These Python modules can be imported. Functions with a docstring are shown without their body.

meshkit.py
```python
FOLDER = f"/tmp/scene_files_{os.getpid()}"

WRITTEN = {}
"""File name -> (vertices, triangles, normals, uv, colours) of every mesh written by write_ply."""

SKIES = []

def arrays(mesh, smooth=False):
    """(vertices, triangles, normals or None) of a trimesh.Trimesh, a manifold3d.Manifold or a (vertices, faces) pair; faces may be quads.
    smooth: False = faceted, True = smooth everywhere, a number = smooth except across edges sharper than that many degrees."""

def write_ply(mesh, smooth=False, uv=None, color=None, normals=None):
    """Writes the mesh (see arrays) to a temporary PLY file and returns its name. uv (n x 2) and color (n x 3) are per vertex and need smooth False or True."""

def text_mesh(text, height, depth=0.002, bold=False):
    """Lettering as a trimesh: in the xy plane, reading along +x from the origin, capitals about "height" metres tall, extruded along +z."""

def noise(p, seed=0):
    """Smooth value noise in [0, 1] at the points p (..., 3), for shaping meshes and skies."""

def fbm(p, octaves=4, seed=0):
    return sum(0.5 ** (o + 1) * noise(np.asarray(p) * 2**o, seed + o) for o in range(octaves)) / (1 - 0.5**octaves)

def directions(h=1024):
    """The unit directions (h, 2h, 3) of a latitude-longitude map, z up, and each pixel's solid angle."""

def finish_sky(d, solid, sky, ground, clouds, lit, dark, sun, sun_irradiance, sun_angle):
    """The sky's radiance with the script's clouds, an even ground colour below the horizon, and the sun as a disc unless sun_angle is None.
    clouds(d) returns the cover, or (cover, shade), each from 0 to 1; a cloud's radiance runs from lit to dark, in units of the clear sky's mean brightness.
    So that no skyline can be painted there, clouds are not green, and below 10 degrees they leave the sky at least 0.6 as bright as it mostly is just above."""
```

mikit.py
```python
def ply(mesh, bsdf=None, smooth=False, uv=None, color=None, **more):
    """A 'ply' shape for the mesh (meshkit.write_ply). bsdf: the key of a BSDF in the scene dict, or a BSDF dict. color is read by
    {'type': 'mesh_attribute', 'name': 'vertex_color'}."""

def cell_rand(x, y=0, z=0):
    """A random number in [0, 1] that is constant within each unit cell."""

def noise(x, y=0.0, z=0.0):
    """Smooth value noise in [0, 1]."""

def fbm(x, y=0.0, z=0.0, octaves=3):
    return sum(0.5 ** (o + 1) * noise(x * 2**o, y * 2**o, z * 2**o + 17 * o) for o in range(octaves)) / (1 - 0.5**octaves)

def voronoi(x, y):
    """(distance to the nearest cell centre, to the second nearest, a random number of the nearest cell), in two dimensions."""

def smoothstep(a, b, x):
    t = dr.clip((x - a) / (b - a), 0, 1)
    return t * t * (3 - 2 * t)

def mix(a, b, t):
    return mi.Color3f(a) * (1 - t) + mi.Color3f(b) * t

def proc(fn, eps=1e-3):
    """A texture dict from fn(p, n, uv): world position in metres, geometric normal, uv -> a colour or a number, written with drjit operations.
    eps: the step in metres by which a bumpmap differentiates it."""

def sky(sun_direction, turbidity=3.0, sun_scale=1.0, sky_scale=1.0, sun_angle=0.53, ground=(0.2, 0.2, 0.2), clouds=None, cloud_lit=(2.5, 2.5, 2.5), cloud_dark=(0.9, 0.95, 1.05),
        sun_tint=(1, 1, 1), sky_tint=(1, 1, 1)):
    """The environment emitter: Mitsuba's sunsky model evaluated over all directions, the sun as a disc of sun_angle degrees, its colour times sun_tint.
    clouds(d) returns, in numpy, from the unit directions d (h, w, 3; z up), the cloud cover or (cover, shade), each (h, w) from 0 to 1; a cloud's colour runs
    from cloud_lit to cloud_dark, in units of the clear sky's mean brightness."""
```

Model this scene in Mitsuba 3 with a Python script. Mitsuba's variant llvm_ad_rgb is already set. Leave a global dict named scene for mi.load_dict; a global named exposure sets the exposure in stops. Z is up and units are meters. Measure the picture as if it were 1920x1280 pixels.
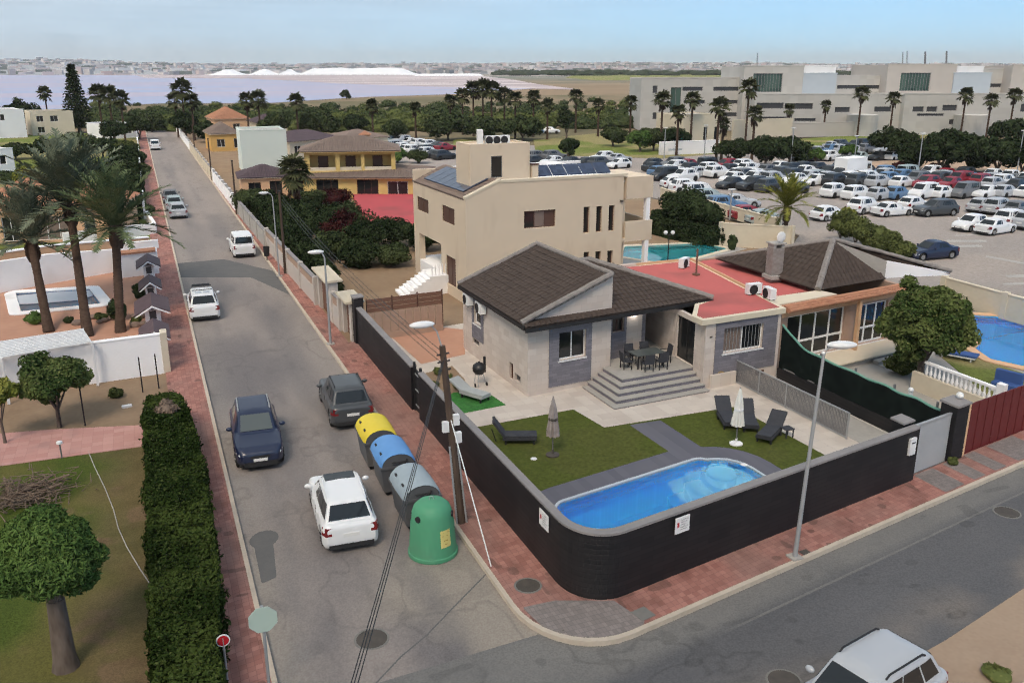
import math, random
import numpy as np, trimesh, mitsuba as mi, mikit, meshkit, manifold3d as m3
import drjit as dr
from shapely.geometry import Polygon, Point, LineString, box as sbox
from shapely.ops import unary_union
T = mi.ScalarTransform4f
scene, labels = {}, {}

# ---------------------------------------------------------------- camera, sky, exposure
EYE = np.array([0.0, 0.0, 14.835])
YAW, PITCH, FOV = math.radians(22.3647), math.radians(17.2045), 60.0827
FWD = np.array([math.sin(YAW) * math.cos(PITCH), math.cos(YAW) * math.cos(PITCH), -math.sin(PITCH)])
scene['camera'] = {'type': 'perspective', 'fov': FOV, 'fov_axis': 'x', 'near_clip': 0.1, 'far_clip': 20000.0,
                   'to_world': T().look_at(origin=EYE.tolist(), target=(EYE + FWD).tolist(), up=[0, 0, 1])}
exposure = 2.12


def cloud_cover(d):
    el = np.degrees(np.arcsin(np.clip(d[..., 2], -1, 1)))
    q = d / np.maximum(d[..., 2:3], 0.03)
    f = meshkit.fbm(np.stack([q[..., 0] * 0.55 + 3, q[..., 1] * 0.9, q[..., 2] * 0 + 0.5], -1), 5, 3)
    g = meshkit.fbm(np.stack([d[..., 0] * 3.1, d[..., 1] * 3.1, d[..., 2] * 14.0], -1), 4, 8)
    az = d[..., 0] * 0.925 - d[..., 1] * 0.38          # thicker sheet towards one side of the sky
    cover = 0.50 - 0.80 * az - 0.22 * np.exp(-np.clip(el, 0, 90) / 4) + 0.5 * (f - 0.5) * np.clip(el / 12, 0, 1) + 0.22 * (g - 0.5) + 0.05 * np.clip(el - 2, 0, 9) + 0.008 * np.clip(el - 14, 0, 40)
    shade = np.clip(0.30 + 1.3 * (f - 0.5) + 0.008 * np.clip(el - 20, 0, 60), 0, 1)
    return np.clip(cover, 0.25, 1), shade


scene['sky'] = mikit.sky((-0.40, -0.55, 0.74), turbidity=3, sun_scale=0.34, sun_angle=20, sun_tint=(0.97, 1.0, 1.08), clouds=cloud_cover,
                         cloud_lit=(1.66, 1.88, 2.06), cloud_dark=(1.08, 1.24, 1.38), sky_tint=(0.66, 0.98, 1.14))

# ---------------------------------------------------------------- helpers
_R = np.array([math.cos(YAW), -math.sin(YAW), 0.0])
_D = np.cross(FWD, _R)


def at(px, py, z=0.0):
    """Survey: the ground point (metres) read off the photograph, on the level z."""
    d = FWD + (px - 960) / 1660.0 * _R + (py - 640) / 1660.0 * _D
    q = EYE + (z * (GRID.zs if GRID.on else 1.0) - EYE[2]) / d[2] * d
    return ungrid(q, z) if GRID.on else q


class GRID:
    """The plots' own survey grid: its two axes follow the two streets, which meet at 79 degrees. While it is on, coordinates are grid units."""
    on, zs = False, 1.0
    O, X, Y = np.array([1.02633, 2.49443]), np.array([1.07226, 0.204194]), np.array([0.0, 1.245031])


def site(x, y, z=0.0):
    p = GRID.O + x * GRID.X + y * GRID.Y; return np.array([p[0], p[1], z])


def ungrid(q, z=0.0):
    x = (q[0] - GRID.O[0]) / GRID.X[0]; return np.array([x, (q[1] - GRID.O[1] - x * GRID.X[1]) / GRID.Y[1], z])


def grid_angle(a):
    v = math.cos(a) * GRID.X + math.sin(a) * GRID.Y; return math.atan2(v[1], v[0])


def free(fn):
    """For builders of whole objects (position, angle, ...): on the grid they are set down undistorted at the grid point."""
    def w(c, rz, *a, **k):
        if not GRID.on: return fn(c, rz, *a, **k)
        GRID.on = False
        try: return fn(site(c[0], c[1], (c[2] if len(c) > 2 else 0) * GRID.zs), grid_angle(rz), *a, **k)
        finally: GRID.on = True
    return w


class MB:
    def __init__(s): s.V, s.F, s.n = [], [], 0
    def add(s, v, f):
        v = np.asarray(v, float); f = np.asarray(f, int)
        if f.shape[1] == 4: f = np.vstack([f[:, [0, 1, 2]], f[:, [0, 2, 3]]])
        s.V.append(v); s.F.append(f + s.n); s.n += len(v); return s
    def tm(s, m): return s.add(m.vertices, m.faces)
    def quad(s, a, b, c, d): return s.add([a, b, c, d], [[0, 1, 2], [0, 2, 3]])
    def hexa(s, p):          # 8 points: bottom ring (ccw from above), top ring
        return s.add(p, [[3, 2, 1, 0], [4, 5, 6, 7], [0, 1, 5, 4], [1, 2, 6, 5], [2, 3, 7, 6], [3, 0, 4, 7]])
    def bx(s, a0, a1, b0, b1, z0, z1, fr=None):
        p = [(a, b, z) for z in (z0, z1) for a, b in ((a0, b0), (a1, b0), (a1, b1), (a0, b1))]
        if fr: p = [fr(*q) for q in p]
        return s.hexa(p)
    def box(s, c, size, rz=0.0):
        x, y, z = (k / 2 for k in size); cs, sn = math.cos(rz), math.sin(rz)
        p = [(c[0] + a * cs - b * sn, c[1] + a * sn + b * cs, c[2] + d) for d in (-z, z) for a, b in ((-x, -y), (x, -y), (x, y), (-x, y))]
        return s.hexa(p)
    def prism(s, poly, z0, z1, fr=None):
        if not isinstance(poly, Polygon) and not hasattr(poly, 'geoms'): poly = Polygon(poly)
        for g in getattr(poly, 'geoms', [poly]):
            if g.is_empty: continue
            m = trimesh.creation.extrude_polygon(g, z1 - z0, engine='earcut'); v = np.array(m.vertices); v[:, 2] += z0
            if fr: v = np.array([fr(*q) for q in v])
            s.add(v, m.faces)
        return s
    def tube(s, pts, r, sides=8):
        p = np.asarray(pts, float); r = np.broadcast_to(r, (len(p),)); t = np.gradient(p, axis=0)
        t /= np.linalg.norm(t, axis=1, keepdims=True) + 1e-12
        a = np.cross(t, np.where(np.abs(t[:, 2:]) < 0.9, [0, 0, 1.0], [1.0, 0, 0])); a /= np.linalg.norm(a, axis=1, keepdims=True) + 1e-12
        b = np.cross(t, a); g = np.arange(sides) * 2 * np.pi / sides
        v = p[:, None] + r[:, None, None] * (np.cos(g)[None, :, None] * a[:, None] + np.sin(g)[None, :, None] * b[:, None])
        v = v.reshape(-1, 3); n = len(p); f = []
        i, j = np.meshgrid(np.arange(n - 1), np.arange(sides), indexing='ij')
        q = np.stack([i * sides + j, i * sides + (j + 1) % sides, (i + 1) * sides + (j + 1) % sides, (i + 1) * sides + j], -1).reshape(-1, 4)
        v = np.vstack([v, p[:1], p[-1:]]); k = len(v)
        c0 = np.stack([(np.arange(sides) + 1) % sides, np.arange(sides), np.full(sides, k - 2)], 1)
        o = (n - 1) * sides
        c1 = np.stack([o + np.arange(sides), o + (np.arange(sides) + 1) % sides, np.full(sides, k - 1)], 1)
        return s.add(v, np.vstack([q[:, [0, 1, 2]], q[:, [0, 2, 3]], c0, c1]))
    def lathe(s, prof, c=(0, 0, 0), n=20):
        prof = np.asarray(prof, float); g = np.arange(n) * 2 * np.pi / n
        v = np.stack([prof[:, None, 0] * np.cos(g), prof[:, None, 0] * np.sin(g), np.broadcast_to(prof[:, None, 1], (len(prof), n))], -1).reshape(-1, 3) + np.asarray(c)
        i, j = np.meshgrid(np.arange(len(prof) - 1), np.arange(n), indexing='ij')
        q = np.stack([i * n + j, i * n + (j + 1) % n, (i + 1) * n + (j + 1) % n, (i + 1) * n + j], -1).reshape(-1, 4)
        return s.add(v, q)
    def arr(s): return np.vstack(s.V), np.vstack(s.F)
    def xf(s, fn): s.V = [np.array([fn(*q) for q in v]) for v in s.V]; return s


def frame(ox, oy, ax, ay=None):
    """Local frame of a building that is not quite square to the street: a along ax degrees, b along 90 + ay degrees."""
    ay = ax if ay is None else ay
    ex = np.array([math.cos(math.radians(ax)), math.sin(math.radians(ax)), 0]); ey = np.array([-math.sin(math.radians(ay)), math.cos(math.radians(ay)), 0])
    return lambda a, b, z=0.0: np.array([ox, oy, 0.0]) + a * ex + b * ey + np.array([0, 0, z])


_count = {}


def numbered(name):
    k = _count.get(name, -1) + 1; _count[name] = k
    return name if k == 0 else f'{name}_{k:03d}'


def thing(name, label, cat, group=None, kind=None):
    key = numbered(name); labels[key] = {'label': label, 'category': cat}
    if group: labels[key]['group'] = group
    if kind: labels[key]['kind'] = kind
    return key


def put(key, mesh, mat, smooth=False):
    m = mesh.arr() if isinstance(mesh, MB) else mesh
    if GRID.on:
        v, f = np.asarray(m[0], float), m[1]; m = (np.column_stack([GRID.O[0] + v[:, 0] * GRID.X[0], GRID.O[1] + v[:, 0] * GRID.X[1] + v[:, 1] * GRID.Y[1], v[:, 2] * GRID.zs]), f)
    scene[key] = mikit.ply(m, 'm_' + mat, smooth=smooth); return key


def part(parent, name, mesh, mat, smooth=False, label=None, kind=None):
    if isinstance(mesh, MB) and not mesh.V: return None
    key = numbered(parent + '__' + name); put(key, mesh, mat, smooth)
    if label or kind:
        labels[key] = {}
        if label: labels[key]['label'] = label
        if kind: labels[key]['kind'] = kind
    return key


def one(name, mesh, mat, label, cat, group=None, smooth=False, kind=None):
    key = thing(name, label, cat, group, kind); return put(key, mesh, mat, smooth)


def struct(name, mesh, mat, smooth=False):
    key = numbered(name); put(key, mesh, mat, smooth); labels[key] = {'kind': 'structure'}; return key


def sub(name, mesh, mat, smooth=False): return (name, mesh, mat, smooth)


def blob(seed, c, r, n=3, amp=0.25, freq=1.4):
    m = trimesh.creation.icosphere(subdivisions=n); v = m.vertices.copy()
    d = 1 + amp * (meshkit.fbm(v * freq + seed * 7.3, 3, seed % 50) - 0.5) * 2
    return v * d[:, None] * np.asarray(r) + np.asarray(c), m.faces


def sheet(poly, z, cell=None):
    """A flat sheet (upper face and a thin skirt) for ground layers."""
    return MB().prism(poly, z - 0.06, z)


# ---------------------------------------------------------------- materials
def rgb(*c): return {'type': 'rgb', 'value': list(map(float, c))}


def mat(key, base, rough=0.7, spec=0.5, metal=0.0, bump=None, two=True, **kw):
    b = {'type': 'principled', 'base_color': mikit.proc(base) if callable(base) else rgb(*base), 'roughness': rough, 'specular': spec, 'metallic': metal, **kw}
    if bump: b = {'type': 'bumpmap', 'arbitrary': mikit.proc(bump[0], eps=bump[2] if len(bump) > 2 else 0.01), 'scale': bump[1], 'bsdf': b}
    scene['m_' + key] = {'type': 'twosided', 'bsdf': b} if two else b
    return key


def diffuse(key, base):
    scene['m_' + key] = {'type': 'twosided', 'bsdf': {'type': 'diffuse', 'reflectance': mikit.proc(base) if callable(base) else rgb(*base)}}
    return key


fbm, noise, mix, sst, crand = mikit.fbm, mikit.noise, mikit.mix, mikit.smoothstep, mikit.cell_rand


def mottled(c0, c1, f=1.0, f2=9.0, w=0.35):
    return lambda p, n, uv: mix(c0, c1, dr.clip((1 - w) * fbm(p.x * f, p.y * f, p.z * f) + w * noise(p.x * f2, p.y * f2, p.z * f2), 0, 1))


def stained(c, dirt, f=0.7):
    return lambda p, n, uv: mix(c, dirt, 0.75 * sst(0.52, 0.85, fbm(p.x * f + 5, p.y * f, p.z * f * 0.5)) + 0.18 * noise(p.x * 14, p.y * 14, p.z * 14))


def gx(p): return (p.x - 1.0263) / 1.07226


def gy(p): return (p.y - 2.4944 - 0.204194 * gx(p)) / 1.245031


def asphalt_street(p, n, uv):
    x, y = gx(p), gy(p)
    b = fbm(x * 0.35, y * 0.12, 1, 4); s = noise(x * 28, y * 28)
    lane = sst(1.3, 0.2, dr.abs(x - 2.3)) + sst(1.3, 0.2, dr.abs(x - 4.9))
    edge = sst(1.6, 0.2, x - 0.6) + sst(1.6, 0.2, 6.8 - x)
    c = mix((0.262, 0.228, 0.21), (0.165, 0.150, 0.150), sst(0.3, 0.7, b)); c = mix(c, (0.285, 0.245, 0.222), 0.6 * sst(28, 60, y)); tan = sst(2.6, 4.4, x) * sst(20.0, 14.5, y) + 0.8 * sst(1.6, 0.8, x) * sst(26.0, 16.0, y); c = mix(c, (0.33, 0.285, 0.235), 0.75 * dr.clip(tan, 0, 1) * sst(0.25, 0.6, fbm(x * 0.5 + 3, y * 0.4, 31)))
    c = mix(c, (0.13, 0.125, 0.13), 0.45 * lane * sst(0.35, 0.7, fbm(x * 0.8, y * 0.15, 3)))
    c = mix(c, (0.27, 0.245, 0.22), 0.55 * edge * fbm(x, y * 0.5, 7))
    crack = sst(0.035, 0.0, dr.abs(fbm(x * 0.55, y * 0.4, 21, 4) - 0.5)) * sst(0.5, 0.62, noise(x * 0.11, y * 0.09, 5))
    spots = sst(0.80, 0.86, noise(x * 1.7, y * 1.4, 11))
    c = mix(c, (0.075, 0.07, 0.07), dr.clip(0.22 * crack + 0.12 * spots, 0, 1))
    return c * (0.88 + 0.24 * s)


def asphalt_dark(p, n, uv):
    b = fbm(gx(p) * 0.16, gy(p) * 0.8, 1, 4); s = noise(p.x * 26, p.y * 26)
    edge = sst(9.7, 10.3, gy(p)) * (0.45 + 0.4 * fbm(p.x * 0.6, p.y * 0.6, 8)); line = sst(0.05, 0.02, dr.abs(gy(p) - 9.85)) * sst(11, 13, gx(p)) * 0.5
    dust = sst(9.2, 6.6, gy(p)) * sst(0.3, 0.75, fbm(p.x * 0.5, p.y * 0.7, 4))
    c = mix((0.135, 0.132, 0.135), (0.088, 0.088, 0.094), b)
    c = mix(c, (0.26, 0.215, 0.175), 0.6 * dust); c = mix(c, (0.205, 0.195, 0.18), dr.clip(edge + line, 0, 1))
    crack = sst(0.03, 0.0, dr.abs(fbm(p.x * 0.4, p.y * 0.5, 12, 4) - 0.5)) * sst(0.5, 0.65, noise(p.x * 0.13, p.y * 0.2, 9))
    spots = sst(0.82, 0.87, noise(p.x * 1.1, p.y * 1.9, 3))
    c = mix(c, (0.05, 0.05, 0.05), dr.clip(0.3 * crack + 0.25 * spots, 0, 1))
    return c * (0.87 + 0.26 * s)


def red_paving(p, n, uv):
    fx, fy = gx(p) / 0.187, gy(p) / 0.161
    j = dr.maximum(sst(0.42, 0.5, dr.abs(fx - dr.floor(fx) - 0.5)), sst(0.42, 0.5, dr.abs(fy - dr.floor(fy) - 0.5)))
    c = mix((0.30, 0.130, 0.105), (0.41, 0.20, 0.165), crand(dr.floor(fx), dr.floor(fy)))
    c = mix(c, (0.27, 0.17, 0.145), 0.6 * sst(0.45, 0.8, fbm(p.x * 0.5, p.y * 0.4, 2)))
    c = mix(c, (0.16, 0.075, 0.06), 0.5 * sst(0.55, 0.8, fbm(p.x * 1.3, p.y * 0.9, 8)))
    c = mix(c, (0.10, 0.06, 0.05), 0.55 * sst(0.83, 0.88, noise(p.x * 2.3, p.y * 2.1, 4)))
    return mix(c, (0.12, 0.065, 0.055), 0.45 * j)


def pink_paving(p, n, uv):
    fx, fy = p.x / 0.4, p.y / 0.4
    j = dr.maximum(sst(0.46, 0.5, dr.abs(fx - dr.floor(fx) - 0.5)), sst(0.46, 0.5, dr.abs(fy - dr.floor(fy) - 0.5)))
    c = mix((0.46, 0.235, 0.205), (0.53, 0.30, 0.265), crand(dr.floor(fx), dr.floor(fy)))
    return mix(mix(c, (0.32, 0.17, 0.15), 0.4 * j), (0.36, 0.22, 0.2), 0.5 * sst(0.5, 0.8, fbm(p.x, p.y)))


def grey_paving(p, n, uv):
    fx, fy = p.x / 0.12, p.y / 0.2
    j = dr.maximum(sst(0.4, 0.5, dr.abs(fx - dr.floor(fx) - 0.5)), sst(0.4, 0.5, dr.abs(fy - dr.floor(fy) - 0.5)))
    c = mix((0.19, 0.165, 0.155), (0.25, 0.215, 0.205), crand(dr.floor(fx), dr.floor(fy)))
    return mix(c, (0.1, 0.09, 0.085), 0.5 * j) * (0.85 + 0.3 * fbm(p.x * 0.8, p.y * 0.8))


def terrace_tiles(p, n, uv):
    fx, fy = p.x / 0.6, p.y / 0.6
    j = dr.maximum(sst(0.475, 0.5, dr.abs(fx - dr.floor(fx) - 0.5)), sst(0.475, 0.5, dr.abs(fy - dr.floor(fy) - 0.5)))
    c = mix((0.52, 0.455, 0.40), (0.59, 0.53, 0.47), crand(dr.floor(fx), dr.floor(fy)))
    return mix(mix(c, (0.36, 0.31, 0.27), 0.4 * j), (0.42, 0.36, 0.31), 0.4 * sst(0.5, 0.8, fbm(p.x * 0.7, p.y * 0.7)))


def courses(c0, c1, h, w, joint, jw=0.05, dirt=(0.3, 0.27, 0.24)):
    def fn(p, n, uv):
        u = dr.select(dr.abs(n.x) > dr.abs(n.y), p.y, p.x)
        fz = p.z / h; fu = u / w + 0.5 * (dr.floor(fz) - 2 * dr.floor(dr.floor(fz) / 2))
        j = dr.maximum(sst(0.5 - jw, 0.5, dr.abs(fz - dr.floor(fz) - 0.5)), sst(0.5 - jw * h / w, 0.5, dr.abs(fu - dr.floor(fu) - 0.5)))
        c = mix(c0, c1, crand(dr.floor(fu), dr.floor(fz), 3))
        c = mix(c, dirt, 0.35 * sst(0.5, 0.85, fbm(p.x * 0.6, p.y * 0.6, p.z * 0.25)))
        return mix(c, joint, 0.6 * j)
    return fn


def course_bump(h):
    def fn(p, n, uv):
        fz = p.z / h
        return sst(0.40, 0.5, dr.abs(fz - dr.floor(fz) - 0.5)) * -1.0 + 0.35 * noise(p.x * 14, p.y * 14, p.z * 14)
    return fn


def lawn(c0, c1, dry, amt, f=0.35):
    def fn(p, n, uv):
        a = fbm(p.x * f, p.y * f, 2, 4); s = noise(p.x * 31, p.y * 31)
        c = mix(c0, c1, s * 0.6 + 0.4 * fbm(p.x * 3, p.y * 3))
        return mix(c, dry, amt * sst(0.42, 0.62, a)) * (0.8 + 0.4 * noise(p.x * 11, p.y * 11, 3))
    return fn


def park_ground(p, n, uv):
    a = fbm(p.x * 0.33 + 4, p.y * 0.28, 2, 4); s = noise(p.x * 34, p.y * 34)
    bare = sst(-4.0, -2.2, gx(p) + 1.1 * noise(p.x, p.y * 0.8, 4)) * 0.55 + sst(18.0, 13.0, gy(p) + 5 * (a - 0.5)) * 0.5
    g = mix((0.044, 0.066, 0.010), (0.080, 0.105, 0.018), s * 0.5 + 0.5 * fbm(p.x * 2, p.y * 2))
    g = mix(g, (0.135, 0.115, 0.036), 0.7 * sst(0.45, 0.7, a))
    e = mix((0.11, 0.07, 0.042), (0.20, 0.135, 0.08), fbm(p.x * 1.5, p.y * 1.5, 9))
    return mix(g, e, dr.clip(bare + 0.5 * sst(0.6, 0.75, fbm(p.x * 0.9, p.y * 0.9, 8)), 0, 0.9)) * (0.78 + 0.44 * s)


def leafy(c0, c1, c2, f=0.9):
    c0, c1, c2 = (tuple(0.80 * k for k in c) for c in (c0, c1, c2))

    def fn(p, n, uv):
        a = fbm(p.x * f, p.y * f, p.z * f, 2)
        c = mix(c0, c1, sst(0.3, 0.7, a))
        return mix(c, c2, 0.65 * sst(0.62, 0.9, noise(p.x * 13, p.y * 13, p.z * 13)))
    return fn


def far_land(p, n, uv):
    d = dr.sqrt(p.x * p.x + p.y * p.y)
    a = fbm(p.x * 0.004, p.y * 0.012, 2, 4); b = fbm(p.x * 0.05, p.y * 0.02, 5, 3)
    near = mix((0.30, 0.225, 0.155), (0.22, 0.165, 0.11), fbm(p.x * 0.3, p.y * 0.3, 1))
    mid = mix((0.20, 0.155, 0.105), (0.115, 0.105, 0.062), sst(0.35, 0.7, a * 0.5 + b * 0.5))
    mid = mix(mid, (0.225, 0.165, 0.115), 0.7 * sst(0.45, 0.65, fbm(p.x * 0.006 + 9, p.y * 0.02, 3)))
    far = mix((0.27, 0.235, 0.21), (0.11, 0.13, 0.11), sst(0.4, 0.65, fbm(p.x * 0.0035, p.y * 0.009, 4)))
    return mix(mix(near, mid, sst(110, 170, d)), far, sst(700, 1500, d))


def lot_asphalt(p, n, uv):
    a = fbm(p.x * 0.08, p.y * 0.08, 2, 4)
    c = mix((0.315, 0.275, 0.25), (0.25, 0.225, 0.21), a)
    c = mix(c, (0.36, 0.305, 0.265), 0.6 * sst(0.5, 0.75, fbm(p.x * 0.05, p.y * 0.07, 6)))
    return c * (0.88 + 0.24 * noise(p.x * 7, p.y * 7))


mat('asphalt', asphalt_street, 0.85, 0.3)
mat('dark_asphalt', asphalt_dark, 0.85, 0.3)
mat('lot_asphalt', lot_asphalt, 0.9, 0.3)
mat('patch_asphalt', mottled((0.105, 0.105, 0.108), (0.145, 0.14, 0.135), 3, 30), 0.9, 0.3)
mat('gutter', mottled((0.16, 0.155, 0.145), (0.215, 0.205, 0.19), 1.2, 12), 0.9, 0.3)
mat('kerb', mottled((0.42, 0.36, 0.29), (0.58, 0.50, 0.41), 2, 12), 0.85, 0.3)
mat('red_paving', red_paving, 0.8, 0.3)
mat('pink_paving', pink_paving, 0.8, 0.3)
mat('grey_paving', grey_paving, 0.8, 0.3)
mat('terrace', terrace_tiles, 0.55, 0.4)
mat('slate_tile', courses((0.115, 0.115, 0.145), (0.175, 0.17, 0.205), 50, 0.35, (0.09, 0.09, 0.11), 0.04, (0.2, 0.19, 0.2)), 0.6, 0.4)
mat('dirt', mottled((0.20, 0.135, 0.085), (0.30, 0.215, 0.145), 0.9, 9), 0.95, 0.2)
mat('sand_dirt', mottled((0.30, 0.21, 0.15), (0.40, 0.30, 0.22), 0.8, 13), 0.95, 0.2)
mat('terracotta_floor', mottled((0.42, 0.215, 0.145), (0.52, 0.30, 0.21), 0.7, 5), 0.8, 0.3)
mat('concrete', mottled((0.30, 0.285, 0.265), (0.42, 0.40, 0.37), 0.9, 10), 0.85, 0.3)
mat('turf', lawn((0.056, 0.072, 0.012), (0.082, 0.098, 0.02), (0.085, 0.085, 0.025), 0.4, 0.5), 0.95, 0.2)
mat('turf_bright', lawn((0.03, 0.14, 0.03), (0.05, 0.19, 0.045), (0.05, 0.15, 0.04), 0.4, 0.9), 0.95, 0.2)
mat('park_ground', park_ground, 0.95, 0.2)
mat('verge', lawn((0.10, 0.13, 0.03), (0.15, 0.17, 0.045), (0.24, 0.20, 0.10), 0.8, 0.12), 0.95, 0.2)
mat('far_land', far_land, 0.95, 0.15)
mat('salt_flat', lambda p, n, uv: mix(mix((0.40, 0.335, 0.34), (0.30, 0.255, 0.265), fbm(p.x * 0.004, p.y * 0.02, 3)), (0.50, 0.45, 0.45), sst(0.5, 0.7, fbm(p.x * 0.008, p.y * 0.03, 8))), 0.8, 0.3)
mat('salt', mottled((0.78, 0.78, 0.79), (0.88, 0.88, 0.88), 0.05, 0.5), 0.8, 0.3)
mat('lake_water', lambda p, n, uv: mix(mix((0.38, 0.37, 0.50), (0.43, 0.38, 0.47), fbm(p.x * 0.003, p.y * 0.012, 3)), (0.33, 0.38, 0.55), sst(0.4, 0.7, fbm(p.x * 0.004 + 5, p.y * 0.03, 9))), 0.42, 0.35)
mat('hill', mottled((0.22, 0.24, 0.26), (0.30, 0.305, 0.31), 0.004, 0.02), 0.95, 0.1)

mat('villa_stone', courses((0.53, 0.46, 0.41), (0.60, 0.535, 0.485), 0.30, 0.6, (0.43, 0.37, 0.33), 0.04, (0.50, 0.43, 0.385)), 0.75, 0.3)
mat('slate_clad', courses((0.155, 0.15, 0.175), (0.215, 0.205, 0.235), 0.15, 0.5, (0.11, 0.11, 0.125), 0.10, (0.2, 0.19, 0.2)), 0.7, 0.3)
mat('black_tile', courses((0.0085, 0.0085, 0.0105), (0.0135, 0.0125, 0.0145), 0.16, 0.9, (0.004, 0.004, 0.004), 0.10, (0.034, 0.030, 0.030)), 0.55, 0.4, bump=(course_bump(0.16), 0.012))
mat('coping', mottled((0.20, 0.19, 0.19), (0.29, 0.27, 0.265), 1.4, 14), 0.7, 0.3)
mat('roof_brown', mottled((0.050, 0.036, 0.030), (0.095, 0.070, 0.058), 1.6, 6.0, 0.55), 0.8, 0.3)
mat('ridge_grey', mottled((0.17, 0.15, 0.14), (0.34, 0.31, 0.29), 2.2, 9, 0.5), 0.85, 0.3)
mat('roof_tan', mottled((0.17, 0.125, 0.105), (0.25, 0.19, 0.16), 0.8, 5), 0.85, 0.3)
mat('roof_terracotta', mottled((0.34, 0.145, 0.085), (0.50, 0.255, 0.155), 1.2, 6, 0.5), 0.85, 0.3)
mat('roof_plum', mottled((0.075, 0.05, 0.058), (0.12, 0.085, 0.095), 2, 10), 0.7, 0.3)
mat('red_roof', stained((0.50, 0.125, 0.115), (0.33, 0.10, 0.09), 0.5), 0.8, 0.3)
mat('red_court', stained((0.42, 0.075, 0.085), (0.30, 0.075, 0.075), 0.25), 0.85, 0.3)
mat('beige_render', lambda p, n, uv: mix(mix((0.64, 0.535, 0.41), (0.60, 0.50, 0.385), fbm(p.x * 0.5, p.y * 0.5, p.z * 0.3)), (0.48, 0.38, 0.28), 0.35 * sst(0.55, 0.8, fbm(p.x * 1.4, p.y * 1.4, p.z * 0.35 + 4))), 0.85, 0.3)
mat('cream', mottled((0.58, 0.51, 0.39), (0.66, 0.59, 0.47), 0.6, 6), 0.85, 0.3)
mat('white_wall', stained((0.87, 0.87, 0.88), (0.70, 0.68, 0.66), 0.5), 0.85, 0.3)
mat('mint_wall', stained((0.60, 0.66, 0.62), (0.50, 0.54, 0.50), 0.5), 0.85, 0.3)
mat('ochre', mottled((0.55, 0.325, 0.10), (0.62, 0.40, 0.15), 0.6, 6), 0.85, 0.3)
mat('yellow_wall', mottled((0.60, 0.43, 0.15), (0.66, 0.50, 0.21), 0.6, 6), 0.85, 0.3)
mat('peach', mottled((0.58, 0.36, 0.21), (0.66, 0.44, 0.28), 0.6, 6), 0.85, 0.3)
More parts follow.
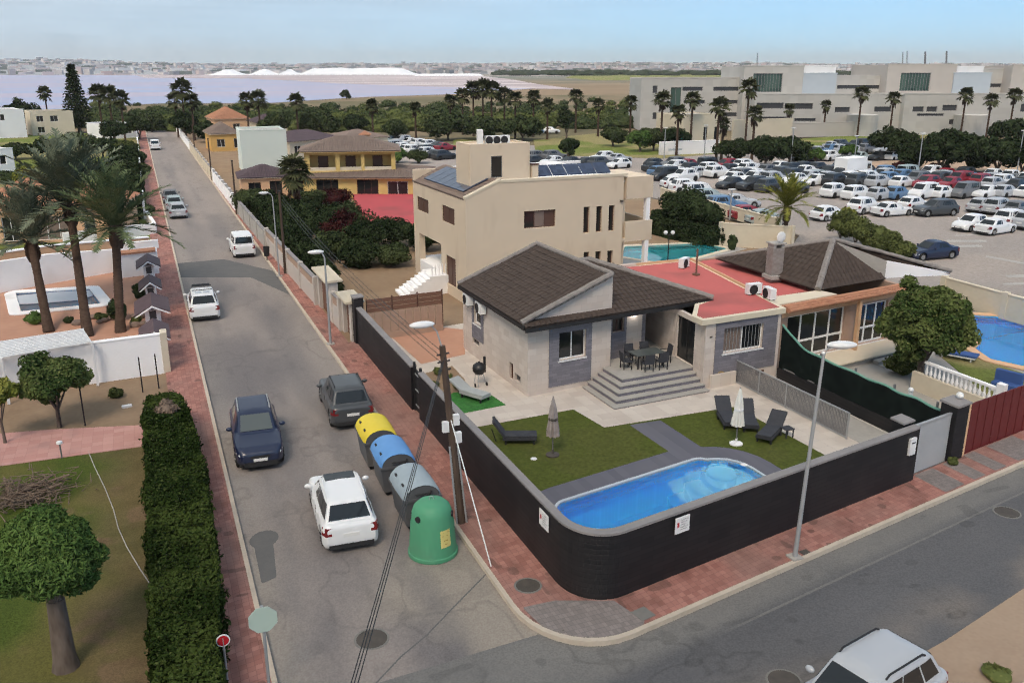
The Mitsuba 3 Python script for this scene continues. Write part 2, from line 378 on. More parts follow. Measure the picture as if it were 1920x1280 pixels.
mat('brown_wall', mottled((0.35, 0.24, 0.185), (0.43, 0.305, 0.235), 0.6, 7), 0.85, 0.3)
mat('hospital_stone', lambda p, n, uv: mix((0.44, 0.425, 0.40), (0.52, 0.505, 0.48), 0.5 * crand(dr.floor(p.z / 1.5), dr.floor((p.x - p.y) / 2.4)) + 0.5 * fbm(p.x * 0.1, p.y * 0.1, p.z * 0.15)), 0.85, 0.3)
mat('hospital_pink', mottled((0.46, 0.42, 0.385), (0.52, 0.48, 0.44), 0.1, 1), 0.85, 0.3)
mat('hospital_blue', mottled((0.42, 0.47, 0.52), (0.48, 0.53, 0.58), 0.1, 1), 0.5, 0.4)
mat('window_band', (0.055, 0.055, 0.06), 0.25, 0.5)
mat('green_glass', lambda p, n, uv: mix((0.02, 0.045, 0.04), (0.07, 0.12, 0.10), crand(dr.floor((p.x - p.y) / 1.5), dr.floor(p.z / 5))), 0.12, 0.6)
mat('glass_dark', (0.012, 0.014, 0.016), 0.06, 0.6)
mat('glass_curtain', (0.20, 0.155, 0.135), 0.15, 0.5)
mat('white_frame', (0.72, 0.72, 0.72), 0.4, 0.5)
mat('brown_frame', (0.10, 0.052, 0.038), 0.5, 0.4)
mat('wood', lambda p, n, uv: mix((0.135, 0.065, 0.042), (0.21, 0.115, 0.08), fbm(p.x * 1.2, p.y * 1.2, p.z * 22)), 0.6, 0.4)
mat('old_wood', lambda p, n, uv: mix((0.05, 0.034, 0.026), (0.115, 0.08, 0.06), fbm(p.x * 16, p.y * 16, p.z * 1.3)), 0.85, 0.3)
mat('steel', mottled((0.34, 0.35, 0.36), (0.44, 0.45, 0.46), 3, 20), 0.45, 0.5, 0.35)
mat('grey_metal', mottled((0.16, 0.155, 0.16), (0.21, 0.205, 0.21), 3, 20), 0.5, 0.5, 0.2)
mat('gate_grey', mottled((0.36, 0.375, 0.39), (0.44, 0.455, 0.47), 1.5, 24), 0.5, 0.4, 0.1)
mat('gate_red', (0.125, 0.014, 0.014), 0.5, 0.5)
mat('black_paint', (0.018, 0.018, 0.02), 0.45, 0.5)
mat('green_net', lambda p, n, uv: mix((0.002, 0.005, 0.005), (0.006, 0.012, 0.010), noise(p.y * 3, p.z * 4, p.x)), 0.9, 0.2)
mat('green_edge', mottled((0.10, 0.26, 0.20), (0.20, 0.40, 0.33), 1.5, 9), 0.8, 0.3)
mat('solar', lambda p, n, uv: mix((0.022, 0.035, 0.075), (0.04, 0.06, 0.115), crand(dr.floor(p.x * 4), dr.floor(p.y * 4))), 0.12, 0.7)
mat('rattan', mottled((0.030, 0.032, 0.040), (0.055, 0.057, 0.067), 8, 60), 0.7, 0.3)
mat('cushion_grey', mottled((0.34, 0.36, 0.36), (0.42, 0.44, 0.44), 3, 30), 0.85, 0.2)
mat('parasol_white', mottled((0.68, 0.67, 0.62), (0.76, 0.75, 0.70), 3, 12), 0.85, 0.2)
mat('parasol_taupe', mottled((0.20, 0.17, 0.16), (0.42, 0.37, 0.35), 5, 12), 0.85, 0.2)
mat('white_plastic', (0.76, 0.76, 0.76), 0.4, 0.5)
mat('pool_blue', lambda p, n, uv: mix((0.008, 0.40, 0.84), (0.016, 0.45, 0.90), dr.maximum(sst(0.4, 0.5, dr.abs(p.x * 6 - dr.floor(p.x * 6) - 0.5)), sst(0.4, 0.5, dr.abs(p.y * 6 - dr.floor(p.y * 6) - 0.5)))), 0.5, 0.4)
mat('pool_step', (0.26, 0.70, 0.90), 0.5, 0.4)
mat('pool_teal', mottled((0.05, 0.42, 0.46), (0.08, 0.50, 0.53), 0.6, 4), 0.5, 0.4)
mat('pool_deep', (0.04, 0.25, 0.52), 0.5, 0.4)
mat('pool_cover', mottled((0.46, 0.50, 0.55), (0.53, 0.57, 0.62), 0.8, 5), 0.5, 0.4)
scene['m_water'] = {'type': 'dielectric', 'int_ior': 1.33, 'ext_ior': 1.0}
mat('bark', lambda p, n, uv: mix((0.07, 0.052, 0.042), (0.20, 0.16, 0.135), fbm(p.x * 9, p.y * 9, p.z * 2.2)), 0.95, 0.2)
mat('palm_bark', lambda p, n, uv: mix((0.035, 0.022, 0.016), (0.115, 0.075, 0.055), fbm(p.x * 6, p.y * 6, p.z * 14)), 0.95, 0.2)
mat('dead_branch', mottled((0.11, 0.075, 0.055), (0.24, 0.18, 0.14), 3, 14), 0.95, 0.2)
diffuse('leaf_hedge', leafy((0.024, 0.042, 0.011), (0.060, 0.088, 0.023), (0.12, 0.145, 0.05), 0.7))
diffuse('leaf_bright', leafy((0.062, 0.118, 0.034), (0.125, 0.205, 0.055), (0.20, 0.27, 0.09)))
diffuse('leaf_citrus', leafy((0.055, 0.090, 0.028), (0.145, 0.185, 0.060), (0.34, 0.33, 0.14)))
diffuse('leaf_dark', leafy((0.020, 0.033, 0.015), (0.050, 0.072, 0.032), (0.10, 0.118, 0.056)))
diffuse('leaf_mid', leafy((0.040, 0.058, 0.026), (0.085, 0.110, 0.046), (0.13, 0.145, 0.07)))
diffuse('leaf_olive', leafy((0.065, 0.082, 0.030), (0.145, 0.17, 0.058), (0.28, 0.28, 0.10)))
diffuse('leaf_yellow', leafy((0.17, 0.19, 0.035), (0.31, 0.31, 0.075), (0.42, 0.38, 0.11), 1.5))
diffuse('leaf_wine', leafy((0.035, 0.010, 0.013), (0.07, 0.022, 0.022), (0.03, 0.05, 0.02), 1.5))
diffuse('palm_green', leafy((0.09, 0.125, 0.062), (0.18, 0.225, 0.115), (0.28, 0.31, 0.16)))
diffuse('palm_grey', leafy((0.13, 0.16, 0.11), (0.25, 0.285, 0.20), (0.36, 0.38, 0.27)))
diffuse('palm_far', leafy((0.045, 0.055, 0.026), (0.10, 0.11, 0.052), (0.19, 0.16, 0.085)))
diffuse('reed', leafy((0.10, 0.095, 0.045), (0.17, 0.145, 0.07), (0.09, 0.10, 0.05), 0.02))


def paint(key, c, rough=0.28, coat=0.8): return mat(key, c, rough, 0.5, clearcoat=coat, clearcoat_gloss=0.92)


paint('paint_white', (0.74, 0.75, 0.76)); paint('paint_silver', (0.42, 0.44, 0.47), 0.35); paint('paint_grey', (0.14, 0.145, 0.155), 0.35)
paint('paint_dark', (0.028, 0.031, 0.036)); paint('paint_navy', (0.010, 0.018, 0.052)); paint('paint_blue', (0.10, 0.19, 0.33)); paint('paint_red', (0.25, 0.020, 0.032))
paint('paint_sage', (0.34, 0.41, 0.42), 0.35); paint('paint_charcoal', (0.055, 0.060, 0.066))
mat('car_glass', (0.010, 0.013, 0.016), 0.05, 0.65)
mat('car_glass_pale', (0.09, 0.105, 0.105), 0.06, 0.65)
mat('tyre', (0.018, 0.018, 0.018), 0.8, 0.3)
mat('rim', (0.36, 0.37, 0.38), 0.3, 0.5, 0.7)
mat('trim', (0.022, 0.022, 0.024), 0.6, 0.4)
mat('tail_light', (0.17, 0.012, 0.014), 0.2, 0.5)
mat('head_light', (0.66, 0.68, 0.70), 0.1, 0.6)
mat('plate', (0.72, 0.72, 0.70), 0.5, 0.4)
mat('bin_yellow', mottled((0.68, 0.52, 0.03), (0.76, 0.60, 0.06), 1.5, 8), 0.5, 0.4)
mat('bin_blue', mottled((0.10, 0.27, 0.58), (0.14, 0.33, 0.65), 1.5, 8), 0.5, 0.4)
mat('bin_grey', mottled((0.29, 0.35, 0.39), (0.35, 0.42, 0.46), 1.5, 8), 0.5, 0.4)
mat('bin_body', stained((0.085, 0.09, 0.10), (0.14, 0.13, 0.12), 1.5), 0.6, 0.4)
mat('bin_green', stained((0.075, 0.30, 0.165), (0.11, 0.26, 0.165), 1.3), 0.55, 0.4)
mat('label_yellow', (0.62, 0.55, 0.20), 0.6, 0.3)
mat('sign_back', (0.42, 0.52, 0.46), 0.5, 0.4)
mat('sign_red', (0.44, 0.02, 0.03), 0.4, 0.4)
mat('lamp_white', (0.74, 0.75, 0.75), 0.35, 0.5)
mat('iron', mottled((0.055, 0.048, 0.042), (0.10, 0.085, 0.072), 6, 40), 0.7, 0.4)
mat('cloth_blue', (0.05, 0.10, 0.27), 0.8, 0.2)
mat('hose', (0.42, 0.26, 0.05), 0.5, 0.4)

# ================================================================ THE SETTING
GRID.on = True
def pl(*pts, z=0.0): return [tuple(at(x, y, z)[:2]) for x, y in pts]


def arc(cx, cy, r, a0, a1, n=10): return [(cx + r * math.cos(math.radians(a)), cy + r * math.sin(math.radians(a))) for a in np.linspace(a0, a1, n)]


def rounded(x0, x1, y0, y1, r): return sbox(x0 + r, y0 + r, x1 - r, y1 - r).buffer(r, quad_segs=6)


villa_pool = unary_union([rounded(10.2, 17.0, 12.65, 16.74, 0.5), rounded(15.4, 18.0, 12.8, 16.5, 1.25)]).buffer(0.15).buffer(-0.15)
left_pool = Polygon(pl((38, 590), (188, 574), (163, 545), (118, 532), (20, 548)))
left_pool = Polygon([tuple(at(40, 588)[:2]), tuple(at(190, 573)[:2]), tuple(at(168, 545)[:2]), tuple(at(30, 553)[:2])])
teal_pool = Polygon(pl((1176, 482), (1238, 492), (1300, 482), (1352, 468), (1318, 460), (1180, 466))).buffer(0.4)
kidney_pool = Polygon(pl((1800, 604), (1822, 596), (1870, 598), (1935, 612), (2040, 650), (2040, 720), (1935, 692), (1862, 676), (1836, 658), (1850, 645), (1806, 632))).buffer(0.5).buffer(-0.3)
pools = unary_union([villa_pool, left_pool, teal_pool, kidney_pool])

struct('ground', MB().prism(sbox(-9000, -900, 12000, 12000).difference(pools), -0.40, -0.20), 'far_land')

# roads
right_edge = [(6.8, 188.0)] + arc(9.2, 13.2, 2.4, 180, 270) + [(120.0, 10.8)]
left_edge = [(0.6, 188.0)] + arc(-1.8, 13.2, 2.4, 0, -90) + [(-60.0, 10.8)]
whole = Polygon([(0.6, 188)] + [(-60, 188), (-60, -30), (120, -30), (120, 10.8)] + right_edge[::-1][1:]).difference(Polygon([(-61, 189), (0.6, 189)] + left_edge + [(-61, 10.8)]))
seam = LineString([(-60, 13.1), (0, 12.75), (2.78, 12.54), (7.3, 12.05), (60, 10.0)])
upper = Polygon(list(seam.coords) + [(60, 190), (-60, 190)])
dirt_edge = Polygon([(-60, 6.9), (11.7, 7.0), (16.5, 6.95), (20.4, 7.1), (40, 7.2), (120, 7.4), (120, -31), (-60, -31)])
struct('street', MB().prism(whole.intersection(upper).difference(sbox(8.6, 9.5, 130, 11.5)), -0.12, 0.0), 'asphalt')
struct('cross_street', MB().prism(whole.difference(upper).union(whole.intersection(sbox(8.6, 9.5, 130, 11.5))).difference(dirt_edge), -0.12, 0.0), 'dark_asphalt')
v, f = MB().prism(dirt_edge, -0.1, 0.03).arr()
m = trimesh.Trimesh(v, f).subdivide_to_size(1.2, max_iter=12) if False else None
struct('dirt_verge', MB().prism(dirt_edge, -0.1, 0.02), 'sand_dirt')
struct('road_crack', MB().prism(LineString([tuple(at(917, 1070)[:2]), tuple(at(850, 1138)[:2]), tuple(at(800, 1190)[:2]), tuple(at(752, 1230)[:2]), tuple(at(700, 1285)[:2])]).buffer(0.02), -0.02, 0.004), 'patch_asphalt')
kr = LineString(right_edge).buffer(0.16, single_sided=True, join_style='mitre').union(LineString(right_edge).buffer(0.001))
kr = LineString(right_edge).buffer(0.13, cap_style='flat').intersection(Polygon(right_edge + [(120, 188)]))
kl = LineString(left_edge).buffer(0.13, cap_style='flat').intersection(Polygon(left_edge + [(-60, 188)]))
struct('kerb', MB().prism(kr, -0.1, 0.15), 'kerb')
struct('kerb', MB().prism(kl, -0.1, 0.15), 'kerb')
inner_r = Polygon(right_edge + [(120, 188)]).difference(kr)
walk_r = inner_r.intersection(unary_union([sbox(6.8, 34.6, 7.95, 188), sbox(6.8, 13, 8.75, 34.6), sbox(6.8, 10, 120, 12.25), Polygon([(6, 10), (11, 10), (11, 12.4), (9, 14), (6, 14)])]))
inner_l = Polygon(left_edge + [(-60, 188)]).difference(kl)
walk_l = inner_l.intersection(unary_union([sbox(-1.05, 13, 0.6, 188), sbox(-60, 10, 1, 12.4)]))
struct('pavement', MB().prism(walk_r, -0.1, 0.135), 'red_paving')
struct('pavement', MB().prism(walk_l, -0.1, 0.135), 'red_paving')
corner = Polygon(pl((985, 1140), (1040, 1128), (1150, 1128), (1205, 1165), (1190, 1200), (1040, 1192), z=0.13)).buffer(0.05).intersection(walk_r)
struct('corner_paving', MB().prism(corner, 0.1, 0.142), 'grey_paving')
for a, b in ((22.9, 24.0), (24.6, 25.3), (25.9, 26.6), (27.4, 29.2)):
    struct('driveway_strip', MB().prism(sbox(a, 11.0, b, 12.2), 0.1, 0.142), 'grey_paving')
patch = unary_union([Point(*at(495, 1010)[:2]).buffer(0.36), Polygon(pl((482, 1025), (508, 1025), (513, 1080), (495, 1088)))]).buffer(0.2).buffer(-0.12)
struct('road_patch', MB().prism(patch, -0.02, 0.005), 'patch_asphalt')
struct('road_patch', MB().prism(Polygon(pl((318, 495), (420, 486), (520, 510), (560, 560), (470, 520), (330, 520))), -0.02, 0.005), 'patch_asphalt')

# plots on the left of the street
struct('park_lawn', MB().prism(Polygon([(-60, 12.4), (-1.05, 12.4), (-1.05, 27.6), (-2.0, 27.6), (-7.0, 28.5), (-12, 29.4), (-60, 37)]), -0.1, 0.07), 'park_ground')
struct('pink_path', MB().prism(Polygon([(-1.05, 27.6), (-2.0, 27.6), (-7.0, 28.5), (-12, 29.4), (-60, 37), (-60, 41), (-12, 32.9), (-5.4, 30.85), (-2.0, 29.5), (-1.05, 29.3)]), -0.1, 0.09), 'pink_paving')
struct('bare_yard', MB().prism(Polygon([(-1.05, 29.3), (-2.0, 29.5), (-5.4, 30.85), (-12, 32.9), (-60, 41), (-60, 35.3), (-1.05, 35.1)]).buffer(0), -0.1, 0.08), 'dirt')
struct('bare_yard', MB().prism(Polygon([(-1.05, 29.3), (-2.0, 29.5), (-5.4, 30.85), (-12, 32.9), (-12, 35.3), (-1.05, 35.1)]), -0.1, 0.084), 'dirt')
struct('pool_terrace', MB().prism(Polygon([(-1.05, 35.1), (-30, 35.4), (-30, 57.4), (-1.05, 57.4)]).difference(left_pool), -0.1, 0.1), 'terracotta_floor')
struct('yard', MB().prism(sbox(-60, 57.4, -1.05, 188), -0.1, 0.06), 'verge')
# the villa's plot
plot = Polygon([(8.5, 34.6), (8.5, 13.2), (9.6, 12.25), (24.9, 12.25), (25.15, 21.0), (24.9, 34.6)])
struct('terrace', MB().prism(plot.difference(villa_pool), -0.1, 0.10), 'terrace')
deck = villa_pool.buffer(0.95, join_style='mitre').intersection(plot)
strip = Polygon(pl((1180, 797), (1238, 788), (1345, 858), (1285, 868), z=0.1))
lawn_poly = Polygon([(8.6, 23.4), tuple(at(900, 800, .1)[:2]), tuple(at(1075, 768, .1)[:2]), tuple(at(1133, 802, .1)[:2]), tuple(at(1378, 763, .1)[:2]), tuple(at(1540, 850, .1)[:2]), (21.3, 12.4), (8.6, 12.4)]).intersection(plot)
struct('lawn', MB().prism(lawn_poly.difference(deck).difference(strip).difference(villa_pool), 0.05, 0.125), 'turf')
struct('pool_deck', MB().prism(unary_union([deck, strip]).difference(villa_pool), 0.05, 0.118), 'slate_tile')
struct('lawn', MB().prism(Polygon(pl((914, 736), (948, 759), (862, 776), (838, 744), (850, 736), z=0.1)), 0.05, 0.12), 'turf_bright')
struct('planting_bed', MB().prism(Polygon(pl((796, 700), (848, 686), (872, 712), (866, 734), (815, 744), z=0.1)), 0.05, 0.115), 'dirt')
struct('tiled_yard', MB().prism(Polygon(pl((700, 600), (868, 618), (872, 664), (790, 682), z=0.1)).buffer(0.01).intersection(plot), 0.05, 0.116), 'terracotta_floor')
struct('driveway', MB().prism(Polygon([(23.25, 12.3), (24.85, 12.3), (25.0, 20.6), (23.25, 21.2)]), 0.05, 0.112), 'concrete')
# plots on the right
struct('garden', MB().prism(Polygon([(7.95, 34.6), (24.9, 34.6), (36, 30), (44, 38), (50, 60), (40, 70), (30, 100), (30, 188), (7.95, 188)]).difference(pools), -0.1, 0.05), 'dirt')
struct('poolside_paving', MB().prism(Polygon(pl((1150, 505), (1260, 505), (1400, 468), (1335, 455), (1170, 460))).difference(teal_pool), 0.0, 0.075), 'concrete')
struct('court', MB().prism(Polygon(pl((662, 372), (790, 368), (800, 440), (690, 440))), 0.0, 0.5), 'red_court')
east = Polygon([(24.9, 12.25), (120, 12.25), (120, 16.0), (44.0, 17.0), (43.6, 22.0), (36, 30), (24.9, 34.6)])
struct('neighbour_yard', MB().prism(east.difference(pools), -0.1, 0.06), 'concrete')
struct('neighbour_lawn', MB().prism(Polygon(pl((1795, 610), (1850, 640), (1836, 660), (1860, 682), (1990, 728), (1990, 800), (1870, 760), (1745, 655))).difference(pools), 0.0, 0.09), 'verge')

# the car park and what lies beyond
struct('car_park', MB().prism(Polygon([(44.2, 16.5), (43.8, 22.5), (45, 38), (51, 42), (52, 60), (48, 76), (31, 98), (31, 122), (52, 128), (80, 112), (106, 88), (124, 60), (150, 40), (150, 16.5)]), -0.3, -0.05), 'lot_asphalt')
struct('verge', MB().prism(Polygon(pl((1000, 262), (1120, 250), (1235, 256), (1400, 270), (1345, 288), (1240, 297), (1100, 293), (1005, 288))), -0.1, 0.0), 'verge')
struct('verge', MB().prism(Polygon(pl((850, 262), (900, 255), (985, 258), (960, 272), (850, 275))), -0.1, 0.0), 'verge')
struct('verge', MB().prism(Polygon(pl((1480, 262), (1640, 250), (1920, 240), (1920, 250), (1660, 262), (1520, 274))), -0.1, 0.0), 'verge')
struct('earth_island', MB().prism(Polygon(pl((1640, 303), (1700, 300), (1940, 306), (1940, 334), (1800, 330), (1600, 318))), -0.1, 0.02), 'sand_dirt')
for a in (((1775, 449), (1850, 449), (1850, 453), (1775, 453)), ((1785, 459), (1840, 458), (1843, 462), (1787, 463)), ((1885, 515), (1925, 513), (1930, 519), (1890, 519)), ((1850, 478), (1925, 492), (1925, 495), (1848, 481)), ((1790, 440), (1860, 437), (1860, 439), (1790, 442)), ((1880, 530), (1925, 528), (1925, 532), (1882, 533))):
    struct('parking_line', MB().prism(Polygon(pl(*a)), -0.04, -0.045 + 0.002), 'concrete')
lake = Polygon(pl((-400, 224), (0, 215), (200, 199), (300, 193.5), (500, 193), (640, 184), (700, 181), (860, 176), (950, 169), (998, 166.2), (850, 163.5), (700, 159), (640, 157), (560, 152), (470, 148), (270, 146), (255, 141.5), (-400, 138.5)))
struct('lake', MB().prism(lake, -0.35, -0.10), 'lake_water')
struct('salt_flat', MB().prism(Polygon(pl((-400, 138.5), (255, 141.5), (270, 146), (470, 148), (560, 152), (640, 157), (700, 159), (850, 163.5), (998, 166.2), (1090, 168), (1010, 158), (960, 149), (900, 142.5), (780, 139.5), (420, 139), (250, 137), (-400, 134.5))), -0.35, -0.12), 'salt_flat')
struct('green_field', MB().prism(Polygon(pl((1080, 139), (1240, 136), (1560, 136), (1560, 149), (1240, 150), (1120, 151), (1060, 146))), -0.35, -0.05), 'verge')
for k, (x0, x1, yb, h) in enumerate(((398, 458, 141, 10), (470, 522, 140.5, 12.5), (522, 566, 140.3, 11), (562, 782, 140.2, 12.5), (780, 905, 142, 3))):
    a, b = at(x0, yb), at(x1, yb); L = np.linalg.norm(b - a); u = (b - a) / L; w = np.array([-u[1], u[0], 0]) * 40
    n = 26; s = np.linspace(0, 1, n); hh = h * np.minimum(1, np.minimum(s, 1 - s) * L / (2.2 * h)) * (0.86 + 0.28 * meshkit.fbm(np.stack([s * 9 + k * 5, s * 0, s * 0], -1), 3, k))
    rows = [a + np.outer(s, b - a) + w * q + np.array([0, 0, 1.0]) * (hh * e)[:, None] for q, e in ((-1, 0), (-0.15, 0.96), (0.15, 1.0), (1, 0))]
    g = np.arange(3 * n).reshape(3, n)[:, :-1].reshape(-1)
    struct('salt_heap', MB().add(np.vstack(rows), np.stack([g, g + 1, g + n + 1, g + n], 1)), 'salt')
# the hills and the land that rises behind the lake
GRID.on = False
azs = np.radians(np.linspace(-25, 75, 220)); prof = []
q = np.stack([azs * 14, azs * 0, azs * 0], -1); deg = np.degrees(azs)
top = 24 + 12 * (meshkit.fbm(q, 4, 5) - 0.5) + 20 * np.exp(-((deg + 5) / 6.0) ** 2) + 6 * np.exp(-((deg - 30) / 20) ** 2) - 8 * np.clip((deg - 45) / 15, 0, 1)
rings = [(1950, 0), (2700, 0.22), (3500, 0.62), (4600, 1.0), (6500, 0.9), (8800, 0.5)]
hv = np.vstack([np.stack([np.sin(azs) * r, np.cos(azs) * r, top * e - 0.2 + (0 if e else -1)], -1) for r, e in rings]); n = len(azs)
g = (np.arange(len(rings) - 1)[:, None] * n + np.arange(n - 1)[None]).reshape(-1)
struct('hills', MB().add(hv, np.stack([g, g + n, g + n + 1, g + 1], 1)), 'hill', smooth=True)


def hill_z(x, y):
    r = math.hypot(x, y); t = float(np.interp(math.atan2(x, y), azs, top)); return t * float(np.interp(r, [k[0] for k in rings], [k[1] for k in rings]))


rng = np.random.default_rng(7); V, F, C = [], [], []
tones = np.array([(0.66, 0.61, 0.60), (0.60, 0.52, 0.51), (0.50, 0.44, 0.44), (0.38, 0.36, 0.37), (0.28, 0.29, 0.31), (0.72, 0.70, 0.69), (0.60, 0.48, 0.46), (0.66, 0.60, 0.57)])
for k in range(5200):
    az = math.radians(rng.uniform(-10, 68)); far_side = rng.random()
    dens = meshkit.fbm(np.array([[math.degrees(az) * 0.35, 3.0, 1.0]]), 3, 3)[0]
    if rng.random() > 0.25 + 1.2 * dens * (1 if math.degrees(az) > 4 else 0.55): continue
    r = 1900 + 2600 * far_side ** 0.8; x, y = math.sin(az) * r, math.cos(az) * r
    green = rng.random() < 0.15
    w, d, h = (rng.uniform(14, 60), rng.uniform(8, 18), rng.uniform(3, 7)) if green else (rng.uniform(7, 32), rng.uniform(7, 16), rng.uniform(3, 8) * (1.6 if rng.random() < 0.06 else 1))
    c = np.array((0.14, 0.165, 0.15)) if green else tones[rng.integers(len(tones))]
    mb = MB().box((x, y, hill_z(x, y) + h / 2 - 1), (w, d, h + 2), rng.uniform(0, 1.5) if not green else -az)
    vv, ff = mb.arr(); F.append(ff + 8 * len(V)); V.append(vv); C.append(np.tile(c * rng.uniform(0.85, 1.15), (8, 1)))
scene['m_town_render'] = {'type': 'twosided', 'bsdf': {'type': 'diffuse', 'reflectance': {'type': 'mesh_attribute', 'name': 'vertex_color'}}}
k = thing('distant_town', 'far-off white and pink town spread over the low hills behind the lake', 'town', kind='stuff')
scene[k] = mikit.ply((np.vstack(V), np.vstack(F)), 'm_town_render', color=np.vstack(C))

# ================================================================ BUILDING HELPERS
GRID.on, GRID.zs = True, 1.045
def wall_panel(mb, P, Q, prof, holes, th):
    """Upright wall from P to Q (ground points); prof: outline (s, z) or (z0, z1); holes: (s0, s1, z0, z1). Outer face on the right of P->Q, thickness th inward (left)."""
    P, Q = np.asarray(P, float)[:2], np.asarray(Q, float)[:2]; L = np.linalg.norm(Q - P); u = (Q - P) / L; nrm = np.array([-u[1], u[0]])
    poly = Polygon([(0, prof[0]), (L, prof[0]), (L, prof[1]), (0, prof[1])]) if len(prof) == 2 and not isinstance(prof[0], tuple) else Polygon(prof)
    for h in holes: poly = poly.difference(sbox(h[0], h[2], h[1], h[3]))
    for g in getattr(poly, 'geoms', [poly]):
        m = trimesh.creation.extrude_polygon(g, th, engine='earcut'); v = np.array(m.vertices)
        w = np.column_stack([P[0] + u[0] * v[:, 0] + nrm[0] * v[:, 2], P[1] + u[1] * v[:, 0] + nrm[1] * v[:, 2], v[:, 1]])
        mb.add(w, m.faces[:, ::-1])
    return mb


def on_wall(P, Q):
    P, Q = np.asarray(P, float)[:2], np.asarray(Q, float)[:2]; u = (Q - P) / np.linalg.norm(Q - P); nrm = np.array([-u[1], u[0]])
    return lambda s, d, z=0.0: np.array([P[0] + u[0] * s + nrm[0] * d, P[1] + u[1] * s + nrm[1] * d, z])   # d inward


def window(parent, P, Q, h, cols=2, rows=1, frame_mat='white_frame', glass='glass_dark', sill=None, depth=0.12, fw=0.055, name='window', label=None):
    """A window in the opening h = (s0, s1, z0, z1) of the wall P->Q: frame with mullions, a pane per light, a sill."""
    W = on_wall(P, Q); s0, s1, z0, z1 = h; f = MB(); d0, d1 = depth, depth + 0.05
    f.bx(s0, s0 + fw, d0, d1, z0, z1, W); f.bx(s1 - fw, s1, d0, d1, z0, z1, W); f.bx(s0 + fw, s1 - fw, d0, d1, z0, z0 + fw, W); f.bx(s0 + fw, s1 - fw, d0, d1, z1 - fw, z1, W)
    for k in range(1, cols): s = s0 + (s1 - s0) * k / cols; f.bx(s - fw / 2, s + fw / 2, d0 - 0.002, d1, z0 + fw, z1 - fw, W)
    for k in range(1, rows): z = z0 + (z1 - z0) * k / rows; f.bx(s0 + fw, s1 - fw, d0 + 0.004, d1, z - fw / 2, z + fw / 2, W)
    k = part(parent, name, f, frame_mat, label=label)
    deep = k.count('__') >= 2
    for c in range(cols):
        a, b = s0 + (s1 - s0) * c / cols, s0 + (s1 - s0) * (c + 1) / cols; g = MB().bx(a + 0.02, b - 0.02, d0 + 0.02, d0 + 0.035, z0 + 0.02, z1 - 0.02, W)
        gm = glass[c % len(glass)] if isinstance(glass, (list, tuple)) else glass
        if not deep: part(k, 'pane', g, gm)
        else: part(parent, 'pane', g, gm)
    if sill and not deep: part(k, 'sill', MB().bx(s0 - 0.06, s1 + 0.06, -0.07, depth, z0 - 0.07, z0 - 0.003, W), sill)
    return k


def tile_field(mb, O, U, V, poly, tw=0.30, tl=0.36, amp=0.035, seed=0, sides=4):
    """Barrel roof tiles over the polygon poly in the (u along the eave, v up the slope) plane at O: each course lies proud of the one above."""
    O, U, V = (np.asarray(k, float) for k in (O, U, V)); N = np.cross(U, V); N /= np.linalg.norm(N); r = random.Random(seed)
    P = Polygon(poly) if not isinstance(poly, Polygon) else poly; x0, y0, x1, y1 = P.bounds; inner = P.buffer(-tw * 0.25)
    vv, ff, n = [], [], 0
    th = np.linspace(0, np.pi, sides + 1)
    for j in range(int((y1 - y0) / tl) + 1):
        for i in range(int((x1 - x0) / tw) + 1):
            u, v = x0 + (i + 0.5) * tw, y0 + (j + 0.5) * tl
            if not inner.contains(Point(u, v)): continue
            jit = r.uniform(-0.008, 0.008); lift = r.uniform(0, 0.008)
            lo = [(u - np.cos(t) * tw * 0.47, v - tl * 0.55 + jit, amp * np.sin(t) + 0.03 + lift) for t in th]
            hi = [(u - np.cos(t) * tw * 0.43, v + tl * 0.55 + jit, amp * 0.8 * np.sin(t) + 0.004 + lift) for t in th]
            vv += lo + hi + [(u - tw * 0.47, v - tl * 0.55 + jit, 0.0), (u + tw * 0.47, v - tl * 0.55 + jit, 0.0)]; m = sides + 1
            ff += [(n + k, n + k + 1, n + m + k + 1, n + m + k) for k in range(sides)]
            n += 2 * m + 2
    if vv:
        a = np.array(vv); mb.add(O + a[:, :1] * U + a[:, 1:2] * V + a[:, 2:] * N, ff)
    return mb


def cap_row(mb, A, B, r=0.11, tl=0.38, seed=0):
    """Half-round cap tiles along a ridge, hip or verge."""
    A, B = np.asarray(A, float), np.asarray(B, float); L = np.linalg.norm(B - A); n = max(1, int(L / tl)); rr = random.Random(seed)
    for k in range(n):
        p, q = A + (B - A) * k / n, A + (B - A) * (k + 1.08) / n; j = rr.uniform(-0.012, 0.012)
        mb.tube([p + [0, 0, j], q + [0, 0, j + 0.015]], [r * 1.08, r * 0.92], 8)
    return mb


def roof_plane(parent, mat_name, pts, eave, name='roof', tiles=True, seed=0, tl=0.36, tw=0.30, thick=0.10, roof=None):
    """One slope: a slab through pts (first two = the eave) with tile courses on it. Returns the part."""
    pts = [np.asarray(p, float) for p in pts]; U = pts[1] - pts[0]; U /= np.linalg.norm(U); N = np.cross(U, pts[2] - pts[0]); N /= np.linalg.norm(N)
    if N[2] < 0: N = -N
    V = np.cross(N, U); uv = [((p - pts[0]) @ U, (p - pts[0]) @ V) for p in pts]
    mb = MB(); n = len(pts); top = np.array(pts); bot = top - N * thick
    tri = trimesh.creation.triangulate_polygon(Polygon(uv), engine='earcut')
    tv = np.array([pts[0] + U * a + V * b for a, b in tri[0]])
    mb.add(tv, tri[1]); mb.add(tv - N * thick, tri[1][:, ::-1])
    for i in range(n):
        j = (i + 1) % n; mb.quad(bot[i], bot[j], top[j], top[i])
    key = part(parent, name, mb, mat_name)
    if tiles:
        f = tile_field(MB(), pts[0], U, V, uv, tw, tl, seed=seed)
        if f.V: part(key if key.count('__') < 2 else parent, 'tile_courses', f, mat_name, smooth=40, kind='stuff')
    return key


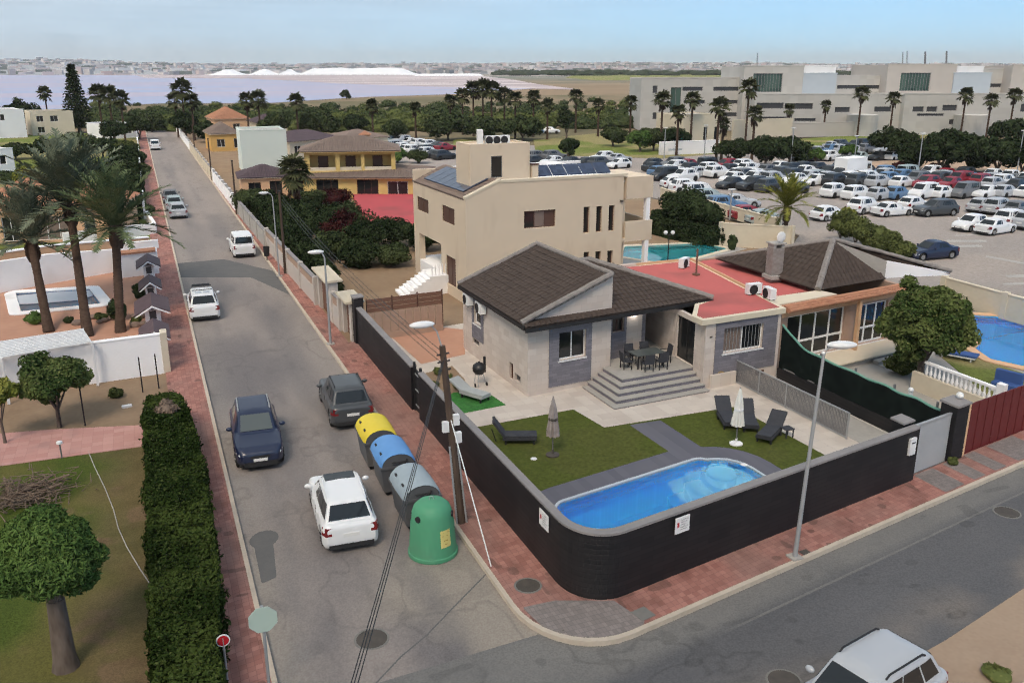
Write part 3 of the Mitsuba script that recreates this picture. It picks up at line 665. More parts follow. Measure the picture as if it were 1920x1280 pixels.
@free
def ac_unit(c, rz, label, group=None, size=(0.82, 0.32, 0.6)):
    t = thing('air_conditioner', label, 'air conditioner', group); cs, sn = math.cos(rz), math.sin(rz)
    loc = lambda a, b, z: np.array([c[0] + a * cs - b * sn, c[1] + a * sn + b * cs, c[2] + z])
    w, d, h = (k / 2 for k in size)
    part(t, 'casing', MB().bx(-w, w, -d, d, 0.06, 2 * h, loc), 'white_plastic')
    ring = MB(); ring.tm(trimesh.creation.annulus(0.16, 0.25, 0.02)); vv, ff = ring.arr()
    part(t, 'fan_guard', MB().add(np.array([loc(-0.1 + q[0], -d - 0.014 - q[2], h + q[1]) for q in vv]), ff), 'trim')
    part(t, 'fan', MB().hexa([loc(-0.1 + a, -d - 0.006 + e, h + b) for e in (0, 0.004) for a, b in ((-0.17, -0.17), (0.17, -0.17), (0.17, 0.17), (-0.17, 0.17))]), 'trim')
    for s in (-1, 1): part(t, 'foot', MB().bx(s * w * 0.7 - 0.03, s * w * 0.7 + 0.03, -d, d, 0.0, 0.06, loc), 'trim')
    return t


# ================================================================ THE CORNER VILLA
vh = thing('villa', 'single storey beige stone villa with dark brown tiled roof behind the black corner wall', 'house')
H = frame(13.45, 24.4, -4.0, 2.0)
wing_l, wing_r = np.array([21.12, 21.45]), np.array([25.35, 20.95])
hp = lambda a, b: H(a, b)[:2]
zt, zf = 3.55, 0.85
wl = MB(); a1 = 4.3
wall_panel(wl, hp(0, 6.7), hp(0, 0), (0.05, zt), [(1.3, 2.1, 1.9, 3.0), (1.05, 1.85, 0.75, 1.05), (5.0, 5.35, 0.35, 1.15), (5.5, 6.05, 0.45, 0.8)], 0.25)
wall_panel(wl, hp(0.0, 0.001), hp(a1, 0.001), (0.05, zt), [(1.55, 2.95, 1.55, 2.85)], 0.25)
wall_panel(wl, hp(a1, 0.25), hp(a1, 0.7), (0.05, zt), [], 0.2)
wall_panel(wl, hp(a1 - 0.2, 0.7), hp(6.75, 0.7), (0.05, zt), [(0.75, 1.4, 2.15, 3.1)], 0.2)
wall_panel(wl, hp(6.75, 0.9), hp(6.75, 4.0), (0.05, zt), [], 0.2)
wall_panel(wl, hp(6.55, 3.6), hp(8.4, 3.6), (0.05, zt), [], 0.2)
wall_panel(wl, hp(10.5, 6.7), hp(0, 6.7), (0.05, zt), [], 0.25)
part(vh, 'wall', wl, 'villa_stone')
# grey slate panels round the windows
for (P, Q, s0, s1, z0, z1, hs) in ((hp(0, 0), hp(a1, 0), 1.05, 3.25, 0.35, 3.45, [(1.55, 2.95, 1.55, 2.85)]), (hp(a1 - 0.2, 0.7), hp(6.75, 0.7), 0.42, 1.55, zf, 3.5, [(0.75, 1.4, 2.15, 3.1)]), (hp(0, 6.7), hp(0, 0), 1.1, 2.35, 1.1, 3.4, [(1.3, 2.1, 1.9, 3.0)])):
    W = on_wall(P, Q); poly = sbox(s0, z0, s1, z1)
    for h in hs: poly = poly.difference(sbox(h[0], h[2], h[1], h[3]))
    m = trimesh.creation.extrude_polygon(poly, 0.035, engine='earcut'); part(vh, 'slate_panel', MB().add(np.array([W(q[0], -q[2] - 0.001, q[1]) for q in m.vertices]), m.faces), 'slate_clad')
window(vh, hp(0, 0), hp(a1, 0), (1.55, 2.95, 1.55, 2.85), 2, 1, 'white_frame', ['glass_dark'], 'white_frame')
window(vh, hp(a1 - 0.2, 0.7), hp(6.75, 0.7), (0.75, 1.4, 2.15, 3.1), 2, 1, 'brown_frame', ['glass_dark'])
window(vh, hp(0, 6.7), hp(0, 0), (1.3, 2.1, 1.9, 3.0), 1, 1, 'white_frame', ['glass_dark'], 'white_frame')
for h in ((1.05, 1.85, 0.75, 1.05), (5.5, 6.05, 0.45, 0.8)): window(vh, hp(0, 6.7), hp(0, 0), h, 3, 1, 'grey_metal', ['glass_dark'], name='vent')
window(vh, hp(0, 6.7), hp(0, 0), (5.0, 5.35, 0.35, 1.15), 1, 1, 'brown_frame', ['brown_frame'], name='meter_box', label='narrow dark meter cupboard low in the side wall')
# roof: one long slope to the street with a half gable, a second slope over the porch
E1, E2 = H(-0.38, -0.40, 3.58), H(-0.30, 6.6, 3.58)
R1, R2 = H(4.16, -0.12, 5.24), H(4.16, 6.5, 5.24)
E1b = H(-0.38, -0.12, 3.58)
roof_plane(vh, 'roof_brown', [E2, E1b, R1, R2], None, name='street_roof_slope', seed=1)
sk = 0.34
S0, S1 = H(-0.38, -0.46, 3.50), H(8.75, -0.46, 3.50)
A2 = H(5.45, 3.7, 3.50 + sk * 4.16); hipend = H(9.75, -0.40, 3.52); A1 = H(4.30, 3.7, 3.50 + sk * 4.16)
roof_plane(vh, 'roof_brown', [S0, hipend, A2, A1, H(4.30, 0.0, 3.5 + sk * 0.46), H(-0.2, 0.0, 3.5 + sk * 0.46)], None, name='porch_roof_slope', seed=2, tw=0.26, tl=0.32)
roof_plane(vh, 'roof_brown', [H(9.75, -0.4, 3.5), H(9.4, 6.9, 3.5), H(5.6, 4.2, A2[2] - 0.05), A2], None, name='rear_roof_slope', seed=3)
roof_plane(vh, 'roof_brown', [H(9.4, 6.9, 3.5), R2 * [1, 1, 0] + [0, 0, 3.6], A1 + [0, 0.4, 0.05], H(5.6, 4.2, A2[2] - 0.05)], None, name='rear_roof_slope', seed=4)
gb = MB(); W = on_wall(hp(-0.2, 0.0), hp(4.3, 0.0))
m = trimesh.creation.extrude_polygon(Polygon([(0.0, 3.60), (4.5, 3.6), (4.5, 5.17), (4.42, 5.17)]), 0.2, engine='earcut'); gb.add(np.array([W(q[0], q[2] + 0.002, q[1]) for q in m.vertices]), m.faces)
part(vh, 'gable_wall', gb, 'villa_stone')
vt = MB()
for p, q in ((E1b + [0, 0, .06], R1 + [0, 0, .06]),): cap_row(vt, p, q, 0.13, 0.34, 1)
part(vh, 'verge_tiles', vt, 'ridge_grey', smooth=40, kind='stuff', label='weathered grey verge tiles of the half gable')
rt_ = MB(); cap_row(rt_, R1 + [0, 0, .05], R2 + [0, 0, .05], 0.12, 0.4, 2); cap_row(rt_, E2 + [0, 0, .05], R2 + [0, 0, .05], 0.12, 0.4, 3); cap_row(rt_, A1 + [0, 0, .05], A2 + [0, 0, .05], 0.12, 0.4, 4); cap_row(rt_, A2 + [0, 0, .05], hipend + [0, 0, .05], 0.14, 0.36, 5)
part(vh, 'ridge_tiles', rt_, 'ridge_grey', smooth=40, kind='stuff')
fa = MB()
for p, q in ((E1 * [1, 1, 0] + [0, 0, 3.36], E2 * [1, 1, 0] + [0, 0, 3.38]), (S0 * [1, 1, 0] + [0, 0, 3.28], hipend * [1, 1, 0] + [0, 0, 3.30])):
    d = (q - p) / np.linalg.norm(q - p); nn = np.array([-d[1], d[0], 0]) * 0.04; fa.hexa([p - nn, q - nn, q + nn, p + nn, p - nn + [0, 0, .17], q - nn + [0, 0, .17], q + nn + [0, 0, .17], p + nn + [0, 0, .17]])
part(vh, 'gutter', fa, 'black_paint')
part(vh, 'porch_ceiling', MB().prism([hp(-0.3, -0.35), hp(9.0, -0.35), hp(9.0, 0.6), hp(8.3, 3.7), hp(4.2, 3.7), hp(4.2, 0.9), hp(4.2, 0.02), hp(-0.3, 0.02)], 3.33, 3.40), 'brown_frame')
# the wing with the red flat roof
wb = MB(); back_l, back_r = H(9.4, 6.6)[:2], np.array([27.3, 29.6])
mid_r = np.array([25.75, 24.5])
wall_panel(wb, wing_l, wing_r, (0.05, 3.18), [(1.0, 3.25, 1.62, 2.82)], 0.25)
wall_panel(wb, wing_r, back_r, (0.05, 3.18), [], 0.25)
wall_panel(wb, back_r, back_l, (0.05, 3.18), [], 0.25)
wall_panel(wb, wing_l + [0.14, 2.3], wing_l + [0.0, 0.26], (0.05, 3.18), [(0.15, 1.55, zf, 2.95)], 0.2)
wall_panel(wb, H(8.35, 3.5)[:2], wing_l + [0.14, 2.31], (0.05, 3.18), [], 0.2)
part(vh, 'wing_wall', wb, 'villa_stone')
window(vh, wing_l + [0.14, 2.3], wing_l + [0.0, 0.26], (0.15, 1.55, zf, 2.95), 2, 1, 'black_paint', ['glass_dark'], name='sliding_door')
W = on_wall(wing_l, wing_r); poly = sbox(0.55, 0.62, 4.05, 3.1).difference(sbox(1.0, 1.62, 3.25, 2.82))
m = trimesh.creation.extrude_polygon(poly, 0.035, engine='earcut'); part(vh, 'slate_panel', MB().add(np.array([W(q[0], -q[2] - 0.001, q[1]) for q in m.vertices]), m.faces), 'slate_clad')
window(vh, wing_l, wing_r, (1.0, 3.25, 1.62, 2.82), 2, 1, 'white_frame', ['glass_curtain', 'glass_dark'], 'white_frame')
gr = MB()
for k in range(5): gr.bx(1.2 + k * 0.19, 1.216 + k * 0.19, 0.03, 0.05, 1.66, 2.78, W)
for k in range(5): gr.bx(2.26 + k * 0.19, 2.276 + k * 0.19, 0.03, 0.05, 1.66, 2.78, W)
part(vh, 'window_grille', gr, 'steel', kind='stuff')
part(vh, 'cellar_vent', MB().bx(3.0, 3.5, -0.012, 0.02, 0.22, 0.48, W), 'brown_frame')
fas = [wing_l + [-0.35, -0.12], wing_r + [0.12, -0.14], back_r + [0.15, 0.1], H(9.3, 6.7)[:2], H(9.6, -0.2)[:2], H(8.6, -0.5)[:2], wing_l + [-0.35, 0.6]]
part(vh, 'flat_roof', MB().prism(Polygon(fas), 3.18, 3.42), 'cream')
part(vh, 'roof_membrane', MB().prism(Polygon(fas).buffer(-0.22), 3.38, 3.425), 'red_roof', label='flat roof surface painted red')
pb = MB(); ring = Polygon(fas).buffer(-0.02).difference(Polygon(fas).buffer(-0.10)).intersection(sbox(26.0, 0, 40, 40).union(sbox(20, 26.0, 40, 40)))
pb.prism(ring, 3.42, 3.55); part(vh, 'parapet', pb, 'peach')
part(vh, 'column', MB().bx(-0.02, 0.42, -0.03, 0.3, 0.06, 3.18, on_wall(wing_l, wing_r)), 'villa_stone')
part(vh, 'house_lamp', MB().bx(0.2, 0.34, -0.06, -0.004, 2.5, 2.56, on_wall(wing_l, wing_r)), 'iron')
ld = on_wall(hp(a1 - 0.2, 0.7), hp(6.75, 0.7)); lp = MB(); lp.tm(trimesh.creation.icosphere(2, 0.09)); lp = MB().add(lp.V[0] + ld(1.95, -0.1, 2.95), lp.F[0])
k = part(vh, 'porch_lamp', lp, 'lamp_white', smooth=True, label='lit round porch lamp'); scene[k]['emitter'] = {'type': 'area', 'radiance': rgb(6, 5.6, 5.0)}
# dark front door and glass at the back of the porch
dw = on_wall(hp(6.75, 3.58), hp(8.4, 3.58))
part(vh, 'front_door', MB().bx(0.15, 1.05, -0.05, 0.0, zf, 2.95, dw), 'wood'); part(vh, 'door_glass', MB().bx(1.1, 1.6, -0.04, 0.0, zf, 2.95, dw), 'glass_dark')
part(vh, 'grey_pillar', MB().bx(2.45, 2.66, -0.012, 0.15, zf, 3.4, ld), 'slate_clad')
# porch floor and the wrap-round steps
for k in range(5):
    o = k * 0.285; z1_ = 0.17 * (k + 1); x0, y0 = 16.18 + o, 21.5 + o * 0.92
    st = Polygon([(x0, 24.05), (x0 + 0.05, y0 + 0.06), (21.15, y0 + 0.06 - 0.11 * (21.15 - x0) + 0.0), (21.15, 24.0)])
    if k == 4: st = unary_union([st, Polygon([hp(4.4, -0.3), hp(8.3, -0.3), hp(8.3, 3.6), hp(6.8, 3.6), hp(6.8, 0.68), hp(4.4, 0.68)])]).buffer(0.01)
    key = part(vh, 'step' if k < 4 else 'porch_floor', MB().prism(st, 0.08, z1_ - 0.035), 'slate_clad')
    part(key, 'tread', MB().prism(st.buffer(0.02, join_style='mitre'), z1_ - 0.035, z1_), 'concrete')
# things fixed to the villa
ac_unit(H(-0.2, 5.65, 2.75), math.radians(-92), 'white air conditioner under the eave, farther from the front corner of the villa')
ac_unit(H(-0.2, 4.25, 2.72), math.radians(-92), 'white air conditioner under the eave, nearer the front corner of the villa')
ac_unit(at(1412, 552, 3.42), math.radians(-10), 'white air conditioner with a dark grille standing on the red flat roof')
ac_unit(at(1436, 560, 3.42) + [0.1, -0.1, 0], math.radians(-100), 'white air conditioner turned sideways at the front edge of the red roof')
ac_unit(at(1282, 502, 3.42), math.radians(20), 'small white air conditioner at the back of the red roof')
c = at(1305, 516, 3.42); t = thing('vent_pipe', 'thin brown pipe standing upright on the red flat roof', 'pipe')
part(t, 'pipe', MB().tube([c, c + [0, 0, 1.45]], 0.05, 8), 'wood'); part(t, 'foot', MB().box(c + [0, 0, 0.05], (0.3, 0.3, 0.1)), 'wood')

# ================================================================ THE BLACK WALL ROUND THE PLOT
bw = thing('boundary_wall', 'long black tiled boundary wall with rounded corner and grey coping', 'wall')
path = [(8.46, 24.65), (8.52, 13.5)] + arc(9.80, 13.47, 1.28, 180, 270, 14) + [(22.6, 12.14)]
Lw = LineString(path)
part(bw, 'wall_face', MB().prism(Lw.buffer(0.115, cap_style='flat'), 0.0, 2.10), 'black_tile', smooth=25)
part(bw, 'coping', MB().prism(Lw.buffer(0.125, cap_style='flat'), 2.10, 2.17), 'coping')
b2 = thing('boundary_wall', 'black wall with grey coping along the street, farther stretch towards the pink house wall', 'wall')
L2 = LineString([(8.48, 34.2), (8.46, 25.55)])
part(b2, 'wall_face', MB().prism(L2.buffer(0.13, cap_style='flat'), 0.0, 2.05), 'black_tile'); part(b2, 'coping', MB().prism(L2.buffer(0.145, cap_style='flat'), 2.05, 2.12), 'coping')
part(b2, 'post', MB().box((8.5, 34.45, 1.3), (0.5, 0.5, 2.6)), 'black_tile'); part(b2, 'post_cap', MB().box((8.5, 34.45, 2.64), (0.58, 0.58, 0.07)), 'coping')
g = thing('garden_gate', 'narrow black metal gate set between the two stretches of black wall', 'gate')
part(g, 'panel', MB().box((8.52, 25.1, 1.05), (0.05, 0.84, 1.9)), 'black_paint')
for y in (24.72, 25.48): part(g, 'post', MB().box((8.48, y, 1.15), (0.1, 0.09, 2.3)), 'black_paint')
for k in range(3): part(g, 'rail', MB().box((8.485, 25.1, 0.4 + 0.7 * k), (0.03, 0.8, 0.05)), 'steel')
ct = thing('wooden_fence', 'brown horizontal board fence on top of a pale ribbed screen between two plots', 'fence')
fL, fR = np.array([8.95, 34.35]), H(0.1, 9.6)[:2]
W = on_wall(fL, fR); Lf = np.linalg.norm(fR - fL)
part(ct, 'base_wall', MB().bx(0, Lf, 0, 0.18, 0.0, 0.45, W), 'brown_wall')
n = int(Lf / 0.42)
for k in range(n): part(ct, 'panel', MB().bx(k * Lf / n + 0.02, (k + 1) * Lf / n - 0.02, 0.02 + 0.02 * (k % 2), 0.1, 0.45, 1.62, W), 'brown_wall')
for k in range(3):
    for q in range(3): part(ct, 'board', MB().bx(Lf * q / 3 + 0.04, Lf * (q + 1) / 3 - 0.04, 0.03, 0.07, 1.66 + 0.25 * k, 1.88 + 0.25 * k, W), 'wood')
for q in range(4): part(ct, 'post', MB().bx(max(0, Lf * q / 3 - 0.04), Lf * q / 3 + 0.04, 0.08, 0.15, 0.45, 2.45, W), 'brown_frame')
# sliding gate and pillars at the driveway
g = thing('sliding_gate', 'plain light grey metal driveway gate beside the black wall', 'gate')
part(g, 'panel', MB().box((23.75, 12.32, 1.06), (2.25, 0.06, 1.86)), 'gate_grey'); part(g, 'top_rail', MB().box((23.75, 12.32, 2.02), (2.27, 0.10, 0.07)), 'steel'); part(g, 'bottom_rail', MB().box((23.75, 12.32, 0.11), (2.27, 0.1, 0.07)), 'grey_metal')
p_ = thing('gate_pillar', 'tall black tiled pillar with a pale cap and white globe between the grey gate and the red gate', 'pillar')
part(p_, 'shaft', MB().box((25.32, 12.45, 1.15), (0.75, 0.62, 2.3)), 'black_tile'); part(p_, 'cap', MB().box((25.32, 12.45, 2.34), (0.86, 0.72, 0.08)), 'coping')
b = trimesh.creation.icosphere(2, 0.13); part(p_, 'globe', MB().add(b.vertices + [25.6, 12.5, 2.5], b.faces), 'lamp_white', smooth=True)
part(p_, 'side_strip', MB().box((25.82, 12.33, 1.1), (0.16, 0.3, 2.2)), 'peach')
p2_ = thing('gate_pillar', 'low dark pillar with a grey cap at the end of the black wall by the driveway', 'pillar')
part(p2_, 'shaft', MB().box((22.35, 12.55, 1.12), (0.5, 0.42, 2.24)), 'black_tile'); part(p2_, 'cap', MB().box((22.35, 12.55, 2.275), (0.62, 0.54, 0.07)), 'coping')
g = thing('red_gate', 'dark red ribbed metal gate at the right edge of the photo', 'gate')
for k in range(17): part(g, 'board', MB().box((26.2 + 0.28 * k, 12.3 + 0.012 * (k % 2), 1.12), (0.255, 0.04, 2.05)), 'gate_red')
part(g, 'rail', MB().box((28.45, 12.36, 0.5), (4.9, 0.05, 0.07)), 'gate_red'); part(g, 'rail', MB().box((28.45, 12.36, 1.85), (4.9, 0.05, 0.07)), 'gate_red')
t = thing('mailbox', 'white letter box on the black wall beside the grey driveway gate', 'mailbox'); part(t, 'box', MB().box((22.2, 12.0, 1.55), (0.34, 0.1, 0.62)), 'white_plastic'); part(t, 'slot', MB().box((22.2, 11.945, 1.7), (0.2, 0.02, 0.03)), 'trim')


def plaque(c, ang, label, w=0.52, h=0.5):
    t = thing('wall_sign', label, 'sign'); u = np.array([math.cos(ang), math.sin(ang), 0]); nn = np.array([u[1], -u[0], 0])
    W = lambda a, b, z: np.asarray(c) + u * a + nn * b + np.array([0, 0, z])
    part(t, 'board', MB().bx(-w / 2, w / 2, 0, 0.025, -h / 2, h / 2, W), 'white_plastic')
    ln = MB()
    for q in range(5): ln.bx(-w * 0.16, w * (0.38 - 0.06 * (q % 3)), 0.026, 0.028, h * (0.30 - 0.15 * q), h * (0.335 - 0.15 * q), W)
    part(t, 'print', ln, 'grey_metal'); part(t, 'red_mark', MB().bx(-w * 0.38, -w * 0.24, 0.026, 0.028, -h * 0.1, h * 0.2, W), 'sign_red')


plaque((8.375, 14.1, 1.72), math.radians(-89.5), 'small white sign on the street side of the black wall near its rounded corner')
plaque((11.75, 12.0, 1.80), 0.0, 'white printed sign on the front of the black wall near the pool')

# ================================================================ POOLS
def pool(name, label, poly, depth, mat_name, water_z, rim, coping_mat, rim_w=0.28, steps=None):
    t = thing(name, label, 'swimming pool'); rimp = poly.buffer(rim_w, join_style='round').difference(poly)
    part(t, 'coping', MB().prism(rimp, rim - 0.06, rim), coping_mat)
    part(t, 'shell', MB().prism(poly.buffer(0.14).difference(poly), -depth, rim - 0.063), mat_name); part(t, 'floor', MB().prism(poly.buffer(0.13), -depth - 0.1, -depth), mat_name)
    if steps:
        for q, (sp, z) in enumerate(steps): part(t, 'pool_step', MB().prism(sp.intersection(poly.buffer(-0.004)), -depth + 0.002, z), 'pool_step', smooth=30)
    tri = trimesh.creation.triangulate_polygon(poly.buffer(0.02), engine='earcut'); vv = np.column_stack([tri[0], np.full(len(tri[0]), water_z)])
    part(t, 'water', (vv, tri[1]), 'water'); return t


cen = Point(17.3, 15.65)
pool('swimming_pool', 'blue swimming pool with rounded steps inside the black corner wall', villa_pool, 1.35, 'pool_blue', 0.04, 0.135, 'hospital_blue', 0.1,
     [(cen.buffer(2.3), -1.05), (cen.buffer(1.65), -0.72), (cen.buffer(1.05), -0.4), (Point(17.05, 15.85).buffer(0.55), -0.13)])
pool('swimming_pool', 'half covered swimming pool with a wide white edge beside the three tall palms', left_pool, 1.2, 'pool_deep', 0.02, 0.16, 'white_wall', 0.62)
pool('swimming_pool', 'turquoise swimming pool behind the beige house', teal_pool, 1.1, 'pool_teal', 0.0, 0.12, 'cream', 0.4)
pool('swimming_pool', 'kidney shaped blue swimming pool at the right edge behind the round tree', kidney_pool, 1.3, 'pool_blue', 0.02, 0.14, 'peach', 0.5)
cv = Polygon([tuple(at(26, 556)[:2]), tuple(at(34, 572)[:2]), tuple(at(80, 570)[:2]), tuple(at(150, 564)[:2]), tuple(at(176, 555)[:2]), tuple(at(168, 543)[:2])]).intersection(left_pool.buffer(-0.02))
one('pool_cover', MB().prism(cv, 0.04, 0.06), 'pool_cover', 'pale grey floating cover drawn over half of the palm side pool', 'pool cover')

# ================================================================ GARDEN FURNITURE
GRID.on = False
def lounger(c, rz, label, group=None, fabric='rattan', back=35):
    t = thing('sun_lounger', label, 'sun lounger', group); cs, sn = math.cos(rz), math.sin(rz)
    loc = lambda a, b, z: np.array([c[0] + a * cs - b * sn, c[1] + a * sn + b * cs, c[2] + z])
    part(t, 'frame', MB().bx(-0.95, 0.42, -0.34, 0.34, 0.20, 0.30, loc), fabric)
    part(t, 'seat_cushion', MB().bx(-0.97, 0.38, -0.30, 0.30, 0.302, 0.38, loc), fabric)
    bk = math.radians(back); h = lambda r, w, q: loc(0.38 + r * math.cos(bk) - q * math.sin(bk), w, 0.30 + r * math.sin(bk) + q * math.cos(bk))
    part(t, 'backrest', MB().hexa([h(0, -0.33, 0), h(0.82, -0.33, 0), h(0.82, 0.33, 0), h(0, 0.33, 0), h(0, -0.33, 0.09), h(0.82, -0.33, 0.09), h(0.82, 0.33, 0.09), h(0, 0.33, 0.09)]), fabric)
    for a in (-0.85, 0.3):
        for s in (-0.28, 0.28): part(t, 'leg', MB().bx(a - 0.03, a + 0.03, s - 0.03, s + 0.03, 0, 0.2, loc), 'trim')
    part(t, 'back_strut', MB().tube([loc(0.38 + 0.5, 0, 0.30 + 0.35 * math.sin(bk)), loc(0.7, 0, 0.02)], 0.02, 6), 'trim')
    return t


z = 0.125
lounger(at(1357, 792, z) + [0.15, 0.05, 0], math.radians(68), 'dark lounger left of the white closed parasol on the lawn')
lounger(at(1393, 796, z) + [0.2, -0.05, 0], math.radians(62), 'dark lounger just behind the white closed parasol')
lounger(at(1441, 818, z) + [0.1, 0.0, 0], math.radians(34), 'dark lounger nearest the grey railing')
lounger(at(962, 828, z), math.radians(158), 'dark lounger alone on the lawn by the black street wall', back=55)
lounger(at(884, 746, z) + [0, 0.1, 0], math.radians(118), 'light grey lounger on the small bright green turf', fabric='cushion_grey', back=28)
c = at(1475, 818, z); t = thing('side_table', 'small black side table beside the lounger nearest the railing', 'table'); part(t, 'top', MB().box(c + [0, 0, 0.38], (0.42, 0.42, 0.04)), 'rattan')
for a, b in ((-.17, -.17), (.17, -.17), (.17, .17), (-.17, .17)): part(t, 'leg', MB().box(c + [a, b, 0.18], (0.04, 0.04, 0.36)), 'rattan')


def closed_parasol(c, h, mat_name, label, base_mat, tip=None):
    t = thing('closed_parasol', label, 'parasol'); c = np.asarray(c)
    part(t, 'pole', MB().tube([c + [0, 0, 0.05], c + [0, 0, h]], 0.025, 8), 'grey_metal')
    part(t, 'base', MB().lathe([(0, 0), (0.27, 0), (0.27, 0.05), (0.05, 0.09), (0.04, 0.25), (0, 0.25)], c), base_mat, smooth=40)
    n = 24; rows = []
    for zz, r, w in ((h * 0.34, 0.24, 0.30), (h * 0.45, 0.22, 0.30), (h * 0.62, 0.155, 0.25), (h * 0.64, 0.165, 0.25), (h * 0.8, 0.12, 0.2), (h * 0.93, 0.06, 0.12), (h, 0.02, 0)):
        g = np.arange(n) * 2 * np.pi / n; rr = r * (1 + w * np.cos(g * 8 + zz)); rows.append(np.stack([c[0] + rr * np.cos(g), c[1] + rr * np.sin(g), np.full(n, c[2] + zz)], 1))
    i, j = np.meshgrid(np.arange(len(rows) - 1), np.arange(n), indexing='ij'); q = np.stack([i * n + j, i * n + (j + 1) % n, (i + 1) * n + (j + 1) % n, (i + 1) * n + j], -1).reshape(-1, 4)
    part(t, 'canopy', MB().add(np.vstack(rows), q), mat_name); part(t, 'strap', MB().lathe([(0.17, h * 0.6), (0.19, h * 0.61), (0.19, h * 0.64), (0.17, h * 0.65)], c), base_mat)


closed_parasol(at(1380, 832, z), 2.45, 'parasol_white', 'closed white parasol with a round white foot on the lawn', 'white_plastic')
closed_parasol(at(1036, 853, z), 2.5, 'parasol_taupe', 'closed taupe parasol standing alone on the lawn', 'iron')
# dining set on the porch
def garden_chair(c, rz, label, group):
    t = thing('garden_chair', label, 'chair', group); cs, sn = math.cos(rz), math.sin(rz)
    loc = lambda a, b, z: np.array([c[0] + a * cs - b * sn, c[1] + a * sn + b * cs, c[2] + z])
    part(t, 'seat', MB().bx(-0.23, 0.23, -0.24, 0.24, 0.42, 0.46, loc), 'rattan')
    part(t, 'backrest', MB().hexa([loc(a, b, zz) for zz, d in ((0.46, 0), (0.92, -0.08)) for a, b in ((-0.23 + d, -0.24), (-0.19 + d, -0.24), (-0.19 + d, 0.24), (-0.23 + d, 0.24))]), 'rattan')
    for a in (-0.2, 0.2):
        for b in (-0.21, 0.21): part(t, 'leg', MB().bx(a - 0.02, a + 0.02, b - 0.02, b + 0.02, 0, 0.42, loc), 'trim')
    for b in (-0.24, 0.24): part(t, 'arm', MB().bx(-0.2, 0.2, b - 0.02, b + 0.02, 0.62, 0.65, loc), 'rattan')


tc = at(1211, 686, 0.85); t = thing('dining_table', 'dark glass topped dining table on the porch', 'table')
U = np.array([math.cos(math.radians(3)), math.sin(math.radians(3)), 0]); Vv = np.array([-U[1], U[0], 0])
part(t, 'top', MB().box(tc + [0, 0, 0.73], (1.6, 0.9, 0.035), math.radians(3)), 'car_glass_pale')
for a in (-0.7, 0.7):
    for b in (-0.36, 0.36): part(t, 'leg', MB().box(tc + U * a + Vv * b + [0, 0, 0.355], (0.06, 0.06, 0.71)), 'trim')
for k, (a, b, r, w) in enumerate(((-0.45, 0.72, -96, 'behind the porch table, nearer the grey window panel'), (0.45, 0.72, -96, 'behind the porch table, nearer the front door'), (-1.15, 0.0, -6, 'at the left end of the porch table'), (-0.4, -0.72, 84, 'on the step side of the porch table, left'), (0.4, -0.74, 84, 'on the step side of the porch table, right'), (1.15, 0.05, 174, 'at the right end of the porch table'))):
    garden_chair(tc + U * a + Vv * b, math.radians(r), 'black garden chair ' + w, 'chairs round the porch table')
# barbecue, hose, railing
c = at(897, 724, 0.12) + [0.1, 0.15, 0]; t = thing('barbecue', 'black kettle barbecue on a stand by the side wall of the villa', 'barbecue')
part(t, 'bowl', MB().lathe([(0, 0.55), (0.18, 0.57), (0.30, 0.72), (0.32, 0.86)], c), 'black_paint', smooth=50); part(t, 'lid', MB().lathe([(0.325, 0.87), (0.30, 1.0), (0.18, 1.12), (0, 1.16)], c), 'black_paint', smooth=50); part(t, 'knob', MB().box(c + [0, 0, 1.19], (0.1, 0.03, 0.05)), 'trim')
for a in (0, 120, 240): part(t, 'leg', MB().tube([c + [0.2 * math.cos(math.radians(a)), 0.2 * math.sin(math.radians(a)), 0.6], c + [0.34 * math.cos(math.radians(a)), 0.34 * math.sin(math.radians(a)), 0]], 0.018, 6), 'steel')
for s in (-1, 1): part(t, 'wheel', MB().tube([c + [0.3 * s, -0.2, 0.09], c + [0.3 * s + 0.04, -0.2, 0.09]], 0.09, 12), 'tyre')
part(t, 'chimney', MB().tube([c + [0.32, 0.1, 0.6], c + [0.32, 0.1, 1.38]], 0.07, 8), 'black_paint')
c = at(1349, 722, 0.1) + [0, 0.0, 0.38]; t = thing('garden_hose', 'coiled yellow garden hose hanging on the low wall by the steps', 'hose'); hp_ = [c + [0.26 * math.cos(q * 0.3), -0.02 + 0.02 * math.sin(q * 1.7), 0.33 * math.sin(q * 0.3)] for q in range(84)]
part(t, 'coil', MB().tube(hp_, 0.018, 5), 'hose'); part(t, 'reel', MB().box(c + [0, 0.05, 0.2], (0.2, 0.08, 0.12)), 'trim')
one('low_wall', MB().box(site(22.15, 21.22, 0.4), (1.5, 0.14, 0.7), math.radians(4)), 'terrace', 'low beige wall stub between the steps and the railing', 'wall')
r0, r1 = site(22.95, 21.35)[:2], site(23.05, 15.15)[:2]; t = thing('railing', 'grey perforated railing beside the sunken driveway', 'railing'); W = on_wall(r0, r1); Lr = np.linalg.norm(r1 - r0)
part(t, 'handrail', MB().bx(0, Lr, -0.03, 0.03, 1.22, 1.27, W), 'steel'); part(t, 'bottom_rail', MB().bx(0, Lr, -0.02, 0.02, 0.16, 0.2, W), 'steel')
for k in range(5): part(t, 'post', MB().bx(k * (Lr - 0.06) / 4, k * (Lr - 0.06) / 4 + 0.06, -0.03, 0.03, 0.1, 1.22, W), 'steel')
bars = MB(); n = int(Lr / 0.085)
for k in range(n): bars.bx(k * Lr / n + 0.02, k * Lr / n + 0.075, -0.008, 0.008, 0.2, 1.22, W)
part(t, 'slats', bars, 'grey_metal', kind='stuff')
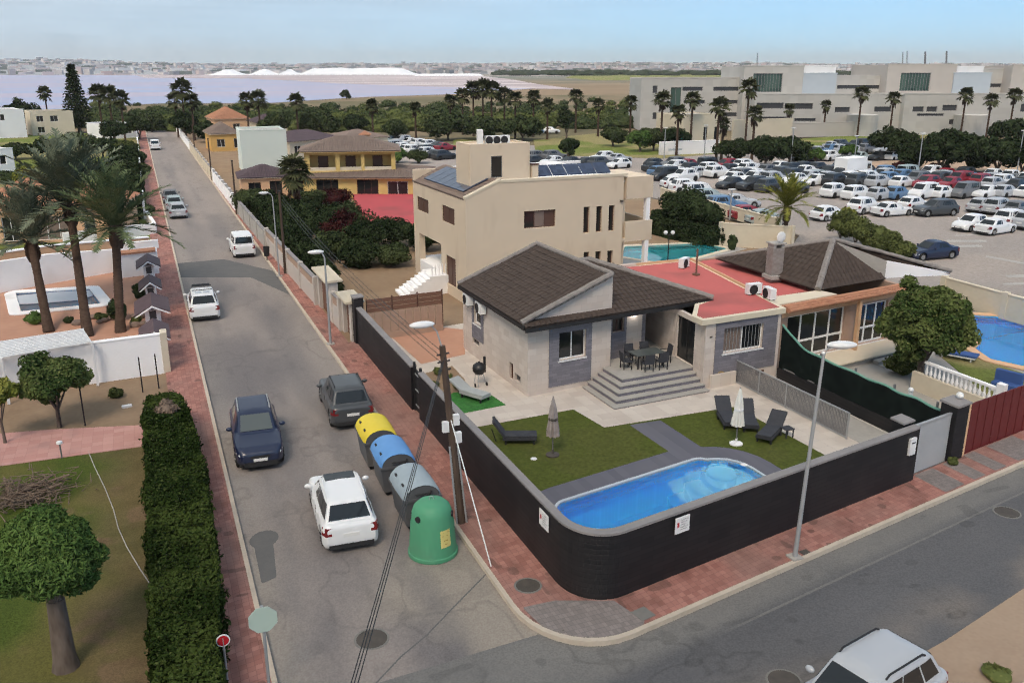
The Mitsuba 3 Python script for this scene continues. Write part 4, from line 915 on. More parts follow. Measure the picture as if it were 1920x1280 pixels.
for px, py, w in ((1395, 871, 'beside the pool steps'), (1001, 860, 'on the grass near the taupe parasol')):
    c = at(px, py, 0.13); one('skimmer_lid', MB().lathe([(0, 0), (0.13, 0), (0.13, 0.02), (0, 0.025)], c), 'white_plastic', 'small round white lid ' + w, 'lid')

# ================================================================ VEHICLES
def man(v, f): return m3.Manifold(m3.Mesh(np.asarray(v, np.float32), np.asarray(f, np.uint32)))


def hull(p): return m3.Manifold.hull_points([tuple(map(float, q)) for q in p])


CARS = {  # length, width, height, ground clearance, hood z, belt z, x of: windscreen base/top, rear glass top/base, nose z, tail z, wheel radius
    'suv': dict(L=4.7, W=1.84, H=1.72, c=0.24, hood=1.06, belt=1.10, x=(1.05, 0.28, -1.75, -2.14), nose=0.92, tail=1.08, r=0.36, nwin=3),
    'hatch': dict(L=4.1, W=1.76, H=1.48, c=0.18, hood=0.92, belt=0.95, x=(1.05, 0.22, -1.30, -1.86), nose=0.76, tail=0.95, r=0.31, nwin=2),
    'sedan': dict(L=4.5, W=1.78, H=1.44, c=0.17, hood=0.90, belt=0.93, x=(0.95, 0.16, -1.05, -1.70), nose=0.74, tail=0.96, r=0.32, nwin=2),
    'minivan': dict(L=4.44, W=1.79, H=1.62, c=0.18, hood=1.00, belt=1.02, x=(1.35, 0.35, -1.65, -2.06), nose=0.80, tail=1.02, r=0.32, nwin=3),
    'van': dict(L=4.25, W=1.78, H=1.84, c=0.19, hood=1.04, belt=1.10, x=(1.30, 0.62, -1.98, -2.06), nose=0.86, tail=1.10, r=0.31, nwin=3),
}


def car_shapes(kind, detail=2):
    """Meshes of one car with its nose along +x, standing on z = 0: a list of (part, sub-part or None, MB, material slot, smooth)."""
    k = CARS[kind]; L, W, H, c, r = k['L'], k['W'], k['H'], k['c'], k['r']; h = L / 2; w = W / 2
    wb, wt, rt, rb = k['x']; belt, hood = k['belt'], k['hood']
    st = [(-h, c + 0.16, k['tail'] - 0.10, w * 0.86), (-h + 0.10, c + 0.02, k['tail'], w * 0.95), (rb + 0.06, c, max(belt, k['tail']), w), (0, c - 0.02, belt, w), (wb, c, belt - 0.02, w), (wb + 0.5 * (h - wb), c, hood - 0.06, w * 0.985), (h - 0.28, c + 0.02, k['nose'] + 0.04, w * 0.92), (h, c + 0.14, k['nose'] - 0.16, w * 0.74)]

    def sec(s):
        x, z0, z1, q = s; zm = z0 + 0.45 * (z1 - z0)
        return [(x, y * e, z) for y in (-1, 1) for e, z in ((q * 0.90, z0), (q, z0 + 0.12), (q, zm), (q * 0.985, z1 - 0.10), (q * 0.86, z1))]
    lower = m3.Manifold()
    for a, b in zip(st[:-1], st[1:]): lower += hull(sec(a) + sec(b))
    wbelt, wroof = w * 0.93, w * 0.70 if kind != 'van' else w * 0.80
    bot = [(rb, wbelt * 0.94), (rb + 0.35, wbelt), (wb - 0.5, wbelt), (wb, wbelt * 0.82)]
    zb = belt - 0.08; zr = H
    topp = [(rt, wroof * 0.93, zr - 0.06), (rt + 0.35, wroof, zr - 0.01), (wt - 0.35, wroof, zr - 0.01), (wt, wroof * 0.94, zr - 0.06)]
    cab = hull([(x, s * y, zb) for x, y in bot for s in (-1, 1)] + [(x, s * y, z) for x, y, z in topp for s in (-1, 1)] + [(0.5 * (rt + wt), 0, zr + 0.035), (rt + 0.3, 0, zr + 0.02), (wt - 0.3, 0, zr + 0.02)])
    body = lower + cab
    if detail >= 2:
        body = body.refine_to_length(0.10); mm = body.to_mesh(); t = trimesh.Trimesh(mm.vert_properties[:, :3], mm.tri_verts, process=True)
        trimesh.smoothing.filter_taubin(t, lamb=0.55, nu=0.53, iterations=10)
        try:
            body2 = man(t.vertices, t.faces); body = body2 if body2.volume() > 1 else body
        except Exception: pass
    ax = (h - 0.82, -h + 0.78) if kind != 'van' else (h - 0.78, -h + 0.72)
    for x in ax:
        for s in (-1, 1):
            cyl = m3.Manifold.cylinder(0.34, r + 0.07, r + 0.07, 20, True).rotate((90, 0, 0)).translate((x, s * (w - 0.10), r + 0.02))
            body -= cyl
    mm = body.to_mesh(); out = []
    bd = MB().add(mm.vert_properties[:, :3], mm.tri_verts); out.append(('body', None, bd, 'paint', 38 if detail >= 2 else 32))
    off = 0.022 if detail >= 2 else 0.012
    def side(s0, s1, t0, t1, sgn):   # quad on the side of the cabin
        pts = []
        for s, t in ((s0, t0), (s1, t0), (s1, t1), (s0, t1)):
            B = np.interp(s, [0, .12, .86, 1], [rb + 0.02, rb + 0.35, wb - 0.5, wb]), np.interp(s, [0, .12, .86, 1], [wbelt * .94, wbelt, wbelt, wbelt * .82])
            Tt = np.interp(s, [0, .12, .86, 1], [rt, rt + .35, wt - .35, wt]), np.interp(s, [0, .12, .86, 1], [wroof * .93, wroof, wroof, wroof * .94])
            x = B[0] + (Tt[0] - B[0]) * t; y = B[1] + (Tt[1] - B[1]) * t; z = zb + (zr - 0.03 - zb) * t; pts.append((x, sgn * (y + off), z))
        return pts
    def face(front):
        x0, x1 = (wb, wt) if front else (rb, rt); y0, y1 = (wbelt * .82, wroof * .94) if front else (wbelt * .94, wroof * .93); e = off * 1.3 * (1 if front else -1)
        t0, t1 = (0.20, 0.93) if front else (0.24, 0.88)
        f = 0.90
        return [(x0 + (x1 - x0) * t + e, sg * (y0 + (y1 - y0) * t) * f, zb + (zr - 0.05 - zb) * t + off * 0.5) for t, sg in ((t0, -1), (t0, 1), (t1, 1), (t1, -1))]
    cuts = {2: ((0.10, 0.47), (0.51, 0.90)), 3: ((0.05, 0.25), (0.28, 0.57), (0.60, 0.92))}[k['nwin']]
    def slab(p, inward): p = np.asarray(p, float); return MB().hexa(list(p + inward) + list(p))
    if detail >= 1:
        out.append(('windscreen', None, slab(face(True), np.array([-0.03, 0, -0.02])), 'glass_front', False)); out.append(('rear_window', None, slab(face(False), np.array([0.03, 0, -0.02])), 'glass', False))
        for s in (-1, 1):
            for a, b in cuts:
                p = side(a, b, 0.24, 0.86, s); p = p if s < 0 else p[::-1]; out.append(('side_window', None, slab(p, np.array([0, -s * 0.03, 0])), 'glass', False))
    else:
        g = MB(); g.V += slab(face(True), np.array([-0.03, 0, -0.02])).V; g.F += [np.asarray(x) for x in slab(face(True), np.array([0, 0, 0])).F]; g.n = 8
        for p, i in [(face(False), np.array([0.03, 0, -0.02]))] + [((side(a, b, 0.24, 0.86, s) if s < 0 else side(a, b, 0.24, 0.86, s)[::-1]), np.array([0, -s * 0.03, 0])) for s in (-1, 1) for a, b in cuts]: g.hexa(list(np.asarray(p) + i) + list(np.asarray(p)))
        out.append(('windows', None, g, 'glass', False))
    tw = MB()
    for x in ax:
        for s in (-1, 1):
            y0, y1 = s * (w - 0.24), s * (w - 0.02)
            if detail >= 1:
                ty = MB().tube([(x, y0, r), (x, y0 + s * 0.03, r), (x, y1 - s * 0.03, r), (x, y1, r)], [r * 0.9, r, r, r * 0.92], 22); rm = MB().tube([(x, y1 - s * 0.02, r), (x, y1 + s * 0.006, r)], [r * 0.66, r * 0.60], 16)
                out.append(('wheel', None, ty, 'tyre', 50)); out.append(('wheel', 'rim', rm, 'rim', False))
                if detail >= 2:
                    sp = MB()
                    for q in range(5):
                        a = q * 2 * math.pi / 5 + 0.6; sp.tube([(x + 0.30 * r * math.cos(a), y1 + s * 0.007, r + 0.30 * r * math.sin(a)), (x + 0.52 * r * math.cos(a), y1 + s * 0.007, r + 0.52 * r * math.sin(a))], 0.10 * r, 6)
                    out.append(('wheel', 'rim_hole', sp, 'trim', False))
            else: tw.tube([(x, y0, r), (x, y1, r)], r, 12)
    if detail == 0: out.append(('tyres', None, tw, 'tyre', 50))
    und = MB().bx(-h + 0.25, h - 0.25, -w + 0.12, w - 0.12, c - 0.05, c + 0.1); out.append(('underbody', None, und, 'trim', False))
    if detail >= 1:
        zt_ = k['tail'] - 0.08
        for s in (-1, 1):
            out.append(('tail_light', None, MB().hexa([(-h - 0.012, s * w * 0.80 - 0.11, zt_ - 0.26), (-h + 0.22, s * w * 0.90 - 0.11, zt_ - 0.26), (-h + 0.22, s * w * 0.90 + 0.11, zt_ - 0.26), (-h - 0.012, s * w * 0.80 + 0.08, zt_ - 0.26), (-h + 0.02, s * w * 0.78 - 0.11, zt_), (-h + 0.25, s * w * 0.86 - 0.11, zt_), (-h + 0.25, s * w * 0.86 + 0.10, zt_), (-h + 0.02, s * w * 0.78 + 0.08, zt_)]), 'tail', False))
            out.append(('head_light', None, MB().hexa([(h - 0.42, s * w * 0.78 - 0.16, k['nose'] - 0.22), (h - 0.10, s * w * 0.66 - 0.16, k['nose'] - 0.24), (h - 0.10, s * w * 0.66 + 0.16, k['nose'] - 0.24), (h - 0.42, s * w * 0.78 + 0.16, k['nose'] - 0.22), (h - 0.50, s * w * 0.76 - 0.15, k['nose'] - 0.02), (h - 0.22, s * w * 0.66 - 0.15, k['nose'] - 0.06), (h - 0.22, s * w * 0.66 + 0.15, k['nose'] - 0.06), (h - 0.50, s * w * 0.76 + 0.15, k['nose'] - 0.02)]), 'head', False))
            v = trimesh.creation.icosphere(2, 1.0); out.append(('mirror', None, MB().add(v.vertices * [0.075, 0.12, 0.085] + [wb - 0.55, s * (w + 0.10), belt + 0.06], v.faces), 'paint', True))
        out.append(('front_bumper', None, MB().bx(h - 0.10, h + 0.015, -w * 0.68, w * 0.68, c + 0.0, c + 0.20), 'trim', False)); out.append(('rear_bumper', None, MB().bx(-h - 0.015, -h + 0.12, -w * 0.80, w * 0.80, c + 0.02, c + 0.17), 'trim', False))
        out.append(('grille', None, MB().bx(h - 0.10, h + 0.004, -w * 0.40, w * 0.40, k['nose'] - 0.36, k['nose'] - 0.24), 'trim', False))
        out.append(('number_plate', None, MB().bx(-h - 0.02, -h + 0.05, -0.26, 0.26, k['tail'] - 0.42, k['tail'] - 0.30), 'plate', False)); out.append(('number_plate', None, MB().bx(h - 0.05, h + 0.028, -0.26, 0.26, c + 0.22, c + 0.33), 'plate', False))
    if detail >= 2:
        for s in (-1, 1):
            for xx in ((0.25, -0.72) if k['nwin'] == 3 else (0.15, -0.8)): out.append(('door_handle', None, MB().bx(xx - 0.09, xx + 0.09, s * (w - 0.005) - 0.012, s * (w - 0.005) + 0.018, belt - 0.17, belt - 0.135), 'paint', False))
            out += [('door_seam', None, MB().bx(xx, xx + 0.012, s * w - 0.012, s * w + 0.004, c + 0.12, belt - 0.12), 'trim', False) for xx in (-0.33, 0.80)]
    return out


_cars = {}


def car(name, kind, paintm, pos, heading, label, detail=2, group=None, extra=None, glass_front='car_glass', cat='car'):
    """heading: degrees of the nose from +x, counter-clockwise."""
    if (kind, detail) not in _cars: _cars[kind, detail] = [(p, s_, mikit.ply(mb.arr(), smooth=sm), slot) for p, s_, mb, slot, sm in car_shapes(kind, detail)]
    t = thing(name, label, cat, group); M = T().translate([float(pos[0]), float(pos[1]), float(pos[2]) if len(pos) > 2 else 0.0]).rotate([0, 0, 1], float(heading)); last = None
    slots = dict(paint=paintm, glass='car_glass', glass_front=glass_front, tyre='tyre', rim='rim', trim='trim', tail='tail_light', head='head_light', plate='plate')
    for p, s_, d, slot in _cars[kind, detail]:
        if s_ is None: key = numbered(f'{t}__{p}'); last = key
        else: key = numbered(f'{last}__{s_}')
        if p in ('tyres', 'windows'): labels[key] = {'kind': 'stuff'}
        scene[key] = {**d, 'bsdf': {'type': 'ref', 'id': 'm_' + slots[slot]}, 'to_world': M}
    if extra:
        cs, sn = math.cos(math.radians(heading)), math.sin(math.radians(heading)); z0 = pos[2] if len(pos) > 2 else 0
        loc = lambda q: np.array([pos[0] + q[0] * cs - q[1] * sn, pos[1] + q[0] * sn + q[1] * cs, z0 + q[2]])
        for nm, mb, m_ in extra: part(t, nm, mb.xf(lambda *q: loc(q)), m_)
    return t


def rails(kind, mat_='trim'):
    k = CARS[kind]; w = k['W'] / 2 * (0.66); x0, x1 = k['x'][2] + 0.25, k['x'][1] - 0.25; z = k['H']
    return [('roof_rail', MB().tube([(x0, s * w, z - 0.02), (x0 + 0.12, s * w, z + 0.055), (x1 - 0.12, s * w, z + 0.055), (x1, s * w, z - 0.03)], 0.026, 6), mat_) for s in (-1, 1)]


def rear_c(px0, px1, py, L): a = at(px0, py); return a


def park(*a, end=-1, px, py, head, **k):
    """A car whose rear (end -1) or front (end 1) bumper stands over the surveyed ground point."""
    name, kind, paintm, label = a; q = at(px, py); L = CARS[kind]['L'] / 2; u = np.array([math.cos(math.radians(head)), math.sin(math.radians(head)), 0]); return car(name, kind, paintm, q - u * L * end, head, label, **k)


# on the street
park('moving_car', 'suv', 'paint_navy', 'dark blue estate car driving towards the camera in the left lane', end=1, px=491, py=884, head=-93, extra=rails('suv', 'steel'), glass_front='car_glass_pale')
park('moving_car', 'minivan', 'paint_white', 'white people carrier seen from behind with a dark sunroof strip, next to the bins', px=661, py=1035, head=86.5, extra=[('sunroof', MB().bx(-0.15, 0.35, -0.5, 0.5, 1.615, 1.652), 'car_glass'), *rails('minivan', 'paint_white')])
park('parked_suv', 'suv', 'paint_charcoal', 'dark grey car with roof rails parked behind the yellow bin', px=664, py=806, head=87, extra=rails('suv'))
park('taxi', 'minivan', 'paint_white', 'white car with blue print on its roof driving away past the white garden wall', px=386, py=603, head=89, extra=[('roof_rack', MB().tube([(0.3, -0.6, 1.70), (0.3, 0.6, 1.70)], 0.025, 6).tube([(-0.9, -0.6, 1.70), (-0.9, 0.6, 1.70)], 0.025, 6), 'trim'), ('roof_print', MB().bx(-1.45, -1.1, -0.42, -0.05, 1.60, 1.668).bx(-1.45, -1.1, 0.05, 0.45, 1.60, 1.668), 'hospital_blue'), ('roof_bar', MB().bx(0.28, 0.46, -0.52, 0.52, 1.66, 1.78), 'trim')])
park('parked_van', 'van', 'paint_white', 'white van with two square rear windows by the right hand kerb', px=460, py=484, head=90)
park('parked_car', 'hatch', 'paint_silver', 'silver hatchback parked on the left behind the palms, closest of the far cars', px=336, py=411, head=90, detail=1)
park('parked_car', 'hatch', 'paint_sage', 'pale green hatchback parked between the silver and the grey car far up the street', px=329, py=396, head=90, detail=1)
park('parked_car', 'sedan', 'paint_grey', 'grey car parked beyond the pale green one far up the street', px=322, py=383, head=90, detail=1)
park('parked_car', 'van', 'paint_white', 'small white van at the far end of the street', px=292, py=282, head=90, detail=1)
car('parked_suv', 'suv', 'paint_silver', (14.05, 12.9), 192, 'silver car with black roof rails at the bottom edge by the dirt verge', extra=rails('suv'), glass_front='car_glass')
# bins
def lid_bin(c, rz, mat_name, label):
    t = thing('rubbish_container', label, 'bin', 'recycling bins in a row by the kerb'); cs, sn = math.cos(rz), math.sin(rz)
    loc = lambda a, b, z: np.array([c[0] + a * cs - b * sn, c[1] + a * sn + b * cs, z])
    w, d = 0.92, 0.62
    part(t, 'body', MB().hexa([loc(a * 0.86, b * 0.84, 0.2) for a, b in ((-w, -d), (w, -d), (w, d), (-w, d))] + [loc(a, b, 1.18) for a, b in ((-w, -d), (w, -d), (w, d), (-w, d))]), 'bin_body')
    part(t, 'rim', MB().bx(-w - 0.05, w + 0.05, -d - 0.05, d + 0.05, 1.16, 1.25, loc), 'bin_body')
    g = np.linspace(0, np.pi, 15); lid = MB(); rows = [[loc(a, -math.cos(q) * (d + 0.04) * e, 1.245 + math.sin(q) * 0.50 * e) for q in g] for a, e in ((-w - 0.02, 0.90), (-w + 0.10, 1), (0, 1.03), (w - 0.10, 1), (w + 0.02, 0.90))]
    v = np.array(rows).reshape(-1, 3); i, j = np.meshgrid(np.arange(4), np.arange(14), indexing='ij'); q = np.stack([i * 15 + j, (i + 1) * 15 + j, (i + 1) * 15 + j + 1, i * 15 + j + 1], -1).reshape(-1, 4); lid.add(v, q)
    part(t, 'lid', lid, mat_name, smooth=35)
    for k, a in enumerate((-w + 0.008, w - 0.008)):
        e = MB(); e.add(np.vstack([[loc(a, 0, 1.245)], [loc(a, -math.cos(q) * (d + 0.03) * 0.9, 1.245 + math.sin(q) * 0.48 * 0.93) for q in g]]), [[0, q + 1, q + 2] for q in range(14)]); part(t, 'lid_end', e, 'bin_body')
    for s in (-1, 1):
        part(t, 'handle_arm', MB().tube([loc(s * (w + 0.07), -0.1, 0.75), loc(s * (w + 0.09), 0.3, 1.5)], 0.03, 6), 'trim'); part(t, 'lid_hole', MB().box(loc(s * 0.42, -d * 0.83, 1.53), (0.2, 0.06, 0.13), rz), 'trim')
        for b in (-0.35, 0.35): part(t, 'wheel', MB().tube([loc(s * 0.62 - 0.03, b, 0.1), loc(s * 0.62 + 0.03, b, 0.1)], 0.1, 10), 'tyre')
    part(t, 'lever', MB().tube([loc(w + 0.1, -0.25, 1.42), loc(w + 0.1, 0.25, 1.42)], 0.025, 6), 'trim')


lid_bin((7.25, 31.55), math.radians(-92), 'bin_yellow', 'yellow lidded recycling container next to the dark grey parked car')
lid_bin((7.28, 29.2), math.radians(-92), 'bin_blue', 'blue lidded container second in the row of bins')
lid_bin((7.32, 26.5), math.radians(-90), 'bin_grey', 'grey lidded container between the blue one and the green bottle bank')
c = np.array([7.22, 24.2, 0]); t = thing('bottle_bank', 'green dome shaped bottle bank with a yellow label', 'bin')
part(t, 'base', MB().lathe([(0, 0.02), (0.80, 0.02), (0.80, 0.13), (0.74, 0.16)], c, 28), 'bin_green', smooth=40)
part(t, 'shell', MB().lathe([(0.76, 0.15), (0.73, 0.6), (0.69, 1.15), (0.66, 1.2), (0.64, 1.45), (0.57, 1.66), (0.42, 1.80), (0.2, 1.86), (0, 1.87)], c, 32), 'bin_green', smooth=40)
for a in (30, 150, 210, 330): q = math.radians(a); part(t, 'bottle_hole', MB().tube([c + [0.60 * math.cos(q), 0.60 * math.sin(q), 1.42], c + [0.67 * math.cos(q), 0.67 * math.sin(q), 1.42]], 0.1, 14), 'trim')
q = math.radians(-72); nx, ny = math.cos(q), math.sin(q); lb = MB(); rows = []
for zz in (0.50, 1.08): rows += [[c[0] + (0.765 - 0.066 * zz + 0.012) * math.cos(q + e), c[1] + (0.765 - 0.066 * zz + 0.012) * math.sin(q + e), zz] for e in np.linspace(-0.26, 0.26, 7)]
part(t, 'label', lb.add(rows, [[i, i + 1, i + 8, i + 7] for i in range(6)]), 'label_yellow')
dk = MB()
for zz, e0, e1 in ((0.98, -0.16, 0.18), (0.88, -0.18, 0.12), (0.72, -0.1, 0.1), (0.6, -0.05, 0.05)):
    rr = 0.765 - 0.066 * zz + 0.016; dk.add([[c[0] + rr * math.cos(q + e), c[1] + rr * math.sin(q + e), zz + d] for d in (0, 0.03) for e in (e0, e1)], [[0, 1, 3, 2]])
part(t, 'label_print', dk, 'hose', kind='stuff'); part(t, 'lifting_eye', MB().tube([c + [-.06, 0, 1.86], c + [-.05, 0, 1.97], c + [.05, 0, 1.97], c + [.06, 0, 1.86]], 0.015, 6), 'steel')

# ================================================================ STREET FURNITURE
def street_lamp(base, h, arm, ang, label, group=None, r=0.075, z0=0.13, head=1.0, lean=(0, 0)):
    t = thing('street_lamp', label, 'street lamp', group); b = np.array([base[0], base[1], z0]); u = np.array([math.cos(ang), math.sin(ang), 0]); top = b + [lean[0], lean[1], h]
    part(t, 'base_plate', MB().box(b + [0, 0, 0.03], (0.4, 0.4, 0.06)), 'concrete')
    part(t, 'pole', MB().tube([b, b + (top - b) * 0.5, top - [0, 0, 0.25], top + u * 0.12, top + u * arm * 0.8 + [0, 0, 0.08]], [r, r * 0.8, r * 0.62, r * 0.55, r * 0.5], 10), 'steel', smooth=45)
    s = trimesh.creation.icosphere(2, 1.0); v = s.vertices * [0.40 * head, 0.17 * head, 0.10 * head]; cs, sn = math.cos(ang), math.sin(ang); cc = top + u * (arm + 0.1) + [0, 0, 0.09]
    v = np.column_stack([v[:, 0] * cs - v[:, 1] * sn, v[:, 0] * sn + v[:, 1] * cs, v[:, 2]]) + cc; part(t, 'lamp_head', MB().add(v, s.faces), 'lamp_white', smooth=True)
    part(t, 'glass', MB().add((s.vertices * [0.26 * head, 0.12 * head, 0.05]) @ np.array([[cs, sn, 0], [-sn, cs, 0], [0, 0, 1]]) + cc - [0, 0, 0.075], s.faces), 'head_light', smooth=True); return t


street_lamp(at(1490, 1045, 0.13), 6.75, 0.42, math.radians(-20), 'tall grey street lamp in front of the black wall on the cross street', lean=(0.55, 0.3), head=1.15)
street_lamp(at(620, 645, 0.13), 5.1, 0.35, math.radians(178), 'thin grey street lamp by the pink stone wall further up the street', head=1.1, lean=(0, 0.2))
street_lamp(at(524, 518, 0.13), 6.0, 0.5, math.radians(180), 'thin street lamp post beside the dark hedge, next one up the street', r=0.06, lean=(0, 0.4), head=0.9)
ep = thing('utility_pole', 'dark wooden utility pole with meter boxes leaning by the bins', 'utility pole'); pb_ = at(865, 979, 0.13); pt = at(829, 648, 6.3)
pp = lambda s: pb_ + (pt - pb_) * s
part(ep, 'pole', MB().tube([pb_, pp(0.5), pt], [0.14, 0.125, 0.10], 10), 'old_wood', smooth=50)
part(ep, 'bracket', MB().tube([pt - [0, 0, 0.1], pt + [-0.12, 0.15, 0.45], pt + [-0.35, 0.1, 0.72]], 0.025, 6), 'steel')
for k, (dz, dx, w_) in enumerate(((0.18, 0.14, 0.14), (0.34, -0.12, 0.16), (0.52, 0.13, 0.12))):
    part(ep, 'cross_arm', MB().tube([pp(1 - dz * 0.25) + [-0.22, -0.05, 0], pp(1 - dz * 0.25) + [0.22, 0.05, 0]], 0.03, 6), 'trim')
for s, d in ((0.60, (0.16, -0.14, 0)), (0.50, (0.18, -0.12, 0)), (0.56, (-0.2, -0.05, 0.02))): part(ep, 'junction_box', MB().box(pp(s) + d, (0.20, 0.16, 0.36)), 'lamp_white')
for d in (-0.17, 0.17): part(ep, 'cable_duct', MB().tube([pb_ + [d, -0.06, 0], pp(0.45) + [d * 0.8, -0.06, 0]], 0.035, 6), 'steel')
s = trimesh.creation.icosphere(2, 1.0); hd = pt + [-0.62, 0.10, 0.74]
part(ep, 'lamp_head', MB().add(s.vertices * [0.42, 0.18, 0.11] + hd, s.faces), 'lamp_white', smooth=True)
g0 = at(921, 1062, 0.13); one('guy_wire', MB().tube([g0, g0 + (pp(0.62) - g0) * 0.75, pp(0.62)], 0.02, 6), 'lamp_white', 'pale stay tube running from the utility pole down to the brick pavement', 'wire')


def cable(A, B, sag, r, label, group='overhead cables'):
    A, B = np.asarray(A, float), np.asarray(B, float); s = np.linspace(0, 1, 25)[:, None]; p = A + (B - A) * s; p[:, 2] -= (4 * sag * s * (1 - s))[:, 0]
    one('overhead_cable', MB().tube(p, r, 6), 'black_paint', label, 'cable', group)


far_end = at(640, 1330, 5.0); uu = (far_end - pp(0.97)); uu = pp(0.97) + uu * 1.5
for k, d in enumerate((-0.16, -0.03, 0.12)): cable(pp(0.93) + [d * 0.4, 0, d * 0.6], uu + [d * 1.2, d, d * 0.5], 0.25, 0.011, 'black overhead cable crossing the street from the utility pole, ' + ('left of the bundle', 'middle of the bundle', 'right of the bundle')[k])
for k, (d, hz) in enumerate(((0.0, 5.6), (0.2, 5.9), (-0.2, 5.3))): cable(pp(0.93) + [0, d * 0.3, d], site(7.55, 50.0, hz), 0.5, 0.012, 'thin overhead wire along the right hand pavement, ' + ('middle one', 'upper one', 'lower one')[k], 'thin wires along the pavement')
for k, (y, hgt_, lab) in enumerate(((50.0, 6.2, 'wooden pole on the right pavement beside the dark hedge'), (74.3, 5.6, 'dark pole on the right pavement before the yellow houses'), (100.0, 5.6, 'distant wooden pole halfway up the right pavement'), (128.0, 5.6, 'farthest wooden pole on the right pavement'))):
    t = thing('utility_pole', lab, 'utility pole'); part(t, 'pole', MB().tube([site(7.0 if k else 7.4, y, 0.13), site(7.0 if k else 7.4, y, hgt_)], [0.11, 0.08], 8), 'old_wood'); part(t, 'cap', MB().box(site(7.0 if k else 7.4, y, hgt_ + 0.04), (0.2, 0.2, 0.08)), 'trim')
# signs near the camera
b = at(506, 1300, 0.13); t = thing('stop_sign', 'grey green back of an octagonal traffic sign on a steel post, bottom left', 'traffic sign'); top = np.array([b[0], b[1], 2.62])
part(t, 'post', MB().tube([b, top], 0.04, 8), 'steel', smooth=50)
oc = MB(); r8 = 0.36; pts = [(r8 * math.cos(math.radians(22.5 + 45 * k)), r8 * math.sin(math.radians(22.5 + 45 * k))) for k in range(8)]
pr = MB().prism(pts, 0, 0.02); v, f = pr.arr(); part(t, 'plate', MB().add(np.column_stack([b[0] + v[:, 0], b[1] - 0.05 - v[:, 2], 2.28 + v[:, 1]]), f), 'sign_back'); part(t, 'clamp', MB().box((b[0], b[1] - 0.03, 2.4), (0.12, 0.03, 0.05)).box((b[0], b[1] - 0.03, 2.15), (0.12, 0.03, 0.05)), 'steel')
b = at(436, 1200, 0.14); t = thing('round_sign', 'red and white round road sign half hidden in the hedge at the bottom left', 'traffic sign'); b = at(419, 1208, 1.22); b[2] = 0.13
part(t, 'post', MB().tube([b, b + [0, 0, 1.3]], 0.03, 8), 'steel', smooth=50); d = MB().tube([b + [0, 0.0, 1.22], b + [0, -0.02, 1.22]], 0.17, 20); part(t, 'plate', d, 'white_plastic'); part(t, 'disc', MB().tube([b + [0, -0.021, 1.22], b + [0, -0.026, 1.22]], 0.14, 20), 'sign_red')
for (px, py, r, lab, z, mt) in ((990, 1097, 0.36, 'round rusty manhole cover in the brick pavement by the black wall', 0.137, 'iron'), (697, 1197, 0.42, 'dark round manhole cover in the street near the bottom of the photo', 0.004, 'iron'), (1888, 960, 0.4, 'worn round manhole cover in the cross street at the right', 0.004, 'iron'), (1470, 1275, 0.4, 'round manhole cover left of the silver car', 0.004, 'iron')):
    c = at(px, py, z); t = thing('manhole_cover', lab, 'manhole cover'); part(t, 'frame', MB().lathe([(r, -0.02), (r + 0.06, -0.02), (r + 0.06, 0.006), (r, 0.006)], c, 28), 'gutter'); part(t, 'lid', MB().lathe([(0, 0.009), (r, 0.009), (r, -0.02)], c, 28), mt)
c = at(1206, 1150, 0.14); one('utility_cover', MB().box(c + [0, 0, 0.006], (0.5, 0.5, 0.014), 0.2), 'gutter', 'square grey utility cover at the rounded pavement corner', 'cover')
c = at(1510, 1035, 0.138); one('utility_cover', MB().box(c + [0, 0, 0.004], (0.32, 0.28, 0.012), 0.1), 'iron', 'small rusty cover beside the tall street lamp', 'cover')

# ================================================================ VEGETATION
def quads(c, n, size, rng, stretch=1.6):
    """Leaf-sized faces at the points c facing roughly along n."""
    k = len(c); a = np.cross(n, rng.normal(size=(k, 3))); a /= np.linalg.norm(a, axis=1, keepdims=True) + 1e-9; b = np.cross(n, a); b /= np.linalg.norm(b, axis=1, keepdims=True) + 1e-9
    s = size * rng.uniform(0.6, 1.35, (k, 1)); a = a * s * stretch; b = b * s
    v = np.stack([c - a, c + b * 0.8, c + a, c - b * 0.8], 1).reshape(-1, 3); q = np.arange(k)[:, None] * 4
    return v, np.vstack([q + [0, 1, 2], q + [0, 2, 3]])


def leaf_cloud(rng, clumps, n, size, jitter=0.55, up=0.25, stretch=1.6):
    """clumps: rows (x, y, z, rx, ry, rz); leaves lie in shells round them."""
    clumps = np.asarray(clumps, float); w = clumps[:, 3] * clumps[:, 5]; i = rng.choice(len(clumps), n, p=w / w.sum()); d = rng.normal(size=(n, 3)); d /= np.linalg.norm(d, axis=1, keepdims=True)
    r = 1 - rng.random((n, 1)) ** 1.6 * 0.55; c = clumps[i, :3] + d * clumps[i, 3:] * r; nn = d + rng.normal(size=(n, 3)) * jitter; nn[:, 2] += up; nn /= np.linalg.norm(nn, axis=1, keepdims=True)
    return quads(c, nn, size, rng, stretch)


def limbs(rng, base, crown_c, trunk_r, n, spread, fork=0.5):
    mb = MB(); base = np.asarray(base, float); cc = np.asarray(crown_c, float); k = base + (cc - base) * fork + [rng.normal() * 0.05, rng.normal() * 0.05, 0]
    mb.tube([base - [0, 0, 0.1], base + (k - base) * 0.15, base + (k - base) * 0.6, k], [trunk_r * 1.35, trunk_r * 1.05, trunk_r * 0.9, trunk_r * 0.8], 10)
    for q in range(n):
        a = q * 2 * math.pi / n + rng.uniform(-0.3, 0.3); e = cc + np.array([math.cos(a) * spread, math.sin(a) * spread, rng.uniform(-0.2, 0.6) * spread]); mid = k + (e - k) * 0.5 + [0, 0, 0.15 * spread]
        mb.tube([k - [0, 0, 0.1], mid, e], [trunk_r * 0.55, trunk_r * 0.34, trunk_r * 0.12], 6)
    return mb


